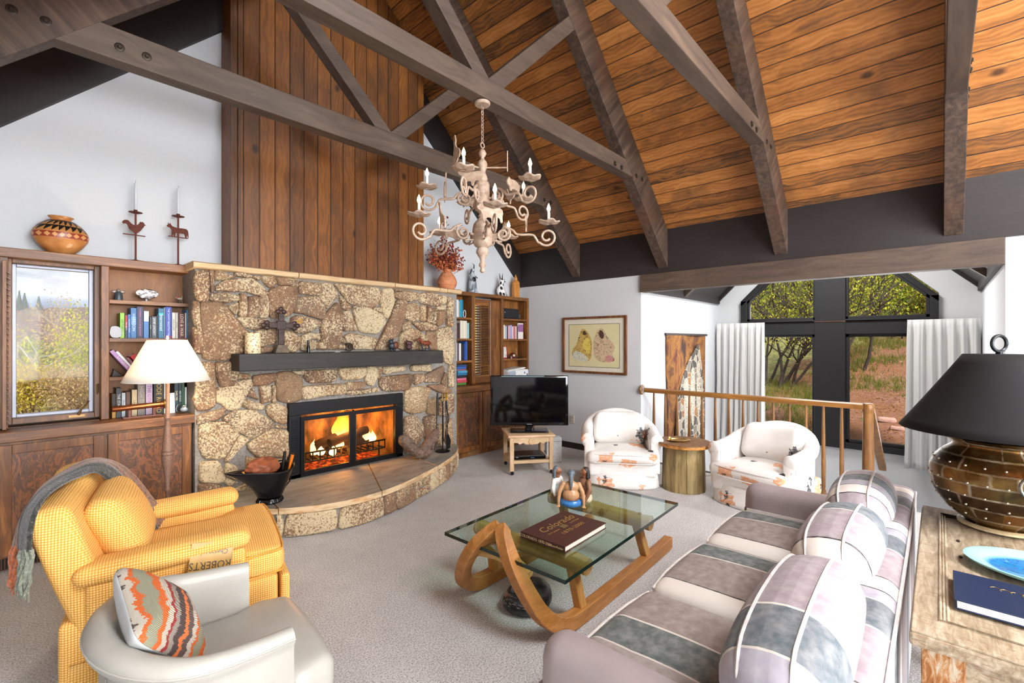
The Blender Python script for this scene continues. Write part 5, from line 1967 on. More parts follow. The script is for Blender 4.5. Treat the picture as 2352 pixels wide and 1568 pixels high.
for k in range(150):
    a = radians(rnd.uniform(-140, 60))
    e = rnd.uniform(.15, 1.3)
    b = Vector((.095 * cos(a), .088 * sin(a), .055)) + Vector((cos(a) * cos(e), sin(a) * cos(e), sin(e))) * .062
    d = Vector((cos(a) * .3 - sin(a) * .9, sin(a) * .3 + cos(a) * .9, .12)).normalized()
    m.tube([b, b + d * .022], [.0022, .0006], 4)
m.build('bristles', flat('8A8288', .3, .2), an, 0)

# ================================================================== drum table
dt = thing('side_table', 'round table with thick wooden top on a barrel of green stained staves', 'side table', (4.86, 1.99, 0), 0)
M_stave = wood('5A4A2A', '8E7A4E', 'B8A06C', 2, .6, .8, 1.0, True, .45)
N = 12
m = MB()
for k in range(N):
    a0, a1 = 2 * pi * k / N + .006, 2 * pi * (k + 1) / N - .006
    ri, ro, rt = .19, .222, .205
    vs = [(ri * cos(a0), ri * sin(a0), 0), (ro * cos(a0), ro * sin(a0), 0), (ro * cos(a1), ro * sin(a1), 0), (ri * cos(a1), ri * sin(a1), 0),
          (ri * cos(a0), ri * sin(a0), .455), (rt * cos(a0) * 1.03, rt * sin(a0) * 1.03, .455), (rt * cos(a1) * 1.03, rt * sin(a1) * 1.03, .455), (ri * cos(a1), ri * sin(a1), .455)]
    MB().add(vs, [(0, 3, 2, 1), (4, 5, 6, 7), (0, 1, 5, 4), (1, 2, 6, 5), (2, 3, 7, 6), (3, 0, 4, 7)]).build('stave', M_stave, dt, 0, .002)
def endgrain():
    t = NT('radial_plank_top')
    x, y, z = t.sep()[0:3]
    a = t.math('ARCTAN2', y, x)
    f = t.math('FRACT', t.math('MULTIPLY', a, 8.9))
    n = t.noise(t.map((9, 9, 30)), 2.4, 5)
    nz = t.sep(t.n('NewGeometry').outputs['Normal'])[2]
    c = t.ramp(n, [(.3, '5A3A1E'), (.55, '7E5630'), (.75, '9A7040')])
    c2 = t.ramp(n, [(.3, '8E5A22'), (.5, 'C08238'), (.75, 'D8A058')])
    c = t.mix(t.ramp(nz, [(.3, 1.0), (.6, 0.0)]), c, c2)
    c = t.mix(t.ramp(f, [(0.0, .8), (.05, 0.0), (.97, 0.0), (1.0, .8)]), c, '4A3018')
    return t.bsdf(c, .5, 0, t.bump(n, .3, .004))
MB().lathe([(.0, .456), (.262, .456), (.275, .462), (.277, .488), (.270, .497), (.0, .498)], seg=48).build('table_top', endgrain(), dt, 40)
tr = thing('tray', 'oval gold metal tray with a small shell handle on the round table', 'tray', (4.83, 2.03, .499), radians(-40))
M_brass = flat('B8955A', .3, .85, .1)
MB().lathe([(.0, .001), (.09, .001), (.105, .003), (.125, .013), (.128, .012), (.107, .0), (.09, -.001), (.0, -.001)], (0, 0, .002), 32, None, 1.0, .62).build('dish', M_brass, tr)
MB().ball((-.09, .03, .022), (.022, .006, .022), 10, 6).ball((-.11, .01, .014), (.012, .006, .012), 8, 6).build('handle', M_brass, tr)

# ================================================================== television and its stand
M_pale = wood('A88A62', 'CFB08A', 'E2CBA8', 2, .6, 1.1, .8, False, .25)
M_palex = wood('A88A62', 'CFB08A', 'E2CBA8', 0, .6, 1.1, .8, False, .25)
ts = thing('tv_stand', 'small limed wood television stand on black castors with carved rosette', 'stand', (4.315, 3.70, 0), radians(-37.6))
MB().rbox((0, 0, .446), (.56, .54, .026), .006, (0, 0, 0), 3).build('top', M_palex, ts, 40)
for x in (-.235, .235):
    for y in (-.235, .235):
        MB().box(x - .024, x + .024, y - .024, y + .024, .045, .433).build('leg', M_pale, ts, 0, .004)
        m = MB()
        Mw = Matrix.Translation((x + .006, y - .005, .021)) @ Matrix.Rotation(pi / 2, 4, 'X')
        m.lathe([(.0, -.009), (.020, -.009), (.021, 0), (.020, .009), (.0, .009)], seg=14, M=Mw)
        m.box(x - .008, x + .010, y - .010, y + .010, .028, .046)
        m.build('castor', M_iron, ts)
apr = [(-.21, .433), (.21, .433), (.21, .375), (.17, .372), (.14, .352), (.10, .372), (.07, .350), (-.07, .350), (-.10, .372), (-.14, .352), (-.17, .372), (-.21, .375)]
MB().prism(apr, -.252, -.236).build('apron', M_palex, ts, 0, .002)
MB().prism(apr, .236, .252).build('apron', M_palex, ts, 0, .002)
for x in (-.252, .236):
    MB().box(x, x + .016, -.21, .21, .37, .433).build('side_rail', M_pale, ts, 0, .002)
for a, b in ((-.25, -.225), (.225, .25)):
    MB().box(-.21, .21, a, b, .13, .165).build('stretcher', M_palex, ts, 0, .003)
MB().box(-.25, .25, -.225, .225, .135, .15).build('lower_shelf', M_palex, ts, 0, .002)
m = MB()
Mr = Matrix.Translation((0, -.254, .385)) @ Matrix.Rotation(pi / 2, 4, 'X')
m.lathe([(.0, .0), (.036, .0), (.037, .006), (.034, .010), (.030, .007), (.0, .007)], seg=24, M=Mr)
for k in range(8):
    a = 2 * pi * k / 8
    m.ball((.017 * cos(a), -.262, .385 + .017 * sin(a)), (.010 if abs(cos(a)) > .5 else .005, .004, .010 if abs(sin(a)) > .5 else .005), 8, 5)
m.build('rosette', M_palex, ts)
pb = thing('disc_player', 'flat black disc player on the lower shelf of the television stand', 'player', (4.315, 3.70, .1512), radians(-37.6))
MB().rbox((0, -.03, .026), (.38, .26, .046), .005, (0, 0, 0), 3).build('case', flat('0E0F12', .3), pb, 40)
MB().box(-.19, .19, -.1615, -.1600, .010, .044).build('front_panel', flat('08080A', .12), pb, 0)
text('Blu-ray', .014, 'lettering', flat('5A9AD8', .4), pb, (.03, -.1618, .022), (pi / 2, 0, 0), .0002)
MB().box(-.17, -.14, -.1622, -.1612, .028, .032).build('brand_mark', flat('B8BCC4', .4), pb, 0)
wr = thing('calendar', 'white printed calendar leaning behind the television stand', 'paper', (4.74, 3.74, 0), radians(-37.6))
MB().box(-.13, .16, -.006, .006, .0, .27).build('sheet', flat('C9CDD2', .6), wr, 0)
m = MB()
for i in range(7):
    for j in range(4):
        m.box(-.115 + i * .037, -.088 + i * .037, -.0075, -.006, .02 + j * .035, .045 + j * .035)
m.build('grid', flat('8A929C', .6), wr, 0)
bx_ = thing('storage_box', 'white box standing against the wall behind the television stand', 'box', (4.80, 3.68, 0), radians(-37))
MB().rbox((0, 0, .16), (.20, .14, .32), .01, (0, 0, 0), 3).build('case', flat('D4D6D8', .5), bx_, 40)
MB().box(-.09, .09, -.0725, -.070, .27, .275).build('lid_line', flat('8A8E92', .5), bx_, 0)

tv = thing('television', 'flat black television standing on the limed wood stand', 'television', (4.31, 3.665, .459), radians(-47.5))
M_gloss = flat('08080B', .08, 0.0, .05)
def screen():
    t = NT('dark_screen')
    return t.bsdf('050507', .06, 0)
m = MB().rbox((0, 0, .378), (.945, .055, .605), .012, (0, 0, 0), 4)
tvb = m.build('bezel', M_gloss, tv, 40)
MB().box(-.44, .44, -.0285, -.0275, .115, .655).build('screen', screen(), tvb, 0)
MB().rbox((0, .035, .38), (.80, .06, .50), .03, (0, .01, 0), 4).build('rear_shell', flat('101013', .5), tvb, 60)
MB().box(-.34, .18, -.0292, -.0282, .664, .676).build('bezel_strip', flat('5E7880', .15), tvb, 0)  # flat grey-blue strip on the upper bezel
text('INSIGNIA', .014, 'lettering', flat('C8CCD0', .3), tvb, (0, -.0289, .092), (pi / 2, 0, 0), .0002)
MB().rbox((0, .005, .012), (.46, .24, .022), .01, (0, 0, .004), 6).build('base', M_gloss, tv, 50)
MB().rbox((0, .02, .06), (.10, .04, .10), .015, (0, 0, 0), 4).build('neck', M_gloss, tv, 50)
MB().box(.36, .41, -.0292, -.0282, .088, .100).build('sticker', flat('1E2226', .3), tvb, 0)

# printer on the counter behind the television
pr_ = thing('printer', 'white desktop printer on the counter in the corner behind the television', 'printer', (5.26, 4.79, .956), 0)
MB().rbox((-.02, .0, .085), (.46, .26, .17), .02, (0, 0, 0), 5).build('case', flat('D9DADA', .4), pr_, 50)
MB().rbox((-.17, -.128, .09), (.15, .02, .13), .01, (0, 0, 0), 3).build('grey_panel', flat('9FA8B4', .35), pr_, 50)
MB().prism([(-.235, .17), (.10, .175), (.16, .195), (.10, .205), (-.02, .19), (-.235, .178)], -.12, .08).build('open_tray', flat('D6D4CE', .5), pr_, 0)
MB().box(.06, .19, -.138, -.130, .045, .062).build('slot', flat('3A3E44', .4), pr_, 0)
for x, z in ((.11, .12), (.17, .09)):
    m = MB()
    m.ball((x, -.131, z), (.012, .003, .012), 10, 6)
    for k in range(4):
        m.ball((x + .014 * cos(k * 1.6 + .8), -.131, z + .014 * sin(k * 1.6 + .8)), (.006, .002, .006), 8, 5)
    m.build('blue_flower_sticker', flat('2A4A7A', .5), pr_)

# ================================================================== floor lamp
fl = thing('floor_lamp', 'floor lamp with white cone shade on a turned rusty pole behind the yellow chair', 'lamp', (.818, 4.20, 0), 0)
M_rust = flat('8A6A58', .6, .3, .25, .4, 120.0)
MB().lathe([(.14, 0), (.142, .012), (.12, .022), (.03, .035), (.014, .06), (.010, .30), (.012, .44), (.018, .452), (.018, .462), (.012, .47), (.020, .56), (.034, .66), (.038, .695), (.036, .712), (.040, .716), (.040, .730), (.034, .736), (.038, .742), (.036, .752), (.030, .82), (.017, .96), (.016, .975), (.021, .982), (.021, .988), (.014, .995), (.013, 1.20), (.010, 1.46)], seg=24).build('pole', M_rust, fl, 50)
def shade_mat(name, col, em=0.0):
    t = NT(name)
    d = t.n('BsdfDiffuse', {'Color': hx(col)})
    tl = t.n('BsdfTranslucent', {'Color': (1, .93, .82, 1)})
    t.set(t.out.inputs['Surface'], t.n('MixShader', {0: .35, 1: d, 2: tl}))
    return t.m
MB().lathe([(.266, 1.262), (.268, 1.265), (.1215, 1.560), (.119, 1.562)], seg=48).v
m = MB()
seg = 48
prof = [(.266, 1.262), (.121, 1.560)]
m.grid(lambda u, v: ((.266 - .145 * v) * cos(2 * pi * u), (.266 - .145 * v) * sin(2 * pi * u), 1.262 + .298 * v), seg, 6, True)
shd = m.build('lamp_shade', shade_mat('white_linen_shade', 'F4F0EA'), fl, 180, solid=.002)
m = MB()
m.tube([(.266 * cos(a), .266 * sin(a), 1.262) for a in [2 * pi * k / 48 for k in range(48)]], .003, 6, True)
m.tube([(.121 * cos(a), .121 * sin(a), 1.560) for a in [2 * pi * k / 32 for k in range(32)]], .003, 6, True)
m.build('shade_rim', flat('E8E2D8', .7), shd)
m = MB()
for k in range(3):
    a = 2 * pi * k / 3
    m.tube([(0, 0, 1.555), (.12 * cos(a), .12 * sin(a), 1.558)], .0015, 5)
m.build('spider', M_brass, fl)
MB().lathe([(.004, 1.555), (.004, 1.568), (.012, 1.574), (.006, 1.582), (.010, 1.590), (.0, 1.596)], seg=12).build('finial', flat('E8E4DC', .3), fl)
MB().ball((0, 0, 1.42), (.03, .03, .045)).build('bulb', flat('F4F0E6', .3), fl)
point('floor_lamp_bulb', (.818 + .05, 4.2 - .03, 1.43), 9, (1, .84, .62), .05)

# ================================================================== console table behind the sofa
M_wash = None
def washed():
    t = NT('whitewashed_wood')
    n = t.noise(t.map((3, 16, 16)), 3, 6, .65, .6)
    n2 = t.noise(t.map((26, 5, 26)), 3, 5, .7, 1.5)
    c = t.ramp(n, [(.3, '7E6C54'), (.5, 'A8977C'), (.7, 'C8BAA2')])
    c = t.mix(t.ramp(n2, [(.56, 0.0), (.66, .8)]), c, '8A6442')
    nz = t.sep(t.n('NewGeometry').outputs['Normal'])[2]
    return t.bsdf(c, .6, 0, t.bump(t.math('ADD', n, n2), .4, .005))
def washed_leg():
    t = NT('worn_orange_leg')
    n = t.noise(t.map((16, 16, 5)), 3, 5, .7, .8)
    c = t.ramp(n, [(.38, 'C8BCA4'), (.48, 'B88A5C'), (.56, 'A0642C'), (.68, '74461E')])
    return t.bsdf(c, .6, 0, t.bump(n, .4, .006))
M_wash, M_wleg = washed(), washed_leg()
co = thing('console_table', 'whitewashed wooden side table behind the sofa, carrying the big lamp', 'table', (2.36, -.28, 0), 0, None, True)
tx0, tx1, ty0, ty1, tz = 1.715, 3.06, -.66, .062, .745
MB().box(tx0, tx1, ty0, ty1, tz - .045, tz - .006).build('top_frame', M_wash, co, 0, .008)
m = MB()
for i, (a, h) in enumerate(((.0, .0), )):
    pass
b1 = .105
m.box(tx0 + .004, tx0 + b1, ty0, ty1 - .004, tz - .008, tz).box(tx1 - b1, tx1, ty0, ty1 - .004, tz - .008, tz).box(tx0 + b1, tx1 - b1, ty1 - b1 + .04, ty1 - .004, tz - .008, tz).box(tx0 + b1, tx1 - b1, ty0, ty0 + b1, tz - .008, tz)
m.build('top_border', M_wash, co, 0, .003)
m = MB()
for k in range(3):
    o_ = b1 + k * .008
    z_ = tz + .002 - k * .003
    m.tube([(tx0 + o_, ty0 + o_, z_), (tx0 + o_, ty1 - o_ + .04, z_), (tx1 - o_, ty1 - o_ + .04, z_), (tx1 - o_, ty0 + o_, z_)], .0045, 8, True)
m.build('moulding', M_wash, co, 40)
for x, y in ((2.43, -.06), (2.62, -.058)):
    MB().ball((x, y, tz - .0045), (.016, .006, .0022), 12, 6).build('peg_slot', flat('2A1C12', .8), co)
for x in (tx0 + .07, tx1 - .07):
    for y in (ty1 - .07, ty0 + .07):
        MB().lathe([(.034, 0), (.04, .02), (.028, .05), (.036, .12), (.042, .30), (.036, .44), (.046, .47), (.040, .50)], (x, y, 0), 18).box(x - .045, x + .045, y - .045, y + .045, .50, tz - .045).build('leg', M_wleg, co, 40, .003)
for a, b in ((tx0 + .03, tx0 + .05), (tx1 - .05, tx1 - .03)):
    MB().box(a, b, ty0 + .1, ty1 - .1, .60, tz - .045).build('end_apron', M_wash, co, 0, .003)
for a, b in ((ty1 - .05, ty1 - .03), (ty0 + .03, ty0 + .05)):
    MB().box(tx0 + .1, tx1 - .1, a, b, .60, tz - .045).build('side_apron', M_wash, co, 0, .003)

# urn lamp
ul = thing('table_lamp', 'big riveted bronze urn lamp with black cone shade on the whitewashed table', 'lamp', (2.918, -.193, tz + .001), 0)
def urn_mat():
    t = NT('patched_bronze')
    x, y, z = t.sep()[0:3]
    a = t.math('ARCTAN2', y, x)
    zz_ = t.math('DIVIDE', z, .052)
    row = t.math('FLOOR', zz_)
    fz = t.math('SUBTRACT', zz_, row)
    au = t.math('ADD', t.math('MULTIPLY', a, 1.35), t.math('MULTIPLY', t.wn(row)[0], 3.0))
    cell = t.math('FLOOR', au)
    fa = t.math('SUBTRACT', au, cell)
    rn = t.wn(t.comb(cell, row, 0.0), '3D')[0]
    n = t.noise(t.map((1, 1, 1)), 16, 5, .65)
    n2 = t.noise(t.map((1, 1, 1)), 40, 4, .6)
    c = t.ramp(t.math('ADD', t.math('MULTIPLY', rn, .55), t.math('MULTIPLY', n, .5)), [(.25, '3A2A1C'), (.42, '5E4426'), (.58, '7E6232'), (.72, '7A5026'), (.85, '94804E')])
    seam = t.math('MAXIMUM', t.ramp(t.math('ADD', fz, t.math('MULTIPLY', t.math('SUBTRACT', n2, .5), .14)), [(0, 1.0), (.06, 1.0), (.13, 0.0), (.93, 0.0), (1, 1.0)]), t.ramp(t.math('ADD', fa, t.math('MULTIPLY', t.math('SUBTRACT', n2, .5), .08)), [(0, 1.0), (.03, 1.0), (.06, 0.0), (.96, 0.0), (1, 1.0)]))
    c = t.mix(t.math('MULTIPLY', seam, t.ramp(n, [(.40, .1), (.62, .8)])), c, 'B0A48C')
    c = t.mix(t.ramp(t.noise(t.co(), 7, 4), [(.45, 0.0), (.7, .7)]), c, '2E241A')
    return t.bsdf(c, t.ramp(n, [(.3, .22), (.7, .45)]), t.math('SUBTRACT', .85, t.math('MULTIPLY', seam, .6)), t.bump(t.math('ADD', t.math('MULTIPLY', seam, .5), n), .35, .006))
UP = [(.118, .0), (.125, .008), (.118, .018), (.110, .022), (.128, .035), (.165, .065), (.196, .105), (.220, .155), (.230, .205), (.228, .245), (.212, .285), (.182, .320), (.156, .340), (.148, .352), (.150, .362), (.178, .378), (.184, .384), (.176, .388), (.150, .374), (.138, .360)]
MB().lathe(UP, seg=56).build('urn', urn_mat(), ul, 50)
MB().lathe([(.120, .0), (.134, .004), (.134, .012), (.122, .018)], seg=48).build('foot_ring', flat('C8B48C', .6, 0.0, .2, .3, 40.0), ul)
m = MB()
for r, z, n in ((.222, .160, 22), (.231, .215, 24), (.205, .118, 20), (.214, .283, 22), (.170, .070, 16)):
    for k in range(n):
        a = 2 * pi * (k + .3 * (z * 40 % 1)) / n
        m.ball((r * cos(a), r * sin(a), z), .0048, 8, 5)
m.build('rivets', flat('C8BEA8', .3, .8), ul)['kind'] = 'stuff'
for a in (radians(200), radians(20)):
    m = MB()
    c = Vector((.224 * cos(a), .224 * sin(a), .265))
    t_ = Vector((-sin(a), cos(a), 0))
    o_ = Vector((cos(a), sin(a), 0))
    m.tube([c + o_ * .02 + t_ * (.045 * cos(b)) + Vector((0, 0, -.03 + .045 * sin(b))) for b in [2 * pi * k / 20 for k in range(20)]], .006, 8, True)
    h_ = m.build('ring_handle', flat('8A8478', .3, .8), ul)
    MB().ball(c + o_ * .012 + Vector((0, 0, .015)), (.018, .018, .014), 10, 6).build('handle_lug', flat('A8884A', .35, .8), h_)
m = MB()
def shp(u, v):
    r = .336 - (.336 - .115) * (v ** .96)
    return (r * cos(2 * pi * u), r * sin(2 * pi * u), .413 + .335 * v)
m.grid(shp, 64, 10, True)
s2 = m.build('lamp_shade', flat('060608', .85, 0.0, .15), ul, 180, solid=.003)
m = MB()
m.lathe([(.0, .746), (.114, .746), (.114, .749), (.0, .749)], seg=40)
m.build('shade_cap', flat('060608', .85), s2, 40)
MB().lathe([(.012, .37), (.012, .76)], seg=12).build('stem', M_iron2, ul)
m = MB()
cz = Vector((0, 0, .795))
m.tube([cz + Vector((.034 * .72 * cos(b), -.034 * .69 * cos(b) , .034 * sin(b))) for b in [2 * pi * k / 24 for k in range(24)]], .007, 8, True)
m.build('ring_finial', flat('2A2C30', .35, .6), ul)

# dish and blue book
ds = thing('dish', 'oval turquoise glazed dish with blue swirls on the whitewashed table', 'dish', (2.40, -.275, tz + .001), 0)
def dish_mat():
    t = NT('turquoise_glaze')
    x, y, z = t.sep()[0:3]
    r = t.math('SQRT', t.math('ADD', t.math('POWER', t.math('DIVIDE', x, .155), 2.0), t.math('POWER', t.math('DIVIDE', y, .21), 2.0)))
    n = t.noise(t.map((9, 3, 9), rot=(0, 0, .5)), 4, 5, .65, 1.5)
    c = t.ramp(n, [(.36, '1C4A8A'), (.48, '2A8AC0'), (.56, '3A4AA0'), (.64, '4AB0B8'), (.75, '8A6AB8')])
    c = t.mix(t.ramp(r, [(.66, 0.0), (.76, 1.0)]), c, '9FD6DC')
    return t.bsdf(c, .15, 0)
MB().lathe([(.0, .004), (.6, .006), (.78, .016), (.97, .030), (1.0, .029), (.96, .020), (.70, .002), (.0, .0)], (0, 0, 0), 48, Matrix.Diagonal((.155, .21, 1, 1))).build('bowl', dish_mat(), ds)
bb = thing('book', 'dark blue hardback with gold script on the whitewashed table', 'book', (2.058, -.215, tz + .001), 0)
M_navy = flat('14284A', .5, 0.0, .08, .15, 300.0)
m = MB()
m.box(-.122, .122, -.18, .18, .025, .028).box(-.122, .122, -.18, .18, 0, .003).box(.120, .1235, -.18, .18, 0, .028)
m.build('cover', M_navy, bb, 0, .0012)
MB().box(-.117, .119, -.174, .174, .0032, .0249).build('pages', flat('EDEFF4', .8), bb, 0)
m = MB()
rnd = random.Random(9)
for seg_ in range(4):
    y_ = .09 - seg_ * .055
    P = []
    for k in range(26):
        u = k / 25
        P.append((.045 + .012 * sin(u * 14 + seg_ * 2) * (1 - u * .5), y_ - .05 * u + .006 * cos(u * 14 + seg_ * 2), .0285))
    m.tube(P, .0009, 4)
m.build('gold_script', M_gold, bb)

# ================================================================== railing
M_rail = wood('5A3614', '8E5E2A', 'B8843E', 1, .35, .9, .9, False, .4)
M_railz = wood('4E3014', '7E5426', 'AA783A', 2, .35, .9, .9, False, .4)
ra = thing('railing', 'turned wooden balustrade along the stair opening behind the two armchairs', 'railing', (5.6, 1.6, 0), 0, None, True)
rx_, rz_ = 5.60, .925
m = MB()
prof = [(-.032, -.028), (.032, -.028), (.036, -.008), (.030, .016), (.012, .028), (-.012, .028), (-.030, .016), (-.036, -.008)]
m.prism([(a + rx_, b + rz_) for a, b in prof], .50, 2.80, 'xz')
m.build('handrail', M_rail, ra, 40)
MB().lathe([(.0, 0), (.062, 0), (.064, .012), (.054, .024), (.0, .024)], seg=28, M=Matrix.Translation((rx_, 2.851, rz_)) @ Matrix.Rotation(pi / 2, 4, 'X')).build('wall_rosette', M_railz, ra)
for k in range(14):
    y = 2.678 - .1515 * k
    MB().lathe([(.022, 0), (.022, .055), (.014, .062), (.018, .08), (.0195, .30), (.0165, .6), (.0115, .88), (.0115, .90)], (rx_, y, 0), 12).build('baluster', M_railz, ra)
MB().lathe([(.048, 0), (.048, .30), (.047, .5), (.040, .86), (.042, .872), (.048, .88), (.048, .945), (.040, .955), (.0, .957)], (rx_, .50, 0), 20).build('newel_post', M_railz, ra, 50)
m = MB()
m.beam((5.62, .49, .90), (7.0, .49, .05), .075, .055)
m.build('stair_handrail', wood('5A3614', '8E5E2A', 'B8843E', 0, .35, .9), ra, 0, .012)
MB().box(XW - .005, XW + .12, YA0, YA1, -.22, -.004).build('landing_edge', M_base, None, 0)
D.objects['landing_edge'].name = 'trim_13'
struct(D.objects['trim_13'])

# ================================================================== curtains
M_curt = flat('CFCFCD', .85, 0.0, .03, .1, 200.0)
def curtain(y0, y1, z0, z1, lb, flare=0):
    t = thing('curtain', lb, 'curtain', (8.30, (y0 + y1) / 2, z0), 0, 'white pinch pleat curtains', True)
    m = MB()
    n = int((y1 - y0) / .0085)
    def fn(u, v):
        y = y0 + (y1 - y0) * u
        w = .022 + .02 * (1 - v)
        a = sin(y * 62 + .9 * noise.noise(Vector((y * 5, v * .8, 0))) * 3)
        a2 = .35 * sin(y * 151 + v)
        if v > .93:
            w *= .45
        return (8.29 + w * (a + a2), y + flare * (1 - v) * (u - .5) + .006 * noise.noise(Vector((y * 9, v * 3, 7))), z0 + (z1 - z0) * v)
    m.grid(fn, n, 22)
    m.build('pleated_cloth', M_curt, t, 180, solid=.003)
    return t
curtain(2.07, 2.81, -.17, 1.855, 'white pleated curtain at the left of the stair window')
curtain(-.385, .315, -.17, 1.845, 'white pleated curtain at the right of the stair window, behind the black lamp shade', .06)

# ================================================================== picture and wall hanging
pc = thing('framed_picture', 'print of two shawled figures on cream paper in a wood frame on the white wall', 'picture', (XW, 3.56, 1.49), 0, None, True)
py0, py1, pz0, pz1 = 3.045, 4.085, 1.10, 1.90
M_frm = wood('3A2012', '6B3F22', 'A8703A', 2, .4, 1.2, 1.0, False, .4)
m = MB()
fw = .032
m.box(XW - .035, XW - .003, py0, py0 + fw, pz0, pz1).box(XW - .035, XW - .003, py1 - fw, py1, pz0, pz1).box(XW - .035, XW - .003, py0 + fw, py1 - fw, pz0, pz0 + fw).box(XW - .035, XW - .003, py0 + fw, py1 - fw, pz1 - fw, pz1)
m.build('frame', M_frm, pc, 0, .003)
MB().box(XW - .016, XW - .004, py0 + fw, py1 - fw, pz0 + fw, pz1 - fw).build('mat_board', flat('D8D2C0', .8, 0.0, .03), pc, 0)
ay0, ay1, az0, az1 = 3.155, 3.975, 1.195, 1.79
pp = MB().box(XW - .018, XW - .0165, ay0, ay1, az0, az1).build('print', flat('D6CC9E', .8, 0.0, .04, 0.0, 4.0), pc, 0)
m = MB()
for a, b, c, d in ((ay0 - .005, ay1 + .005, az0 - .005, az0), (ay0 - .005, ay1 + .005, az1, az1 + .005), (ay0 - .005, ay0, az0, az1), (ay1, ay1 + .005, az0, az1)):
    m.box(XW - .019, XW - .0165, a, b, c, d)
m.build('fillet', flat('2A2420', .5), pc, 0)
def ink(name, a, b, sc=(1, 9, 9)):
    t = NT(name)
    n = t.noise(t.map(sc), 3, 5, .6, 1.6)
    return t.bsdf(t.ramp(n, [(.34, a), (.50, b), (.8, b)]), .8)
def shape(pts, mat, nm, dx=.0190):
    # pts in picture fractions, x from the left (high y) to the right
    P = smoothpoly([(ay1 - (ay1 - ay0) * u, az0 + (az1 - az0) * v) for u, v in pts], 2)
    MB().prism(P, XW - dx, XW - .0178, 'yz').build(nm, mat, pp, 0)
shape([(.08, .17), (.06, .33), (.10, .45), (.16, .52), (.22, .78), (.27, .90), (.33, .90), (.40, .80), (.46, .66), (.48, .45), (.46, .22), (.42, .13), (.25, .11)], ink('ochre_shawl', '4A3A2A', 'C8A85A'), 'left_figure')
shape([(.30, .62), (.38, .70), (.44, .62), (.44, .40), (.40, .28), (.34, .40), (.28, .45)], ink('yellow_cloth', 'B8A040', 'DCC860'), 'yellow_fold', .0196)
shape([(.07, .18), (.08, .32), (.14, .38), (.26, .33), (.40, .22), (.40, .13), (.24, .11)], ink('white_skirt', '8A8878', 'D2D0B8'), 'pale_skirt', .0198)
shape([(.28, .76), (.30, .86), (.35, .84), (.35, .74)], flat('4A3426', .8), 'left_face', .0200)
shape([(.50, .30), (.50, .55), (.54, .75), (.60, .90), (.68, .90), (.74, .80), (.80, .66), (.90, .55), (.92, .42), (.86, .30), (.92, .20), (.90, .14), (.72, .10), (.56, .16)], ink('rose_shawl', '6A5244', 'CDB490'), 'right_figure')
shape([(.61, .76), (.62, .86), (.67, .86), (.72, .76), (.70, .66), (.65, .66)], flat('4A3426', .8), 'right_face', .0200)
shape([(.72, .14), (.74, .26), (.82, .30), (.90, .20), (.88, .13)], ink('pink_hem', 'A85A5A', 'C89088'), 'pink_hem', .0198)

wh = thing('wall_hanging', 'tall brown batik wall hanging with grey and black figures on the stair wall', 'wall hanging', (7.1, YA1, .8), 0, None, True)
def batik():
    t = NT('batik_cloth')
    n = t.noise(t.map((1.6, 1, 1.2)), 2.4, 4, .6, .8)
    c = t.ramp(n, [(.36, '3A2018'), (.47, '6E4420'), (.56, '94622A'), (.68, '5A2A1C')])
    return t.bsdf(c, .85)
def batik2():
    t = NT('batik_figures')
    v = t.map((5, 1, 5))
    e = t.vor(v, 1.6, 'DISTANCE_TO_EDGE')
    cc = t.n('TexVoronoi', {'Vector': v, 'Scale': 1.6}).outputs['Color']
    c = t.ramp(t.sep(cc)[0], [(0, '2A2422'), (.3, '6E665C'), (.5, 'A09686'), (.7, '8A5A2A'), (.85, '38302C')], 'CONSTANT')
    c = t.mix(t.ramp(e, [(.015, .9), (.035, 0.0)]), c, 'D2CAB8')
    w = t.n('TexWave', {'Vector': t.map((1, 1, 1)), 'Scale': 14.0, 'Distortion': 6.0}).outputs['Fac']
    c = t.mix(t.ramp(w, [(.8, 0.0), (.95, .35)]), c, 'C8C0B0')
    return t.bsdf(c, .85)
m = MB()
m.grid(lambda u, v: (6.33 + 1.46 * u + .02 * sin(v * 5), YA1 - .022 + .012 * sin(u * 7 + v * 3), -.15 + 1.79 * v), 24, 24)
hb = m.build('cloth', batik(), wh, 180, solid=.004)
P = smoothpoly([(6.55, -.1), (6.60, .5), (6.75, .95), (6.95, 1.15), (7.10, 1.30), (7.30, 1.42), (7.44, 1.55), (7.52, 1.35), (7.60, 1.1), (7.68, .8), (7.70, .3), (7.66, -.1)], 2)
MB().prism(P, YA1 - .044, YA1 - .038, 'xz').build('figures', batik2(), hb, 0)
for cx_, zt, w in ((6.95, 1.0, .20), (7.20, 1.15, .20), (7.43, 1.25, .17)):
    P = smoothpoly([(cx_ - w * .2, zt - .9), (cx_ - w * .5, zt - .5), (cx_ - w * .38, zt - .12), (cx_ - w * .25, zt), (cx_ + w * .25, zt), (cx_ + w * .38, zt - .12), (cx_ + w * .5, zt - .5), (cx_ + w * .2, zt - .9)], 2)
    MB().prism(P, YA1 - .048, YA1 - .044, 'xz').build('standing_figure', ink('pale_batik_%d' % int(cx_ * 100), '1E1A18', 'B8B0A0', (9, 1, 14)), hb, 0)
MB().beam((6.28, YA1 - .02, 1.655), (7.86, YA1 - .02, 1.655), .02, .03).build('hanging_rod', flat('2A1A12', .5), wh)

# wall socket behind the television
so = thing('wall_socket', 'cream wall socket plate on the white wall right of the television', 'socket', (XW - .004, 3.93, .42), 0)
MB().rbox((-.002, 0, 0), (.008, .075, .115), .003, (0, 0, 0), 3).build('plate', flat('C9C3B4', .5), so, 40)
for z in (-.022, .022):
    MB().box(-.0085, -.006, -.012, .012, z - .012, z + .012).build('outlet', flat('A8A294', .5), so, 0)
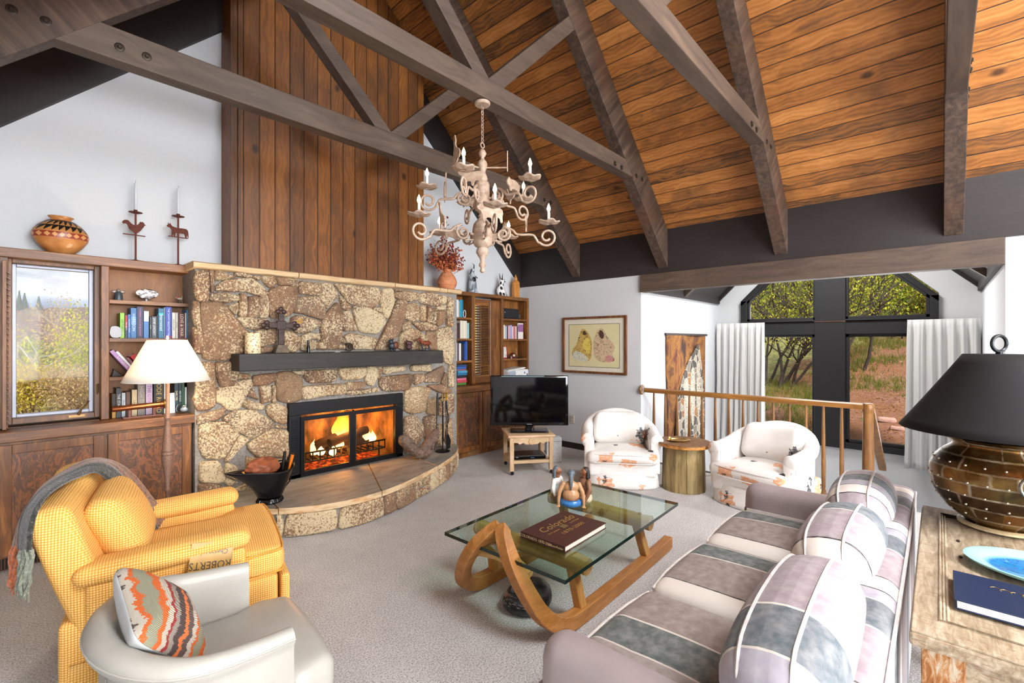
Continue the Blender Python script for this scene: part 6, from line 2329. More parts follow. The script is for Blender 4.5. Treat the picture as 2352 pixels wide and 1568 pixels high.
# ================================================================== chandelier
CX, CY = 2.448, 2.547
CHX, CHY = .737, .676          # direction of the photographer's view, used to turn the arms
def limed():
    t = NT('limed_wood_and_iron')
    n = t.noise(t.co(), 26, 5, .65)
    c = t.ramp(n, [(.3, '9A7E6A'), (.5, 'B09884'), (.7, 'C2B09E')])
    return t.bsdf(c, .6, .1, t.bump(n, .3, .004))
M_lime = limed()
ch = thing('chandelier', 'limed turned wood chandelier with scrolled arms, animal cut-outs and lit candle bulbs', 'chandelier', (CX, CY, 2.07), 0, None, True)
MB().lathe([(.0, 3.335), (.052, 3.335), (.060, 3.345), (.060, 3.355), (.050, 3.3615), (.0, 3.3615)], (CX, CY, 0), 28).build('canopy', M_lime, ch)
m = MB()
z = 3.072
for k in range(11):
    a = k % 2 * pi / 2
    m.tube([(CX + .009 * cos(b) * cos(a), CY + .009 * cos(b) * sin(a), z + .017 * sin(b)) for b in [2 * pi * q / 12 for q in range(12)]], .0028, 6, True)
    z += .0258
m.build('chain', M_lime, ch)
MB().tube([(CX + .019 * cos(b), CY, 3.033 + .019 * sin(b)) for b in [2 * pi * q / 18 for q in range(18)]], .005, 8, True).build('top_ring', M_lime, ch)
zy = lambda y: 3.411 - y / 990
PR = [(400, 8), (415, 22), (435, 30), (455, 22), (465, 12), (480, 16), (495, 30), (515, 38), (540, 34), (560, 24), (580, 22), (600, 32), (625, 40), (645, 34), (652, 48), (670, 54), (740, 54), (744, 50), (748, 54), (800, 54), (850, 50), (872, 38), (885, 22), (905, 32), (915, 22), (940, 46), (965, 66), (1000, 74), (1003, 70), (1008, 75), (1060, 75), (1064, 71), (1068, 75), (1100, 74), (1130, 56), (1142, 36), (1160, 46), (1180, 48), (1200, 34), (1225, 20), (1245, 15), (1262, 26), (1275, 27), (1290, 14), (1300, 15), (1312, 20), (1325, 14), (1330, 3)]
MB().lathe([(r / 990, zy(y)) for y, r in reversed(PR)], (CX, CY, 0), 32).build('turned_stem', M_lime, ch, 60)
def bulb_mat():
    t = NT('candle_flame_bulb')
    z_ = t.sep(t.co('Generated'))[2]
    e = t.n('Emission', {'Color': t.ramp(z_, [(0, 'FFB45A'), (.4, 'FFF2D0'), (1, 'FFE0A0')]), 'Strength': 9.0})
    t.set(t.out.inputs['Surface'], e)
    return t.m
M_bulb = bulb_mat()
M_candle = flat('F2EEE6', .4, 0.0, .02)
def spiral(cx, cz, r0, r1, a0, a1, n=22):
    return [(cx + (r0 + (r1 - r0) * i / n) * cos(radians(a0 + (a1 - a0) * i / n)), cz + (r0 + (r1 - r0) * i / n) * sin(radians(a0 + (a1 - a0) * i / n))) for i in range(n + 1)]
ANIM = {
 'rooster': [(-.9, .5), (-.75, .85), (-.45, .95), (-.3, .7), (-.1, .5), (.15, .55), (.3, .8), (.35, 1.0), (.5, 1.05), (.6, .9), (.75, .82), (.6, .75), (.62, .6), (.5, .3), (.3, .1), (.1, .0), (.06, -.3), (-.02, -.3), (-.05, .0), (-.35, .12), (-.55, .3), (-.65, .55), (-.8, .3)],
 'cow': [(-.95, .75), (-.8, .8), (-.72, .95), (-.65, .78), (-.45, .7), (.0, .62), (.6, .66), (.85, .6), (.92, .3), (.85, .1), (.9, -.35), (.72, -.35), (.66, .0), (.3, .0), (.25, -.35), (.1, -.35), (.05, .0), (-.3, -.02), (-.35, -.35), (-.5, -.35), (-.55, .15), (-.7, .45), (-.9, .55)],
 'goat': [(-.5, .9), (-.62, 1.3), (-.48, 1.1), (-.35, 1.35), (-.3, 1.05), (-.12, .7), (.1, .45), (.7, .42), (.85, .6), (.85, .3), (.75, -.4), (.6, -.4), (.55, .0), (.1, .0), (.0, -.4), (-.14, -.4), (-.2, .2), (-.4, .6), (-.6, .75)],
 'pig': [(-.9, .35), (-.75, .6), (-.6, .8), (-.5, .62), (.0, .72), (.5, .68), (.8, .5), (.95, .6), (.85, .3), (.75, -.2), (.6, -.2), (.5, .05), (-.2, .0), (-.3, -.2), (-.45, -.2), (-.5, .1), (-.75, .15)],
 'giraffe': [(-.5, 1.5), (-.55, 1.75), (-.42, 1.62), (-.25, 1.6), (-.18, 1.45), (-.1, 1.0), (.15, .6), (.7, .35), (.75, -.5), (.62, -.5), (.5, .0), (.1, .0), (.05, -.5), (-.08, -.5), (-.15, .2), (-.3, .8), (-.36, 1.35)],
}
def arm(phi, R, low, animal):
    """one scrolled arm; phi is measured from the line towards the camera"""
    vx, vy = -CHX, -CHY
    sx_, sy_ = CHY, -CHX
    dx, dy = vx * cos(phi) + sx_ * sin(phi), vy * cos(phi) + sy_ * sin(phi)
    nx, ny = -dy, dx
    P3 = lambda r, z, o=0: (CX + dx * r + nx * o, CY + dy * r + ny * o, z)
    zc_ = 2.432 if low else 2.702
    k = R / .52
    prof = spiral(.165 * k, zc_ - .085, .018, .060, 60, -250, 18)[::1]
    prof = [(p[0], p[1]) for p in prof]
    # inner scroll opens towards the step, then the step and the outer scroll
    inner = spiral(.165 * k, zc_ - .075, .016, .058, -90, 80 + 180 + 180, 26)
    step = [(.245 * k, zc_ - .045), (.262 * k, zc_ - .075), (.30 * k, zc_ - .082), (.395 * k, zc_ - .080), (.415 * k, zc_ - .10), (.44 * k, zc_ - .145)]
    outer = spiral(.508 * k, zc_ - .100, .070, .022, 215, 215 + 180 + 290, 30)
    pts = [P3(r, z_) for r, z_ in inner] + [tuple(v) for v in smoothpath([P3(*inner[-1])] + [P3(r, z_) for r, z_ in step] + [P3(*outer[0])], 2)][1:-1] + [P3(r, z_) for r, z_ in outer]
    a = MB().tube(pts, .009, 8).build('arm', M_lime, ch, 60)
    MB().tube([P3(.05, zc_ - .08), P3(.108 * k, zc_ - .078)], .008, 8).tube([P3(.07, zc_ - .12), P3(.12, zc_ - .125), P3(.15 * k, zc_ - .132)], .006, 8).build('arm_bracket', M_lime, a)
    # petal cup, candle and bulb
    m = MB()
    n = 40
    def pet(u, v):
        w = 1 + .10 * cos(5 * 2 * pi * u) * v
        r = .010 + .068 * v * w
        return P3(R + r * cos(2 * pi * u), zc_ + .012 * v * v + .006 * cos(5 * 2 * pi * u) * v, r * sin(2 * pi * u))
    m.grid(pet, n, 6, True)
    c = m.build('drip_cup', M_lime, a, 180, solid=.006)
    x, y, _ = P3(R, 0)
    MB().lathe([(.0095, 0), (.0105, .004), (.0105, .080), (.009, .084)], (x, y, zc_ + .004), 14).build('candle', M_candle, a)
    MB().lathe([(.006, 0), (.0125, .012), (.0140, .022), (.010, .038), (.0045, .052), (.0006, .062)], (x, y, zc_ + .088), 14).build('bulb', M_bulb, a, 180)
    point('candle_light', (x, y, zc_ + .118), .7, (1, .80, .56), .012)
    # flat animal standing across the step
    s_ = .098
    poly = smoothpoly(ANIM[animal], 1)
    r0, t_ = .345 * k, .005
    zb = zc_ - .075 + (.045 if animal != 'pig' else .025)
    vs = [P3(r0 - t_, zb + q * s_, p * s_) for p, q in poly] + [P3(r0 + t_, zb + q * s_, p * s_) for p, q in poly]
    N_ = len(poly)
    fs = [tuple(range(N_)), tuple(range(2 * N_ - 1, N_ - 1, -1))] + [(i, i + N_, (i + 1) % N_ + N_, (i + 1) % N_) for i in range(N_)]
    MB().add(vs, fs).build('animal_cutout', M_lime, a, 0)
for k, an_ in enumerate(('cow', 'rooster', 'goat', 'pig', 'giraffe')):
    arm(radians(13 + 72 * k), .50, True, an_)
for k, an_ in enumerate(('cow', 'pig', 'rooster', 'goat', 'giraffe')):
    arm(radians(-14 + 72 * k), .415, False, an_)
# top tier: one leaping deer plate and one leaf on a side bar
def plate(nm, poly, r0, z0, s_, phi, tang=True):
    vx, vy = -CHX, -CHY
    dx, dy = vx * cos(phi) + CHY * sin(phi), vy * cos(phi) - CHX * sin(phi)
    nx, ny = -dy, dx
    poly = smoothpoly(poly, 1)
    vs = []
    for t_ in (-.004, .004):
        for p, q in poly:
            r_, o_ = (r0 + t_, p * s_) if tang else (r0 + p * s_, t_)
            vs.append((CX + dx * r_ + nx * o_, CY + dy * r_ + ny * o_, z0 + q * s_))
    N_ = len(poly)
    fs = [tuple(range(N_)), tuple(range(2 * N_ - 1, N_ - 1, -1))] + [(i, i + N_, (i + 1) % N_ + N_, (i + 1) % N_) for i in range(N_)]
    MB().add(vs, fs).build(nm, M_lime, ch, 0)
    MB().tube([(CX + dx * .03, CY + dy * .03, z0), (CX + dx * r0, CY + dy * r0, z0)], .006, 8).build('side_bar', M_lime, ch)
DEER = [(-.3, 2.1), (-.42, 2.5), (-.30, 2.35), (-.24, 2.55), (-.14, 2.3), (.0, 2.0), (-.1, 1.6), (.35, 1.1), (.6, 1.1), (.9, .7), (.75, .3), (.45, .3), (.1, -.1), (-.3, .0), (-.8, -.3), (-.6, .3), (-.55, .9), (-.35, 1.5), (-.5, 1.9)]
plate('deer_cutout', DEER, .215, 2.86, .085, radians(-60))
plate('leaf_cutout', [(0, -.5), (.18, .1), (.14, .9), (0, 1.7), (-.14, .9), (-.18, .1)], .19, 2.865, .085, radians(90), True)
plate('leaf_cutout', [(0, -.5), (.18, .1), (.14, .9), (0, 1.7), (-.14, .9), (-.18, .1)], .29, 2.64, .085, radians(-95), True)

# ================================================================== things on the mantel
MZ = 1.4455
o = MB().lathe([(.0, 0), (.060, 0), (.062, .004), (.062, .176), (.059, .18), (.0, .176)], seg=28).build('candle', None, None, 40)
def speck():
    t = NT('speckled_wax')
    n = t.noise(t.co(), 60, 4, .65)
    return t.bsdf(t.ramp(n, [(.38, '9A5A28'), (.46, 'E8D8A8'), (.60, 'F0E6C4'), (.66, 'C08A40'), (.72, '5A3A24')]), .35)
o.data.materials.clear(); o.data.materials.append(speck())
o.location = (1.468, 4.41, MZ)
tag(o, 'thick cream pillar candle speckled with brown at the left end of the mantel', 'candle')
MB().tube([(0, 0, .176), (0, 0, .192)], .0015, 5).build('wick', flat('E8E4DC', .8), o)
cr_ = thing('cross', 'dark brown leather wrapped cross with trefoil ends on a stone block', 'cross', (1.71, 4.42, MZ), 0)
M_cross = flat('3A2620', .5, .1, .6, .8, 40.0)
m = MB()
m.box(-.026, .026, -.012, .012, .075, .36).box(-.105, .105, -.012, .012, .225, .277)
m.box(-.04, .04, -.016, .016, .21, .292)
m.build('cross_body', M_cross, cr_, 0, .006)
m = MB()
for cx_, cz_, hor in ((0, .375, 0), (-.12, .25, 1), (.12, .25, 1)):
    for a in (0, 1, 2):
        if hor:
            q = ((.0, .024), (.0, -.024), (.030 * (1 if cx_ > 0 else -1), 0))[a]
        else:
            q = ((.026, 0), (-.026, 0), (0, .026))[a]
        m.ball((cx_ + q[0], 0, cz_ + q[1]), (.022, .012, .022), 10, 7)
m.build('trefoil_ends', M_cross, cr_)
MB().prism([(-.062, 0), (.062, 0), (.040, .075), (-.040, .075)], -.032, .03, 'xz').build('base_block', flat('6A5C4C', .8, 0.0, .3, .6, 30.0), cr_, 0, .004)
o = MB().lathe([(.0, 0), (.016, 0), (.017, .05), (.012, .065), (.010, .07), (.011, .105), (.009, .118), (.0, .118)], seg=16).build('lighter', flat('0D0F0E', .25), None, 40)
o.location = (1.957, 4.42, MZ)
tag(o, 'small black upright lighter on the mantel, right of the cross', 'lighter')
o = MB().lathe([(.0, 0), (.040, 0), (.043, .004), (.043, .010), (.036, .014), (.016, .012), (.014, .022), (.0, .024)], seg=28).build('medallion', flat('3A2E22', .45, .5, .2), None, 40)
o.location = (2.42, 4.508, 1.492)
o.rotation_euler = (pi / 2 - .2, 0, 0)
tag(o, 'round dark metal knob leaning on the stone in the middle of the mantel', 'knob')
o = MB().box(0, .05, 0, .02, 0, .004).build('paper_slip', flat('D4D8DA', .6), None, 0)
o.location = (2.18, 4.33, MZ)
tag(o, 'tiny white slip lying on the mantel edge', 'paper')
M_r1, M_r2 = flat('3A4048', .45, .5, .3), flat('6E3A28', .5, .3, .3)
def fig(nm, lb, loc, parts, cat):
    t = thing(nm, lb, cat, loc, 0, 'small rusty animals on the mantel')
    for pn, mt, bl in parts:
        m = MB()
        for q in bl:
            if len(q) == 2:
                m.ball(q[0], q[1], 12, 8)
            else:
                caps(m, *q, 8)
        m.build(pn, mt, t, 180, vox=.003)
    return t
fig('owl_figure', 'round dark metal owl at the right end of the mantel, left of the rusty ones', (2.887, 4.42, MZ), [('body', M_r1, [((-.01, 0, .055), (.042, .03, .045)), ((-.03, -.01, .10), (.030, .026, .030)), ((-.045, -.02, .13), (.007, .006, .012)), ((-.01, -.015, .128), (.007, .006, .012)), ((-.02, 0, .01), (.018, .015, .012)), ((.02, 0, .01), (.018, .015, .012))]), ('wing', M_r2, [((.03, -.012, .062), (.036, .024, .044))])], 'figurine')
fig('bird_figure', 'small squat dark bird bowl between the owl and the rusty horse', (3.10, 4.42, MZ), [('body', flat('54383A', .5, .3, .3), [((0, 0, .04), (.040, .030, .034)), ((0, 0, .085), (.046, .034, .030)), ((-.035, -.01, .115), (.014, .012, .012))])], 'figurine')
fig('horse_figure', 'small rusty metal horse on wheels at the far right of the mantel', (3.325, 4.42, MZ), [('body', flat('7E3E26', .55, .3, .3), [((.02, 0, .085), (.062, .022, .030)), ((-.045, 0, .09), (-.075, 0, .13), .020, .016), ((-.075, 0, .132), (-.115, 0, .115), .017, .010), ((-.07, 0, .15), (.006, .006, .016)), ((.08, 0, .09), (.09, 0, .05), .008, .004)]), ('legs', M_r1, [((-.04, 0, .08), (-.045, 0, .02), .011, .009), ((.05, 0, .08), (.055, 0, .02), .011, .009), ((-.05, -.012, .016), (.018, .006, .016)), ((-.01, -.012, .016), (.018, .006, .016)), ((.05, -.012, .016), (.018, .006, .016))])], 'figurine')

# ================================================================== things on the hearth
sc = thing('coal_scuttle', 'black enamel coal scuttle with flared spout on the left of the hearth', 'bucket', (1.47, 4.03, HZ + .001), radians(20))
def scut(u, v):
    a = 2 * pi * u
    r = .085 + .012 * (1 - v) * 0 + .085 * v ** .9
    rx = r * (1 + .12 * v)
    sp = max(0, cos(a - pi)) ** 4 * .20 * v ** 2
    zz_ = .035 + .245 * v - .03 * sin(a * 1) * 0 + .03 * v * (cos(2 * a) * .5) + .03 * v * max(0, cos(a - pi)) ** 4
    return (rx * cos(a) - sp, r * sin(a) * (1 - .25 * max(0, cos(a - pi)) ** 4 * v), zz_)
m = MB()
m.grid(scut, 48, 12, True)
M_enam = flat('0A0A0C', .22, .2, .3)
m.build('bucket', M_enam, sc, 180, solid=.004)
MB().lathe([(.0, 0), (.098, 0), (.100, .012), (.088, .030), (.083, .042), (.0, .044)], seg=40).build('foot', M_enam, sc, 50)
m = MB()
for k in range(30):
    a = 2 * pi * k / 30
    m.tube([(.101 * cos(a), .101 * sin(a), .008), (.090 * cos(a), .090 * sin(a), .031)], .0035, 5)
m.build('foot_ribs', M_enam, sc)
m = MB()
m.tube([(.13, -.02, .08), (.18, -.02, .12), (.19, -.02, .19), (.16, -.02, .23)], .006, 8)
m.build('rear_handle', M_enam, sc)
o = MB()
def crump(u, v):
    a, b = 2 * pi * u, pi * v - pi / 2
    p = Vector((cos(b) * cos(a), cos(b) * sin(a), sin(b)))
    k = 1 + .22 * noise.noise(p * 2.2) + .16 * abs(noise.noise(p * 5.5)) + .08 * noise.noise(p * 11)
    return (p.x * .13 * k, p.y * .095 * k, p.z * .075 * k)
o.grid(crump, 44, 26, True)
lb_ = o.build('crumpled_bag', flat('8A4A2C', .6, 0.0, .35, .8, 16.0), None, 180)
lb_.location = (1.42, 4.03, HZ + .29)
lb_.rotation_euler = (0, .1, .4)
tag(lb_, 'crumpled brown leather bag stuffed into the coal scuttle', 'bag')
o = MB().tube([(0, 0, 0), (.02, 0, .15)], .012, 10).build('gas_lighter', flat('0C0C0E', .3), None, 40)
o.location = (1.565, 4.02, HZ + .24)
tag(o, 'black stick lighter standing in the coal scuttle', 'lighter')
o = thing('gas_lighter', 'orange stick lighter with black end leaning in the coal scuttle', 'lighter', (1.60, 3.99, HZ + .22), 0)
MB().tube([(0, 0, 0), (.035, 0, .14)], [.010, .022], 10, flatz=.6).build('handle', flat('E0761A', .35), o, 40)
MB().tube([(.035, 0, .139), (.039, 0, .155)], [.021, .019], 10, flatz=.6).build('end_cap', flat('101010', .4), o, 40)

ft = thing('fireplace_tools', 'black iron fireplace tool set with brass handles on the right of the hearth', 'tool set', (3.52, 4.34, HZ + .001), 0)
MB().lathe([(.0, 0), (.085, 0), (.088, .010), (.07, .018), (.02, .024), (.0, .03)], seg=28).build('base', M_iron, ft, 50)
MB().tube([(0, 0, .02), (0, 0, .68)], .009, 10).build('post', M_iron, ft)
MB().tube([(-.085, -.01, .635), (0, 0, .64), (.06, -.01, .635)], .006, 8).build('hook_bar', M_iron, ft)
for i, (x, y) in enumerate(((-.02, -.02), (.025, -.02), (.055, -.01))):
    m = MB()
    m.tube([(x, y, .60), (x + .01, y, .40), (x + .012, y, .12)], .0055, 8)
    tl_ = m.build('tool_rod', M_iron, ft)
    MB().lathe([(.0, 0), (.008, 0), (.010, .01), (.006, .03), (.009, .05), (.007, .08), (.009, .09), (.0, .098)], (x, y, .60), 12).build('brass_handle', flat('B8924A', .3, .9), tl_)
MB().prism([(.03, .02), (.09, .03), (.10, .12), (.065, .20), (.045, .20), (.03, .12)], -.03, -.022, 'xz').build('shovel', M_iron, ft, 0, .002)
m = MB()
m.tube([(-.085, -.01, .70), (-.09, -.01, .60), (-.105, -.02, .40), (-.135, -.04, .16), (-.15, -.05, .05)], [.010, .012, .006, .006, .014], 8)
m.build('broom', M_iron, ft)
m = MB()
m.tube(smoothpath([(.04, -.02, .60), (.03, -.03, .50), (.08, -.02, .42), (.075, -.02, .34), (.03, -.02, .28), (.02, -.02, .15)], 2), .005, 8)
m.build('tongs', M_iron, ft)

bd = thing('duck_sculpture', 'brown weathered wood and stone duck like carving leaning on the right of the hearth', 'sculpture', (3.12, 4.22, HZ + .001), radians(8))
def rough(nm, col):
    t = NT(nm)
    n = t.noise(t.map((1, 1, 1)), 26, 5, .7)
    n2 = t.vor(t.map((30, 10, 30), rot=(0, .7, 0)), 1.6)
    c = t.ramp(n, [(.3, '4A3A30'), (.6, col), (.8, '9A8878')])
    return t.bsdf(c, .9, 0, t.bump(t.math('ADD', n, n2), .8, .012))
m = MB()
caps(m, (-.04, .0, .06), (-.22, .03, .245), .050, .066)
m.ball((-.245, .035, .275), (.045, .035, .03))
m.build('tail', rough('pitted_wood', '7A6656'), bd, 180, vox=.006)
m = MB()
m.ball((.03, -.01, .082), (.125, .075, .075))
caps(m, (.03, -.01, .10), (.165, -.03, .235), .066, .058)
m.ball((.19, -.03, .265), (.05, .05, .045))
m.build('body', rough('brown_stone', '80685A'), bd, 180, vox=.006)
MB().ball((.095, -.085, .125), (.022, .016, .020)).build('eye', rough('brown_stone_eye', '7A6254'), bd)

# ================================================================== on top of the left cabinets
TZ = 2.204
pot = thing('clay_pot', 'wide burnished clay pot with black and red triangle bands on the left cabinet', 'pot', (.291, 4.865, TZ), 0)
def pot_mat():
    t = NT('burnished_pot')
    x, y, z = t.sep()[0:3]
    a = t.math('ARCTAN2', y, x)
    f = t.math('FRACT', t.math('MULTIPLY', a, 18 / (2 * pi)))
    tri = t.math('ABSOLUTE', t.math('SUBTRACT', f, .5))
    base = t.ramp(t.noise(t.co(), 12, 4), [(.3, 'A0602C'), (.7, 'C88A50')])
    # red band with lozenges
    zr = t.math('DIVIDE', t.math('SUBTRACT', z, .112), .042)
    loz = t.math('LESS_THAN', t.math('ADD', t.math('MULTIPLY', tri, 2.0), t.math('ABSOLUTE', t.math('SUBTRACT', t.math('MULTIPLY', zr, 2.0), 1.0))), .85)
    inr = t.math('MULTIPLY', t.math('GREATER_THAN', zr, 0.0), t.math('LESS_THAN', zr, 1.0))
    c = t.mix(inr, base, '8A3422')
    c = t.mix(t.math('MULTIPLY', inr, loz), c, 'C89058')
    # black band with tan triangles
    zb_ = t.math('DIVIDE', t.math('SUBTRACT', z, .162), .085)
    inb = t.math('MULTIPLY', t.math('GREATER_THAN', zb_, 0.0), t.math('LESS_THAN', zb_, 1.0))
    tr_ = t.math('LESS_THAN', t.math('FRACT', t.math('MULTIPLY', zb_, 2.0)), t.math('MULTIPLY', t.math('SUBTRACT', f, .05), .9))
    c = t.mix(inb, c, '1E1814')
    c = t.mix(t.math('MULTIPLY', inb, tr_), c, 'B07A44')
    return t.bsdf(c, .3)
MB().lathe([(.0, 0), (.055, 0), (.075, .008), (.125, .055), (.158, .105), (.166, .140), (.156, .172), (.125, .215), (.085, .245), (.060, .255), (.058, .262), (.072, .274), (.077, .280), (.072, .283), (.054, .268), (.050, .250), (.0, .24)], seg=64, sx=.96, sy=.66).build('body', pot_mat(), pot, 50)

M_rusty = flat('5A2A1C', .7, .4, .3, .4, 60.0)
ROO = [(-.95, .55), (-.88, .78), (-.68, .95), (-.42, .92), (-.25, .68), (.0, .50), (.25, .55), (.42, .78), (.50, .98), (.58, .88), (.66, 1.0), (.74, .86), (.84, .88), (.80, .76), (.98, .66), (.82, .60), (.80, .46), (.68, .30), (.55, .05), (.36, -.15), (.22, -.28), (.20, -.5), (.06, -.5), (.04, -.28), (-.12, -.12), (-.32, .02), (-.45, .22), (-.52, .50), (-.70, .60), (-.80, .48), (-.88, .62)]
COW = [(-1.0, .66), (-.86, .74), (-.90, 1.0), (-.76, .80), (-.68, .98), (-.62, .78), (-.45, .60), (.0, .52), (.55, .56), (.85, .50), (.95, .25), (.98, -.45), (.90, -.45), (.86, -.05), (.80, -.45), (.66, -.45), (.60, -.08), (.48, -.02), (.0, -.05), (-.20, -.02), (-.25, -.45), (-.38, -.45), (-.40, -.1), (-.46, -.45), (-.58, -.45), (-.55, .15), (-.68, .42), (-.92, .48)]
def stick(nm, lb, x, sil, sz, zb, top, foot, dx=0):
    t = thing(nm, lb, 'candlestick', (x, 4.86, TZ), 0)
    MB().lathe([(.0, 0), (foot, 0), (foot, .004), (foot * .4, .012), (.008, .018), (.0, .02)], seg=28).build('base', M_rusty, t, 40)
    MB().box(-.006, .006, -.006, .006, .012, top).build('post', M_rusty, t, 0)
    P = smoothpoly([(p * sz + dx, q * sz + zb) for p, q in sil], 1)
    MB().prism(P, -.010, -.006).build('silhouette', M_rusty, t, 0)
    MB().box(-sz * .85 + dx, sz * .9 + dx, -.011, -.005, zb - sz * .52, zb - sz * .42).build('crossbar', M_rusty, t, 0)
    MB().lathe([(.0, top), (.02, top), (.046, top + .008), (.047, top + .011), (.02, top + .006), (.012, top + .006), (.013, top + .030), (.0, top + .03)], seg=24).build('drip_pan', M_rusty, t, 40)
    o = MB().lathe([(.0095, 0), (.009, .15), (.008, .215), (.002, .225), (.0, .226)], seg=14).build('candle', flat('CDD0D2', .3, 0.0, .02), None)
    o.location = (x, 4.86, TZ + top + .031)
    MB().tube([(0, 0, .224), (.001, 0, .245)], .0012, 5).build('wick', flat('6A6A68', .8), o)
    return o
tag(stick('rooster_candlestick', 'rusty iron candlestick with a rooster silhouette', .732, ROO, .082, .255, .395, .075, -.012), 'tall white taper in the rooster candlestick', 'candle')
tag(stick('cow_candlestick', 'rusty iron candlestick with a cow silhouette', 1.022, COW, .080, .285, .42, .068, -.004), 'tall white taper in the cow candlestick', 'candle')

# row of small things on the top shelf of the left bookcase
fgz = 1.8775
a_ = thing('angel_figure', 'small grey green winged angel on the top left shelf', 'figurine', (.622, 4.85, fgz), 0)
MB().lathe([(.0, 0), (.030, 0), (.028, .03), (.024, .06), (.016, .07), (.0, .072)], seg=20).build('robe', flat('4A545A', .4, .2, .3), a_)
m = MB()
m.ball((0, 0, .082), .012)
for s in (-1, 1):
    m.ball((s * .026, .004, .072), (.018, .006, .012))
m.build('wings_and_head', flat('8A7E74', .4, .3, .3), a_)
ms = thing('mineral_slab', 'brown and white mottled stone slice on a clear stand on the top left shelf', 'stone', (.80, 4.85, fgz), 0)
def mott():
    t = NT('mottled_mineral')
    n = t.noise(t.map((1, 1, 1.3)), 30, 4, .6)
    return t.bsdf(t.ramp(n, [(.44, '2E221E'), (.50, '5A4238'), (.55, 'D8CCC4'), (.68, 'F0EAE4')]), .15)
P = smoothpoly([(-.078, .075), (-.05, .098), (0, .108), (.05, .104), (.083, .085), (.078, .05), (.03, .026), (-.02, .024), (-.055, .045)], 2)
MB().prism(P, -.010, .010).build('slice', mott(), ms, 0, .006)
MB().box(-.03, .03, -.02, .02, 0, .006).box(-.005, .005, -.006, .006, .006, .028).build('stand', flat('8A8A8A', .2), ms, 0)
hb_ = thing('bird_figure', 'tiny painted bird with outstretched wings on the top left shelf', 'figurine', (1.03, 4.84, fgz), 0)
MB().ball((0, 0, .014), (.012, .010, .014)).build('base', flat('4A4A3C', .6), hb_)
m = MB()
m.ball((0, 0, .042), (.018, .010, .009))
m.prism([(0, .042), (.022, .068), (.012, .045)], -.002, .002)
m.prism([(-.01, .042), (-.02, .060), (-.018, .042)], -.002, .002)
m.tube([(-.016, 0, .046), (-.034, 0, .050)], [.004, .0008], 6)
m.build('bird', flat('C8C0B0', .5, 0.0, .3), hb_)
MB().ball((-.018, -.002, .050), (.008, .006, .005)).build('red_head', flat('B83228', .5), hb_)
ag = thing('agate_slice', 'grey banded agate slice in front of the lime green book', 'stone', (.596, 4.785, 1.578), 0)
def agate():
    t = NT('banded_agate')
    v = t.map((1, 1, 1), loc=(0, 0, -.045))
    r = t.n('VectorMath', {0: t.n('VectorMath', {0: v, 1: t.n('VectorMath', {0: t.noise(t.co(), 14, 2, out='Color'), 1: (.03, 0, .03)}, operation='MULTIPLY')}, operation='ADD').outputs[0]}, operation='LENGTH').outputs['Value']
    f = t.math('FRACT', t.math('MULTIPLY', r, 120.0))
    return t.bsdf(t.ramp(f, [(0, '5E5C60'), (.5, 'A8A6A8'), (1, '6E6C70')]), .2)
P = smoothpoly([(-.036, 0), (.036, 0), (.040, .05), (.03, .085), (-.005, .098), (-.036, .085)], 2)
MB().prism(P, -.008, .006).build('slice', agate(), ag, 0, .002)
# dark wedge under the leaning books
o = MB().prism([(0, 0), (.07, 0), (.012, .06)], 0, .05).build('wood_block', flat('2E1C14', .4), None, 0, .003)
o.location = (.575, 4.80, 1.274)
tag(o, 'small dark wooden wedge on the third left shelf below the leaning books', 'block')
# brass tube on wooden stand
kt = thing('kaleidoscope', 'long copper tube resting on a red brown wooden cradle in front of the books', 'kaleidoscope', (.725, 4.70, .9445), 0)
M_cop = flat('9A5A34', .3, .8, .15)
Mk = Matrix.Translation((-.16, 0, .082)) @ Matrix.Rotation(radians(88), 4, 'Y')
MB().lathe([(.0, 0), (.020, 0), (.022, .004), (.022, .30), (.024, .302), (.024, .33), (.0, .33)], seg=24, M=Mk).build('tube', M_cop, kt, 40)
MB().lathe([(.0, .322), (.036, .322), (.038, .326), (.038, .334), (.036, .338), (.038, .342), (.036, .348), (.0, .348)], seg=28, M=Mk).build('end_wheel', flat('8A6A34', .35, .8), kt, 40)
M_crad = flat('5E2C1C', .4)
for x in (-.055, .10):
    MB().box(x - .010, x + .010, -.018, .018, .012, .066).build('upright', M_crad, kt, 0, .002)
MB().box(-.10, .15, -.028, .028, 0, .013).build('cradle_base', M_crad, kt, 0, .003)
gb = thing('glass_bowl', 'clear ribbed glass bowl on the counter right of the lamp pole', 'bowl', (1.035, 4.72, .9445), 0)
def cglass():
    t = NT('clear_glass')
    gl = t.n('BsdfGlossy', {'Color': (.9, .95, 1, 1), 'Roughness': .03})
    tr = t.n('BsdfTransparent', {'Color': (.86, .90, .93, 1)})
    lw = t.n('LayerWeight', {'Blend': .45}).outputs['Facing']
    t.set(t.out.inputs['Surface'], t.n('MixShader', {0: t.ramp(lw, [(.2, .12), (.9, .6)]), 1: tr, 2: gl}))
    return t.m
M_cgl = cglass()
MB().lathe([(.035, 0), (.052, .015), (.058, .040), (.050, .068), (.046, .075), (.048, .078)], seg=30).build('bowl', M_cgl, gb, 50)
MB().ball((0, 0, .03), (.03, .03, .02), 12, 7).build('contents', flat('B8C0C8', .3), gb)
ph = thing('photo_card', 'pale grey card standing between the books near the stone', 'card', (1.045, 4.735, .9446), 0)
ph.location = (.965, 4.79, .9446)
ph.rotation_euler = (-.1, 0, 0)
MB().box(-.02, .02, 0, .003, 0, .17).build('sheet', flat('D8DCE0', .6), ph, 0)

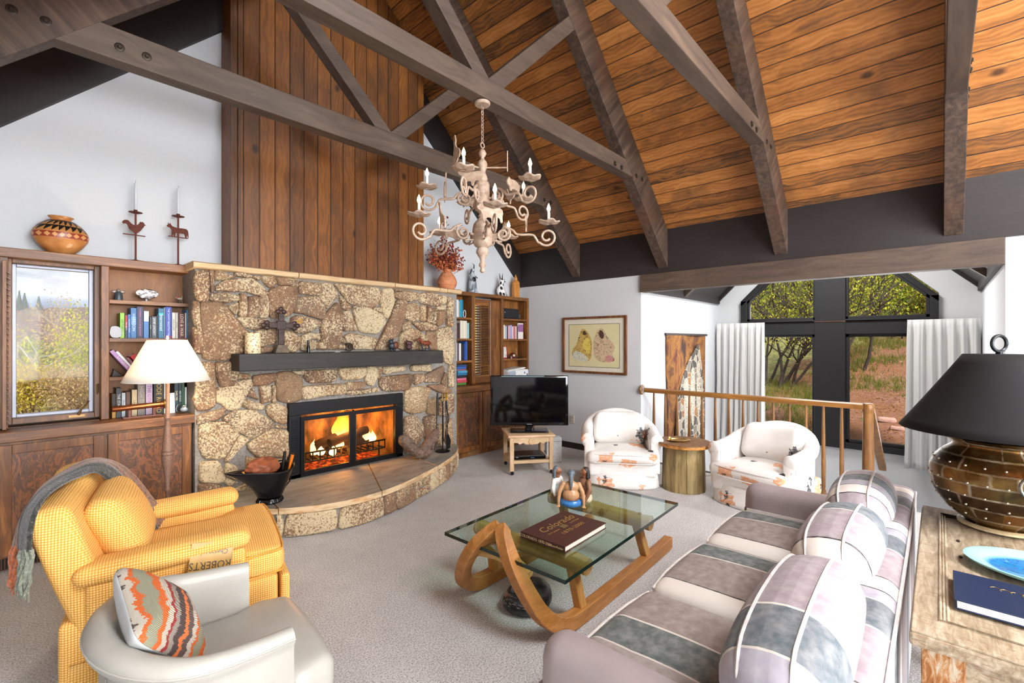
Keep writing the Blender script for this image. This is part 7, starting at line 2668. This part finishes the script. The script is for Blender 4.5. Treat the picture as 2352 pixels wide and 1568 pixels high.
# ================================================================== on top of the stone ledge and right bookcase
va = thing('vase', 'terracotta incised vase holding dried red flowers on the right end of the stone ledge', 'vase', (3.85, 4.66, 2.2125), 0)
def terr():
    t = NT('incised_terracotta')
    x, y, z = t.sep()[0:3]
    a = t.math('MULTIPLY', t.math('ARCTAN2', y, x), 3.2)
    zz2 = t.math('DIVIDE', z, .055)
    row = t.math('FLOOR', zz2)
    fz = t.math('SUBTRACT', zz2, row)
    sg = t.math('SUBTRACT', t.math('MULTIPLY', t.math('MODULO', t.math('ADD', row, 10.0), 2.0), 2.0), 1.0)
    d = t.math('FRACT', t.math('ADD', a, t.math('MULTIPLY', fz, t.math('MULTIPLY', sg, .8))))
    ln = t.math('MAXIMUM', t.ramp(d, [(0, 1.0), (.08, 0.0)]), t.ramp(fz, [(0, 1.0), (.08, 0.0)]))
    c = t.mix(ln, t.ramp(t.noise(t.co(), 30, 3), [(.3, 'C0754A'), (.7, 'D9946A')]), '5A2E1C')
    return t.bsdf(c, .7, 0, t.bump(ln, -.4, .003))
MB().lathe([(.0, 0), (.085, 0), (.118, .05), (.128, .095), (.115, .145), (.082, .200), (.056, .235), (.050, .25), (.058, .262), (.050, .262), (.0, .25)], seg=40).build('body', terr(), va, 50)
fw_ = thing('dried_flowers', 'bunch of rust red dried flower stems standing in the terracotta vase', 'flowers', (3.85, 4.66, 2.43), 0)
rnd = random.Random(21)
ms_, mf1, mf2 = MB(), MB(), MB()
tips = []
for k in range(58):
    a = rnd.uniform(0, 2 * pi)
    sp = rnd.uniform(.03, .30)
    hh = rnd.uniform(.16, .42) if k > 5 else rnd.uniform(.45, .80)
    if k <= 5:
        a, sp = rnd.uniform(1.5, 3.6), rnd.uniform(.02, .12)
    e = Vector((sp * cos(a) * 1.05, sp * sin(a) * .55, hh - sp * .35))
    ms_.tube([(0, 0, -.05), (e.x * .4, e.y * .4, hh * .45), tuple(e)], .0022, 5)
    tips.append(e)
    for q in range(30 if k > 5 else 12):
        t_ = rnd.uniform(.45, 1.04)
        p = Vector((e.x * t_, e.y * t_, e.z * t_ * (.9 + .1 * t_))) + Vector((rnd.gauss(0, .022), rnd.gauss(0, .018), rnd.gauss(0, .022)))
        s_ = rnd.uniform(.007, .014)
        M = Matrix.Translation(p) @ rotm(rnd.uniform(0, 6), rnd.uniform(0, 6), rnd.uniform(0, 6))
        vs = [(-s_, -s_, 0), (s_, -s_, .3 * s_), (s_, s_, 0), (-s_, s_, .4 * s_), (0, 0, -s_ * .4)]
        (mf1 if (rnd.random() < .55 and p.z > .12) else mf2).add(vs, [(0, 1, 4), (1, 2, 4), (2, 3, 4), (3, 0, 4)], M)
ms_.build('stems', flat('5A3424', .8), fw_)
pf = mf1.build('dark_petals', flat('7E2E22', .8, 0.0, .3), fw_, 0)
tag(pf, 'dark red petals', None, None, 'stuff')
tag(mf2.build('orange_petals', flat('B86438', .8, 0.0, .3), fw_, 0), 'pale rust petals', None, None, 'stuff')

SZ = 2.231
s1 = thing('animal_figure', 'silver and black painted howling animal figure on the right bookcase', 'figurine', (4.48, 4.86, SZ), 0)
m = MB()
caps(m, (0, 0, .03), (.0, 0, .20), .065, .052)
caps(m, (0, 0, .20), (-.005, 0, .30), .042, .026)
m.ball((-.005, -.01, .325), (.028, .028, .032))
for s in (-1, 1):
    caps(m, (s * .05, -.01, .02), (s * .075, -.02, .012), .026, .018)
def patch(nm, a, b, sc_, thr):
    t = NT(nm)
    n = t.noise(t.co(), sc_, 3, .6)
    return t.bsdf(t.ramp(n, [(thr - .02, a), (thr + .02, b)]), .3)
m.build('body', patch('silver_black', '6E747C', 'B4BAC0', 14, .5), s1, 180, vox=.005)
m = MB()
caps(m, (.02, 0, .345), (.03, 0, .40), .012, .007)
caps(m, (.03, 0, .40), (-.01, 0, .425), .008, .003)
caps(m, (-.03, -.01, .33), (-.07, -.02, .26), .012, .008)
caps(m, (.03, 0, .25), (.075, -.02, .22), .012, .008)
m.build('ears_and_arm', flat('3A3E46', .35), s1, 180, vox=.0035)
MB().ball((-.01, -.045, .19), (.03, .012, .035)).build('black_bib', flat('141418', .3), s1)
s2_ = thing('animal_figure', 'white seated animal figure with black spots and striped tail on the right bookcase', 'figurine', (5.05, 4.86, SZ), 0)
def spots():
    t = NT('black_spots_on_white')
    v = t.vor(t.map((1, 1, .8)), 17)
    return t.bsdf(t.ramp(v, [(.36, '101012'), (.40, 'E6E4E0')]), .35)
m = MB()
m.ball((0, 0, .075), (.072, .050, .078))
caps(m, (0, 0, .12), (.01, -.005, .20), .045, .034)
m.ball((.018, -.012, .235), (.038, .036, .036))
caps(m, (.04, -.02, .225), (.062, -.03, .215), .018, .011)
for s in (-1, 1):
    caps(m, (s * .035, -.03, .08), (s * .04, -.045, .015), .018, .015)
m.build('body', spots(), s2_, 180, vox=.004)
m = MB()
for s in (-1, 1):
    caps(m, (.008 + s * .020, -.005, .262), (.008 + s * .034, 0, .340), .010, .004)
m.build('ears', flat('141416', .4), s2_, 180, vox=.003)
m = MB()
m.ball((.004, -.046, .245), (.006, .003, .010))
m.ball((.034, -.044, .245), (.006, .003, .010))
m.ball((.067, -.036, .216), .006)
m.build('eyes_and_nose', flat('101012', .3), s2_)
m = MB()
P = [(.06, 0, .12), (.10, -.005, .06), (.135, -.01, .015)]
tlm = m.tube(P, [.016, .015, .013], 10).build('striped_tail', None, s2_)
def strp():
    t = NT('tail_stripes')
    f = t.math('FRACT', t.math('MULTIPLY', t.sep()[2], 55.0))
    return t.bsdf(t.ramp(f, [(0, '141416'), (.45, 'E6E4E0')], 'CONSTANT'), .4)
tlm.data.materials.clear(); tlm.data.materials.append(strp())
s3 = thing('saint_figure', 'orange carved wooden robed figure at the right end of the right bookcase', 'figurine', (5.40, 4.87, SZ), 0)
m = MB()
m.box(-.062, .062, -.03, .03, .012, .235)
m.prism([(-.062, .235), (.062, .235), (.03, .27), (-.03, .27)], -.03, .03)
m.ball((0, 0, .295), (.032, .028, .038))
m.lathe([(.02, .315), (.012, .345), (.002, .372)], seg=12)
caps(m, (.055, 0, .235), (.082, -.01, .15), .014, .010)
caps(m, (-.055, 0, .235), (-.078, -.02, .205), .014, .012)
caps(m, (-.078, -.02, .205), (-.03, -.035, .215), .012, .011)
m.build('robe', wood('9A5A1E', 'C8843A', 'DC9E54', 2, .5, 1.5), s3, 180, vox=.004)
MB().box(-.07, .075, -.035, .035, 0, .013).build('base', flat('C8A070', .6), s3, 0, .003)

# corner shelf: black machine, cable, photo, dome, carved twig
mc = thing('video_camera_case', 'black boxy device with a coiled cord on the top corner shelf', 'device', (5.24, 4.87, 1.8925), 0)
MB().rbox((-.02, 0, .080), (.36, .14, .155), .012, (0, 0, 0), 4).build('case', flat('17181A', .4), mc, 40)
m = MB()
for r in (.028, .036, .044):
    m.tube([(.215 + .3 * r * cos(b), -.03, .05 + r * sin(b)) for b in [2 * pi * q / 18 for q in range(18)]], .006, 6, True)
m.build('coiled_cord', flat('101012', .5), mc)
MB().box(-.165, -.155, -.072, -.070, .09, .105).build('switch', flat('C8C8C8', .4), mc, 0)
fr_ = thing('framed_photo', 'small red framed picture leaning on the lower corner shelf', 'picture frame', (5.145, 4.89, 1.293), 0)
fr_.rotation_euler = (-.12, 0, 0)
m = MB()
m.box(-.09, .09, -.004, .004, 0, .012).box(-.09, .09, -.004, .004, .175, .187).box(-.09, -.078, -.004, .004, .012, .175).box(.078, .09, -.004, .004, .012, .175)
m.build('frame', flat('A82A28', .4), fr_, 0)
MB().box(-.078, .078, -.001, .002, .012, .175).build('picture', flat('D0CCC8', .6, 0.0, .2), fr_, 0)
o = MB().ball((0, 0, 0), (.035, .02, .075), 14, 9).build('green_glass_ball', flat('4A7A64', .2, 0.0, .3), None)
o.location = (5.055, 4.84, 1.372)
tag(o, 'green glass ornament at the left of the lower corner shelf', 'ornament')
dm = thing('dome_ornament', 'dark red dome shaped ornament with a clear centre on the lower corner shelf', 'ornament', (5.26, 4.80, 1.293), 0)
MB().lathe([(.085, 0), (.080, .035), (.060, .065), (.03, .082), (.0, .087)], seg=28, sy=.5).build('dome', flat('4A1E16', .15), dm)
MB().ball((-.01, -.030, .042), (.028, .014, .022), 12, 8).build('clear_centre', flat('C8B8AC', .1), dm)
MB().rbox((.13, 0, .010), (.14, .05, .012), .005, (0, 0, 0), 3).build('black_handle', flat('121214', .3), dm, 40)
tw = MB()
rnd = random.Random(2)
for k in range(9):
    a = rnd.uniform(.3, 2.8)
    tw.tube(smoothpath([(0, 0, 0), (.02 * cos(a), 0, .06), (.05 * cos(a * 1.4), 0, .11), (.04 * cos(a + 1), 0, .15)], 2), .003, 5)
o = tw.build('carved_twig', flat('A87A44', .6), None)
o.location = (5.43, 4.90, 1.293)
tag(o, 'small tangled pale twig sculpture on the lower corner shelf', 'sculpture')
o = MB().tube([(.0 + .045 * cos(b) * .5, 0, .05 + .05 * sin(b)) for b in [2 * pi * q / 20 for q in range(20)]], .005, 8, True).build('white_ring', flat('D0D0D0', .3), None)
o.location = (4.275, 4.80, 1.8785)
tag(o, 'small white ring shaped plate beside the turquoise books', 'ornament')

# books in the pocket of the yellow chair
def pbook(dx, col, lb, ttl=None):
    t = thing('book', lb, 'book', (0, 0, 0), 0, None)
    M0 = Matrix.Translation(yc.location) @ Matrix.Rotation(yc.rotation_euler.z, 4, 'Z')
    p = M0 @ Vector((.12, -.478 - dx, .36))
    t.location = p
    t.rotation_euler = (radians(-14), radians(8), yc.rotation_euler.z)
    m = MB()
    m.box(-.085, .085, -.012, -.009, 0, .24).box(-.085, .085, .009, .012, 0, .24).box(.083, .086, -.012, .012, 0, .24)
    m.build('cover', flat(col, .4, 0.0, .1), t, 0)
    MB().box(-.083, .083, -.009, .009, .002, .237).build('pages', M_page, t, 0)
    if ttl:
        text(ttl[0], .048, 'lettering', flat('3A2C1C', .5), t, (0, -.0125, .14), (pi / 2, pi, 0), .0003, sx=.85)
        text(ttl[1], .032, 'lettering', flat('4A3A24', .5), t, (0, -.0125, .195), (pi / 2, pi, 0), .0003, sx=.85)
    return t
pbook(.02, 'B48A3A', 'gold paperback sticking out of the yellow chair side pocket', ('ROBERTS', 'Chesapeake'))
pbook(-.008, '2A6A98', 'blue paperback behind the gold one in the chair side pocket')
# ================================================================== outdoors
def ground_mat(nm, kind):
    t = NT(nm)
    n = t.noise(t.co(), 1.1 if kind else .35, 5, .6)
    f = t.noise(t.co(), 9 if kind else 1.6, 6, .7)
    v = t.vor(t.co(), 26 if kind else 1.8)
    if kind:
        c = t.ramp(f, [(.32, '5A3C34'), (.48, '8C6254'), (.62, 'A87E6C')])
        c = t.mix(t.ramp(t.math('ADD', t.math('MULTIPLY', v, .5), n), [(.62, 0.0), (.78, .85)]), c, '8A5A34')
        c = t.mix(t.ramp(v, [(.10, .6), (.2, 0.0)]), c, 'B89068')
        y = t.sep()[1]
        g = t.math('ADD', t.math('MULTIPLY', t.math('SUBTRACT', y, 1.9), .45), t.math('MULTIPLY', t.math('SUBTRACT', n, .5), 2.4))
        gx = t.math('ADD', g, t.math('MULTIPLY', t.math('SUBTRACT', t.sep()[0], 14.5), .16))
        c = t.mix(t.ramp(gx, [(.0, 0.0), (.45, .9)]), c, t.ramp(f, [(.35, '5E6A30'), (.5, '93965A'), (.65, 'B8AC78')]))
    else:
        c = t.ramp(f, [(.34, '4A3A34'), (.5, '6E5850'), (.66, '8A7468')])
        c = t.mix(t.ramp(n, [(.5, 0.0), (.7, .5)]), c, '7A7A4A')
        yy = t.sep()[1]
        c = t.mix(t.ramp(t.math('MULTIPLY', yy, .01), [(.30, 1.0), (.52, 0.0)]), c, t.ramp(f, [(.35, '7A6A48'), (.55, 'A89A5E'), (.7, 'BEB27A')]))
    return t.bsdf(c, .95, 0, t.bump(f, 1.0, .08 if kind else .5))
def sg(x, y):
    base = -.12 + .20 * max(0, x - 9) if x < 17 else 1.48 + .48 * (x - 17)
    return base + .10 * (y - 1) * min(1, max(0, (x - 9) / 6)) * .4 + .22 * noise.noise(Vector((x * .35, y * .35, 0))) * min(1, max(0, x - 9)) + .05 * noise.noise(Vector((x * 1.6, y * 1.6, 4)))
m = MB()
m.grid(lambda u, v: (8.56 + 46 * u ** 1.7, -24 + 50 * v, sg(8.56 + 46 * u ** 1.7, -24 + 50 * v)), 110, 130)
struct(m.build('ground_slope', ground_mat('slope_soil', 1), None, 180))
def hg(x, y):
    if y < 44:
        b = -1.75
    else:
        k = min(1, (y - 44) / 82)
        b = -1.75 + 9.6 * (k ** 1.25) + .055 * (x - 4) * k
    if y > 126:
        b -= (y - 126) * .05
    return b + .5 * noise.noise(Vector((x * .12, y * .12, 0))) * min(1, max(0, (y - 40) / 20)) + (.35 * noise.noise(Vector((x * .8, y * .8, 3))) * (y > 60))
m = MB()
m.grid(lambda u, v: (-60 + 140 * u, 5.4 + 150 * v ** 1.3, hg(-60 + 140 * u, 5.4 + 150 * v ** 1.3)), 200, 110)
struct(m.build('ground_valley', ground_mat('valley_brush', 0), None, 180))

def leaf_mat(nm, a, b, c_):
    t = NT(nm)
    r = t.n('NewGeometry').outputs['Random Per Island']
    col = t.ramp(r, [(0, a), (.5, b), (1, c_)])
    d = t.n('BsdfDiffuse', {'Color': col})
    tl = t.n('BsdfTranslucent', {'Color': col})
    t.set(t.out.inputs['Surface'], t.n('MixShader', {0: .45, 1: d, 2: tl}))
    return t.m
L_yel = leaf_mat('spring_leaves', '8A9434', 'C2C64A', 'E2DC5C')
L_gre = leaf_mat('green_leaves', '6A8038', '98AC48', 'BCC658')
L_con = leaf_mat('conifer_needles', '5E6C34', '8E9448', 'B09A48')
L_gold = leaf_mat('golden_leaves', 'A08E38', 'D0BC4C', 'E6D264')
L_tan = leaf_mat('bare_twig_haze', 'A8906A', 'C8B080', 'D8BC90')
M_bark = flat('453A34', .9, 0.0, .3, .6, 20.0)
M_asp = flat('C8C0AE', .8, 0.0, .15, .4, 20.0)
M_tw = flat('8A6E60', .9, 0.0, .3)

def plant(kind, loc, h, w, leaves, bark, nleaf, ls, lb, sd, grp, stems=1, lean=(0, 0), depth=3, cat='tree', fol='foliage', low=.25):
    t = thing(kind, lb, cat, loc, 0, grp)
    rnd = random.Random(sd)
    tm = MB()
    pts = []
    def grow(p, d, L, r, lv):
        n = 5
        P = [p]
        for i in range(n):
            d = (d + Vector((rnd.gauss(0, .13), rnd.gauss(0, .13), rnd.gauss(0, .09) + (.03 if lv else 0)))).normalized()
            P.append(P[-1] + d * (L / n))
        tm.tube(P, [r * (1 - .55 * i / n) for i in range(n + 1)], 5 if lv > 1 else 7)
        pts.extend(P[2:] if lv >= 1 else P[3:])
        if lv < depth:
            for k in range(rnd.randint(3, 5)):
                q = P[rnd.randint(1 + (lv == 0), n)]
                dd = (d * .55 + Vector((rnd.gauss(0, .75), rnd.gauss(0, .75), rnd.uniform(-.1, .8)))).normalized()
                grow(q, dd, L * rnd.uniform(.5, .72), r * .5, lv + 1)
    for s in range(stems):
        d = Vector((lean[0] + rnd.gauss(0, .22 if stems > 1 else .05), lean[1] + rnd.gauss(0, .3 if stems > 1 else .05), 1)).normalized()
        grow(Vector((rnd.gauss(0, .12 * (stems > 1)), rnd.gauss(0, .25 * (stems > 1)), -.1)), d, h * .55, h * .008 + .007, 0)
    tm.build('branches', bark, t, 60)
    if nleaf:
        lm = MB()
        mx = max(p.z for p in pts)
        good = [p for p in pts if p.z > mx * low]
        for k in range(nleaf):
            p = rnd.choice(good) + Vector((rnd.gauss(0, w), rnd.gauss(0, w), rnd.gauss(0, w)))
            s_ = ls * rnd.uniform(.6, 1.4)
            M = Matrix.Translation(p) @ rotm(rnd.uniform(0, 6.3), rnd.uniform(0, 6.3), rnd.uniform(0, 6.3))
            lm.add([(-s_, 0, 0), (0, -s_ * .45, 0), (s_, 0, s_ * .2), (0, s_ * .45, 0)], [(0, 1, 2, 3)], M)
        lm.build(fol, leaves, t, 0)
    return t
GB = 'shrubs on the slope behind the stair window'
plant('shrub', (12.2, 2.75, sg(12.2, 2.75)), 3.4, .18, L_yel, M_bark, 3600, .030, 'tangled yellow green shrub with dark leaning stems in the left pane of the stair window', 3, GB, 9, (.1, -.35), 3, 'shrub')
plant('shrub', (13.6, 1.9, sg(13.6, 1.9)), 4.0, .22, L_yel, M_bark, 3200, .034, 'taller yellow green shrub just left of the black window post', 5, GB, 7, (.1, .3), 3, 'shrub')
plant('shrub', (13.0, 4.3, sg(13, 4.3)), 4.2, .22, L_gre, M_bark, 2800, .036, 'green shrub behind the left curtain of the stair window', 8, GB, 6, (0, -.2), 3, 'shrub')
plant('tree', (18.6, 2.75, sg(18.6, 2.75)), 6.0, .35, L_gre, M_bark, 6000, .075, 'bright green leafy tree above the dirt slope, behind the black post', 11, GB, 3, (-.15, 0), 3)
plant('tree', (21.5, -.9, sg(21.5, -.9)), 6.5, .45, L_con, M_bark, 6500, .095, 'olive and rust coloured conifer high on the slope at the right', 12, GB, 2, (-.1, 0), 3, low=.05)
plant('tree', (19.5, -2.2, sg(19.5, -2.2)), 6.0, .4, L_con, M_bark, 5500, .090, 'dull green conifer behind the right curtain of the stair window', 15, GB, 2, (-.1, .1), 3, low=.05)
plant('tree', (18.0, 3.4, sg(18, 3.4)), 7.0, .4, L_yel, M_bark, 4500, .075, 'tall thin leaved tree behind the left pane of the stair window', 18, GB, 3, (-.1, 0), 3)
plant('tree', (25.5, .6, sg(25.5, .6)), 6.5, .55, L_gold, M_bark, 6000, .12, 'golden green tree at the top of the slope', 19, GB, 2, (-.1, 0), 3, low=.05)
plant('tree', (25, 4.2, sg(25, 4.2)), 8, .6, L_gre, M_bark, 5000, .12, 'distant green tree behind the thin leaved tree', 22, GB, 2, (-.1, 0), 3, low=.05)
for k, (x, y, h, lf, lb) in enumerate(((17.2, .9, 2.2, L_gre, 'low green bush at the top of the dirt slope, nearest the black post'), (17.8, .1, 2.4, L_gold, 'low golden bush in the middle of the right pane above the dirt'), (17.4, -.8, 2.3, L_con, 'low olive bush at the top of the slope by the right curtain'), (19.5, .9, 3.6, L_gre, 'taller green bush behind the low bushes of the right pane'))):
    plant('shrub', (x, y, sg(x, y)), h, .26, lf, M_bark, 4200, .045, lb, 50 + k, GB, 7, (0, 0), 2, 'shrub', low=.0)
# grass tufts and litter
def tufts(nm, lb, spots, mat, hgt, nb, sd, rad=.10):
    rnd = random.Random(sd)
    m = MB()
    for x, y in spots:
        for k in range(nb):
            a, r = rnd.uniform(0, 6.3), abs(rnd.gauss(0, rad))
            px_, py_ = x + r * cos(a), y + r * sin(a)
            z_ = sg(px_, py_) - .01
            hh = hgt * rnd.uniform(.5, 1.3)
            dx, dy = rnd.gauss(0, .35) * hh, rnd.gauss(0, .35) * hh
            w = .006
            m.add([(px_ - w, py_ - w, z_), (px_ + w, py_ + w, z_), (px_ + dx, py_ + dy, z_ + hh)], [(0, 1, 2)])
    o = m.build(nm, mat, None, 0)
    return tag(o, lb, 'grass', None, 'stuff')
rnd = random.Random(77)
sp = [(rnd.uniform(9.0, 12.5), rnd.uniform(1.7, 3.6)) for _ in range(150)] + [(rnd.uniform(12.5, 17), rnd.uniform(.6, 2.4)) for _ in range(90)]
tufts('meadow_grass', 'long green and straw grass under the shrubs outside the stair window', sp, leaf_mat('grass_blades', '5E7A2A', '9AA04A', 'C8B878'), .17, 40, 5, .16)
sp2 = [(rnd.uniform(8.9, 16), rnd.uniform(-1.2, 1.2)) for _ in range(26)]
tufts('weeds', 'small green weeds scattered over the red dirt slope', sp2, leaf_mat('weed_leaves', '4E7A24', '7A9A3A', 'A8B84A'), .09, 26, 6, .07)
m = MB()
for k in range(2600):
    x, y = rnd.uniform(8.9, 15.5), rnd.uniform(-1.6, 2.2)
    if noise.noise(Vector((x * .8, y * .8, 9))) < .0:
        continue
    s_ = rnd.uniform(.012, .03)
    M = Matrix.Translation((x, y, sg(x, y) + .008)) @ rotm(rnd.gauss(0, .4), rnd.gauss(0, .4), rnd.uniform(0, 6.3))
    m.add([(-s_, 0, 0), (0, -s_ * .5, 0), (s_, 0, s_ * .2), (0, s_ * .5, 0)], [(0, 1, 2, 3)], M)
tag(m.build('leaf_litter', leaf_mat('dry_leaves', '6E4A2A', '9A6E3C', 'C09458'), None, 0), 'dry brown leaf litter lying on the dirt slope', 'leaves', None, 'stuff')
for x, y, sx, sy, lb in ((10.3, .66, .10, .14, 'flat pink stone on the slope right of the railing post'), (9.9, .50, .07, .10, 'pale grey stone just below the flat pink stone'), (9.55, .12, .08, .07, 'pink stone by the lower edge of the right curtain'), (11.2, .25, .08, .16, 'flat rose stone higher on the dirt slope beside the right curtain')):
    o = MB()
    stone(o, [(-sx, -sy), (sx, -sy * .8), (sx * .9, sy), (-sx * .8, sy * .9)], lambda u, v, d: (u, v, d), .05, int(x * 10), 0)
    o = o.build('rock', flat('B48A7C' if 'pink' in lb or 'rose' in lb else 'B8B0A4', .9), None, 50)
    o.location = (x, y, sg(x, y) - .01)
    tag(o, lb, 'rock', 'stones on the dirt slope')

GV = 'trees in the valley beyond the left window'
VT = [('shrub', (.75, 27, -1.75), 2.6, .28, L_gold, M_tw, 3600, .06, 'yellow flowering bush at the lower left of the left window', 31, 8, (0, 0), .15),
      ('tree', (1.15, 31, -1.75), 3.6, .20, L_con, M_bark, 4200, .07, 'dark olive conifer behind the yellow bush', 32, 1, (0, 0), .02),
      ('tree', (2.25, 29, -1.75), 4.9, .2, None, M_asp, 0, .05, 'bare pale aspen in the right half of the left window', 33, 1, (0, 0), .2),
      ('shrub', (1.9, 26, -1.75), 2.3, .30, L_tan, M_tw, 4200, .05, 'straw coloured brush at the foot of the pale aspen', 34, 9, (0, 0), .0),
      ('tree', (3.0, 30, -1.75), 4.9, .30, L_yel, M_tw, 4200, .07, 'yellow green tree at the right edge of the left window', 35, 3, (0, 0), .1),
      ('tree', (1.5, 38, -1.75), 5.2, .35, L_tan, M_tw, 2600, .06, 'pinkish bare tree behind the olive conifer', 36, 4, (0, 0), .3),
      ('tree', (3.2, 40, -1.75), 5.6, .35, L_tan, M_asp, 2600, .06, 'bare tan tree standing behind the pale aspen', 37, 4, (0, 0), .3),
      ('tree', (.5, 36, -1.75), 3.8, .35, L_gold, M_tw, 3000, .07, 'golden tree at the left edge of the left window', 38, 4, (0, 0), .1),
      ('tree', (5.6, 33, -1.75), 5.6, .35, L_gre, M_bark, 2400, .08, 'green tree beyond the stone wall side of the left window', 39, 2, (0, 0), .1)]
for kd, lc, h, w, lf, bk, nl, ls, lb, sd, st, ln, lw in VT:
    plant(kd, lc, h, w, lf, bk, nl, ls, lb, sd, GV, st, ln, 3, kd, low=lw)
for k, (x, y, h) in enumerate(((1.9, 122, 3.6), (2.6, 124, 3.0), (4.4, 123, 2.6))):
    t = thing('conifer', ('tallest dark conifer on the far ridge, at the left edge of the left window', 'second dark conifer on the far ridge', 'small lone dark conifer on the far ridge, right of the other two')[k], 'tree', (x, y, hg(x, y) - .2), 0, GV)
    m = MB()
    for q in range(7):
        z_ = .3 + h * q / 8
        m.lathe([(.75 * (1 - q / 7.5), z_), (.1, z_ + h / 5)], seg=9)
    m.build('foliage', flat('2E3A2C', .9), t, 0)
    MB().tube([(0, 0, 0), (0, 0, .6)], .08, 6).build('trunk', M_bark, t)
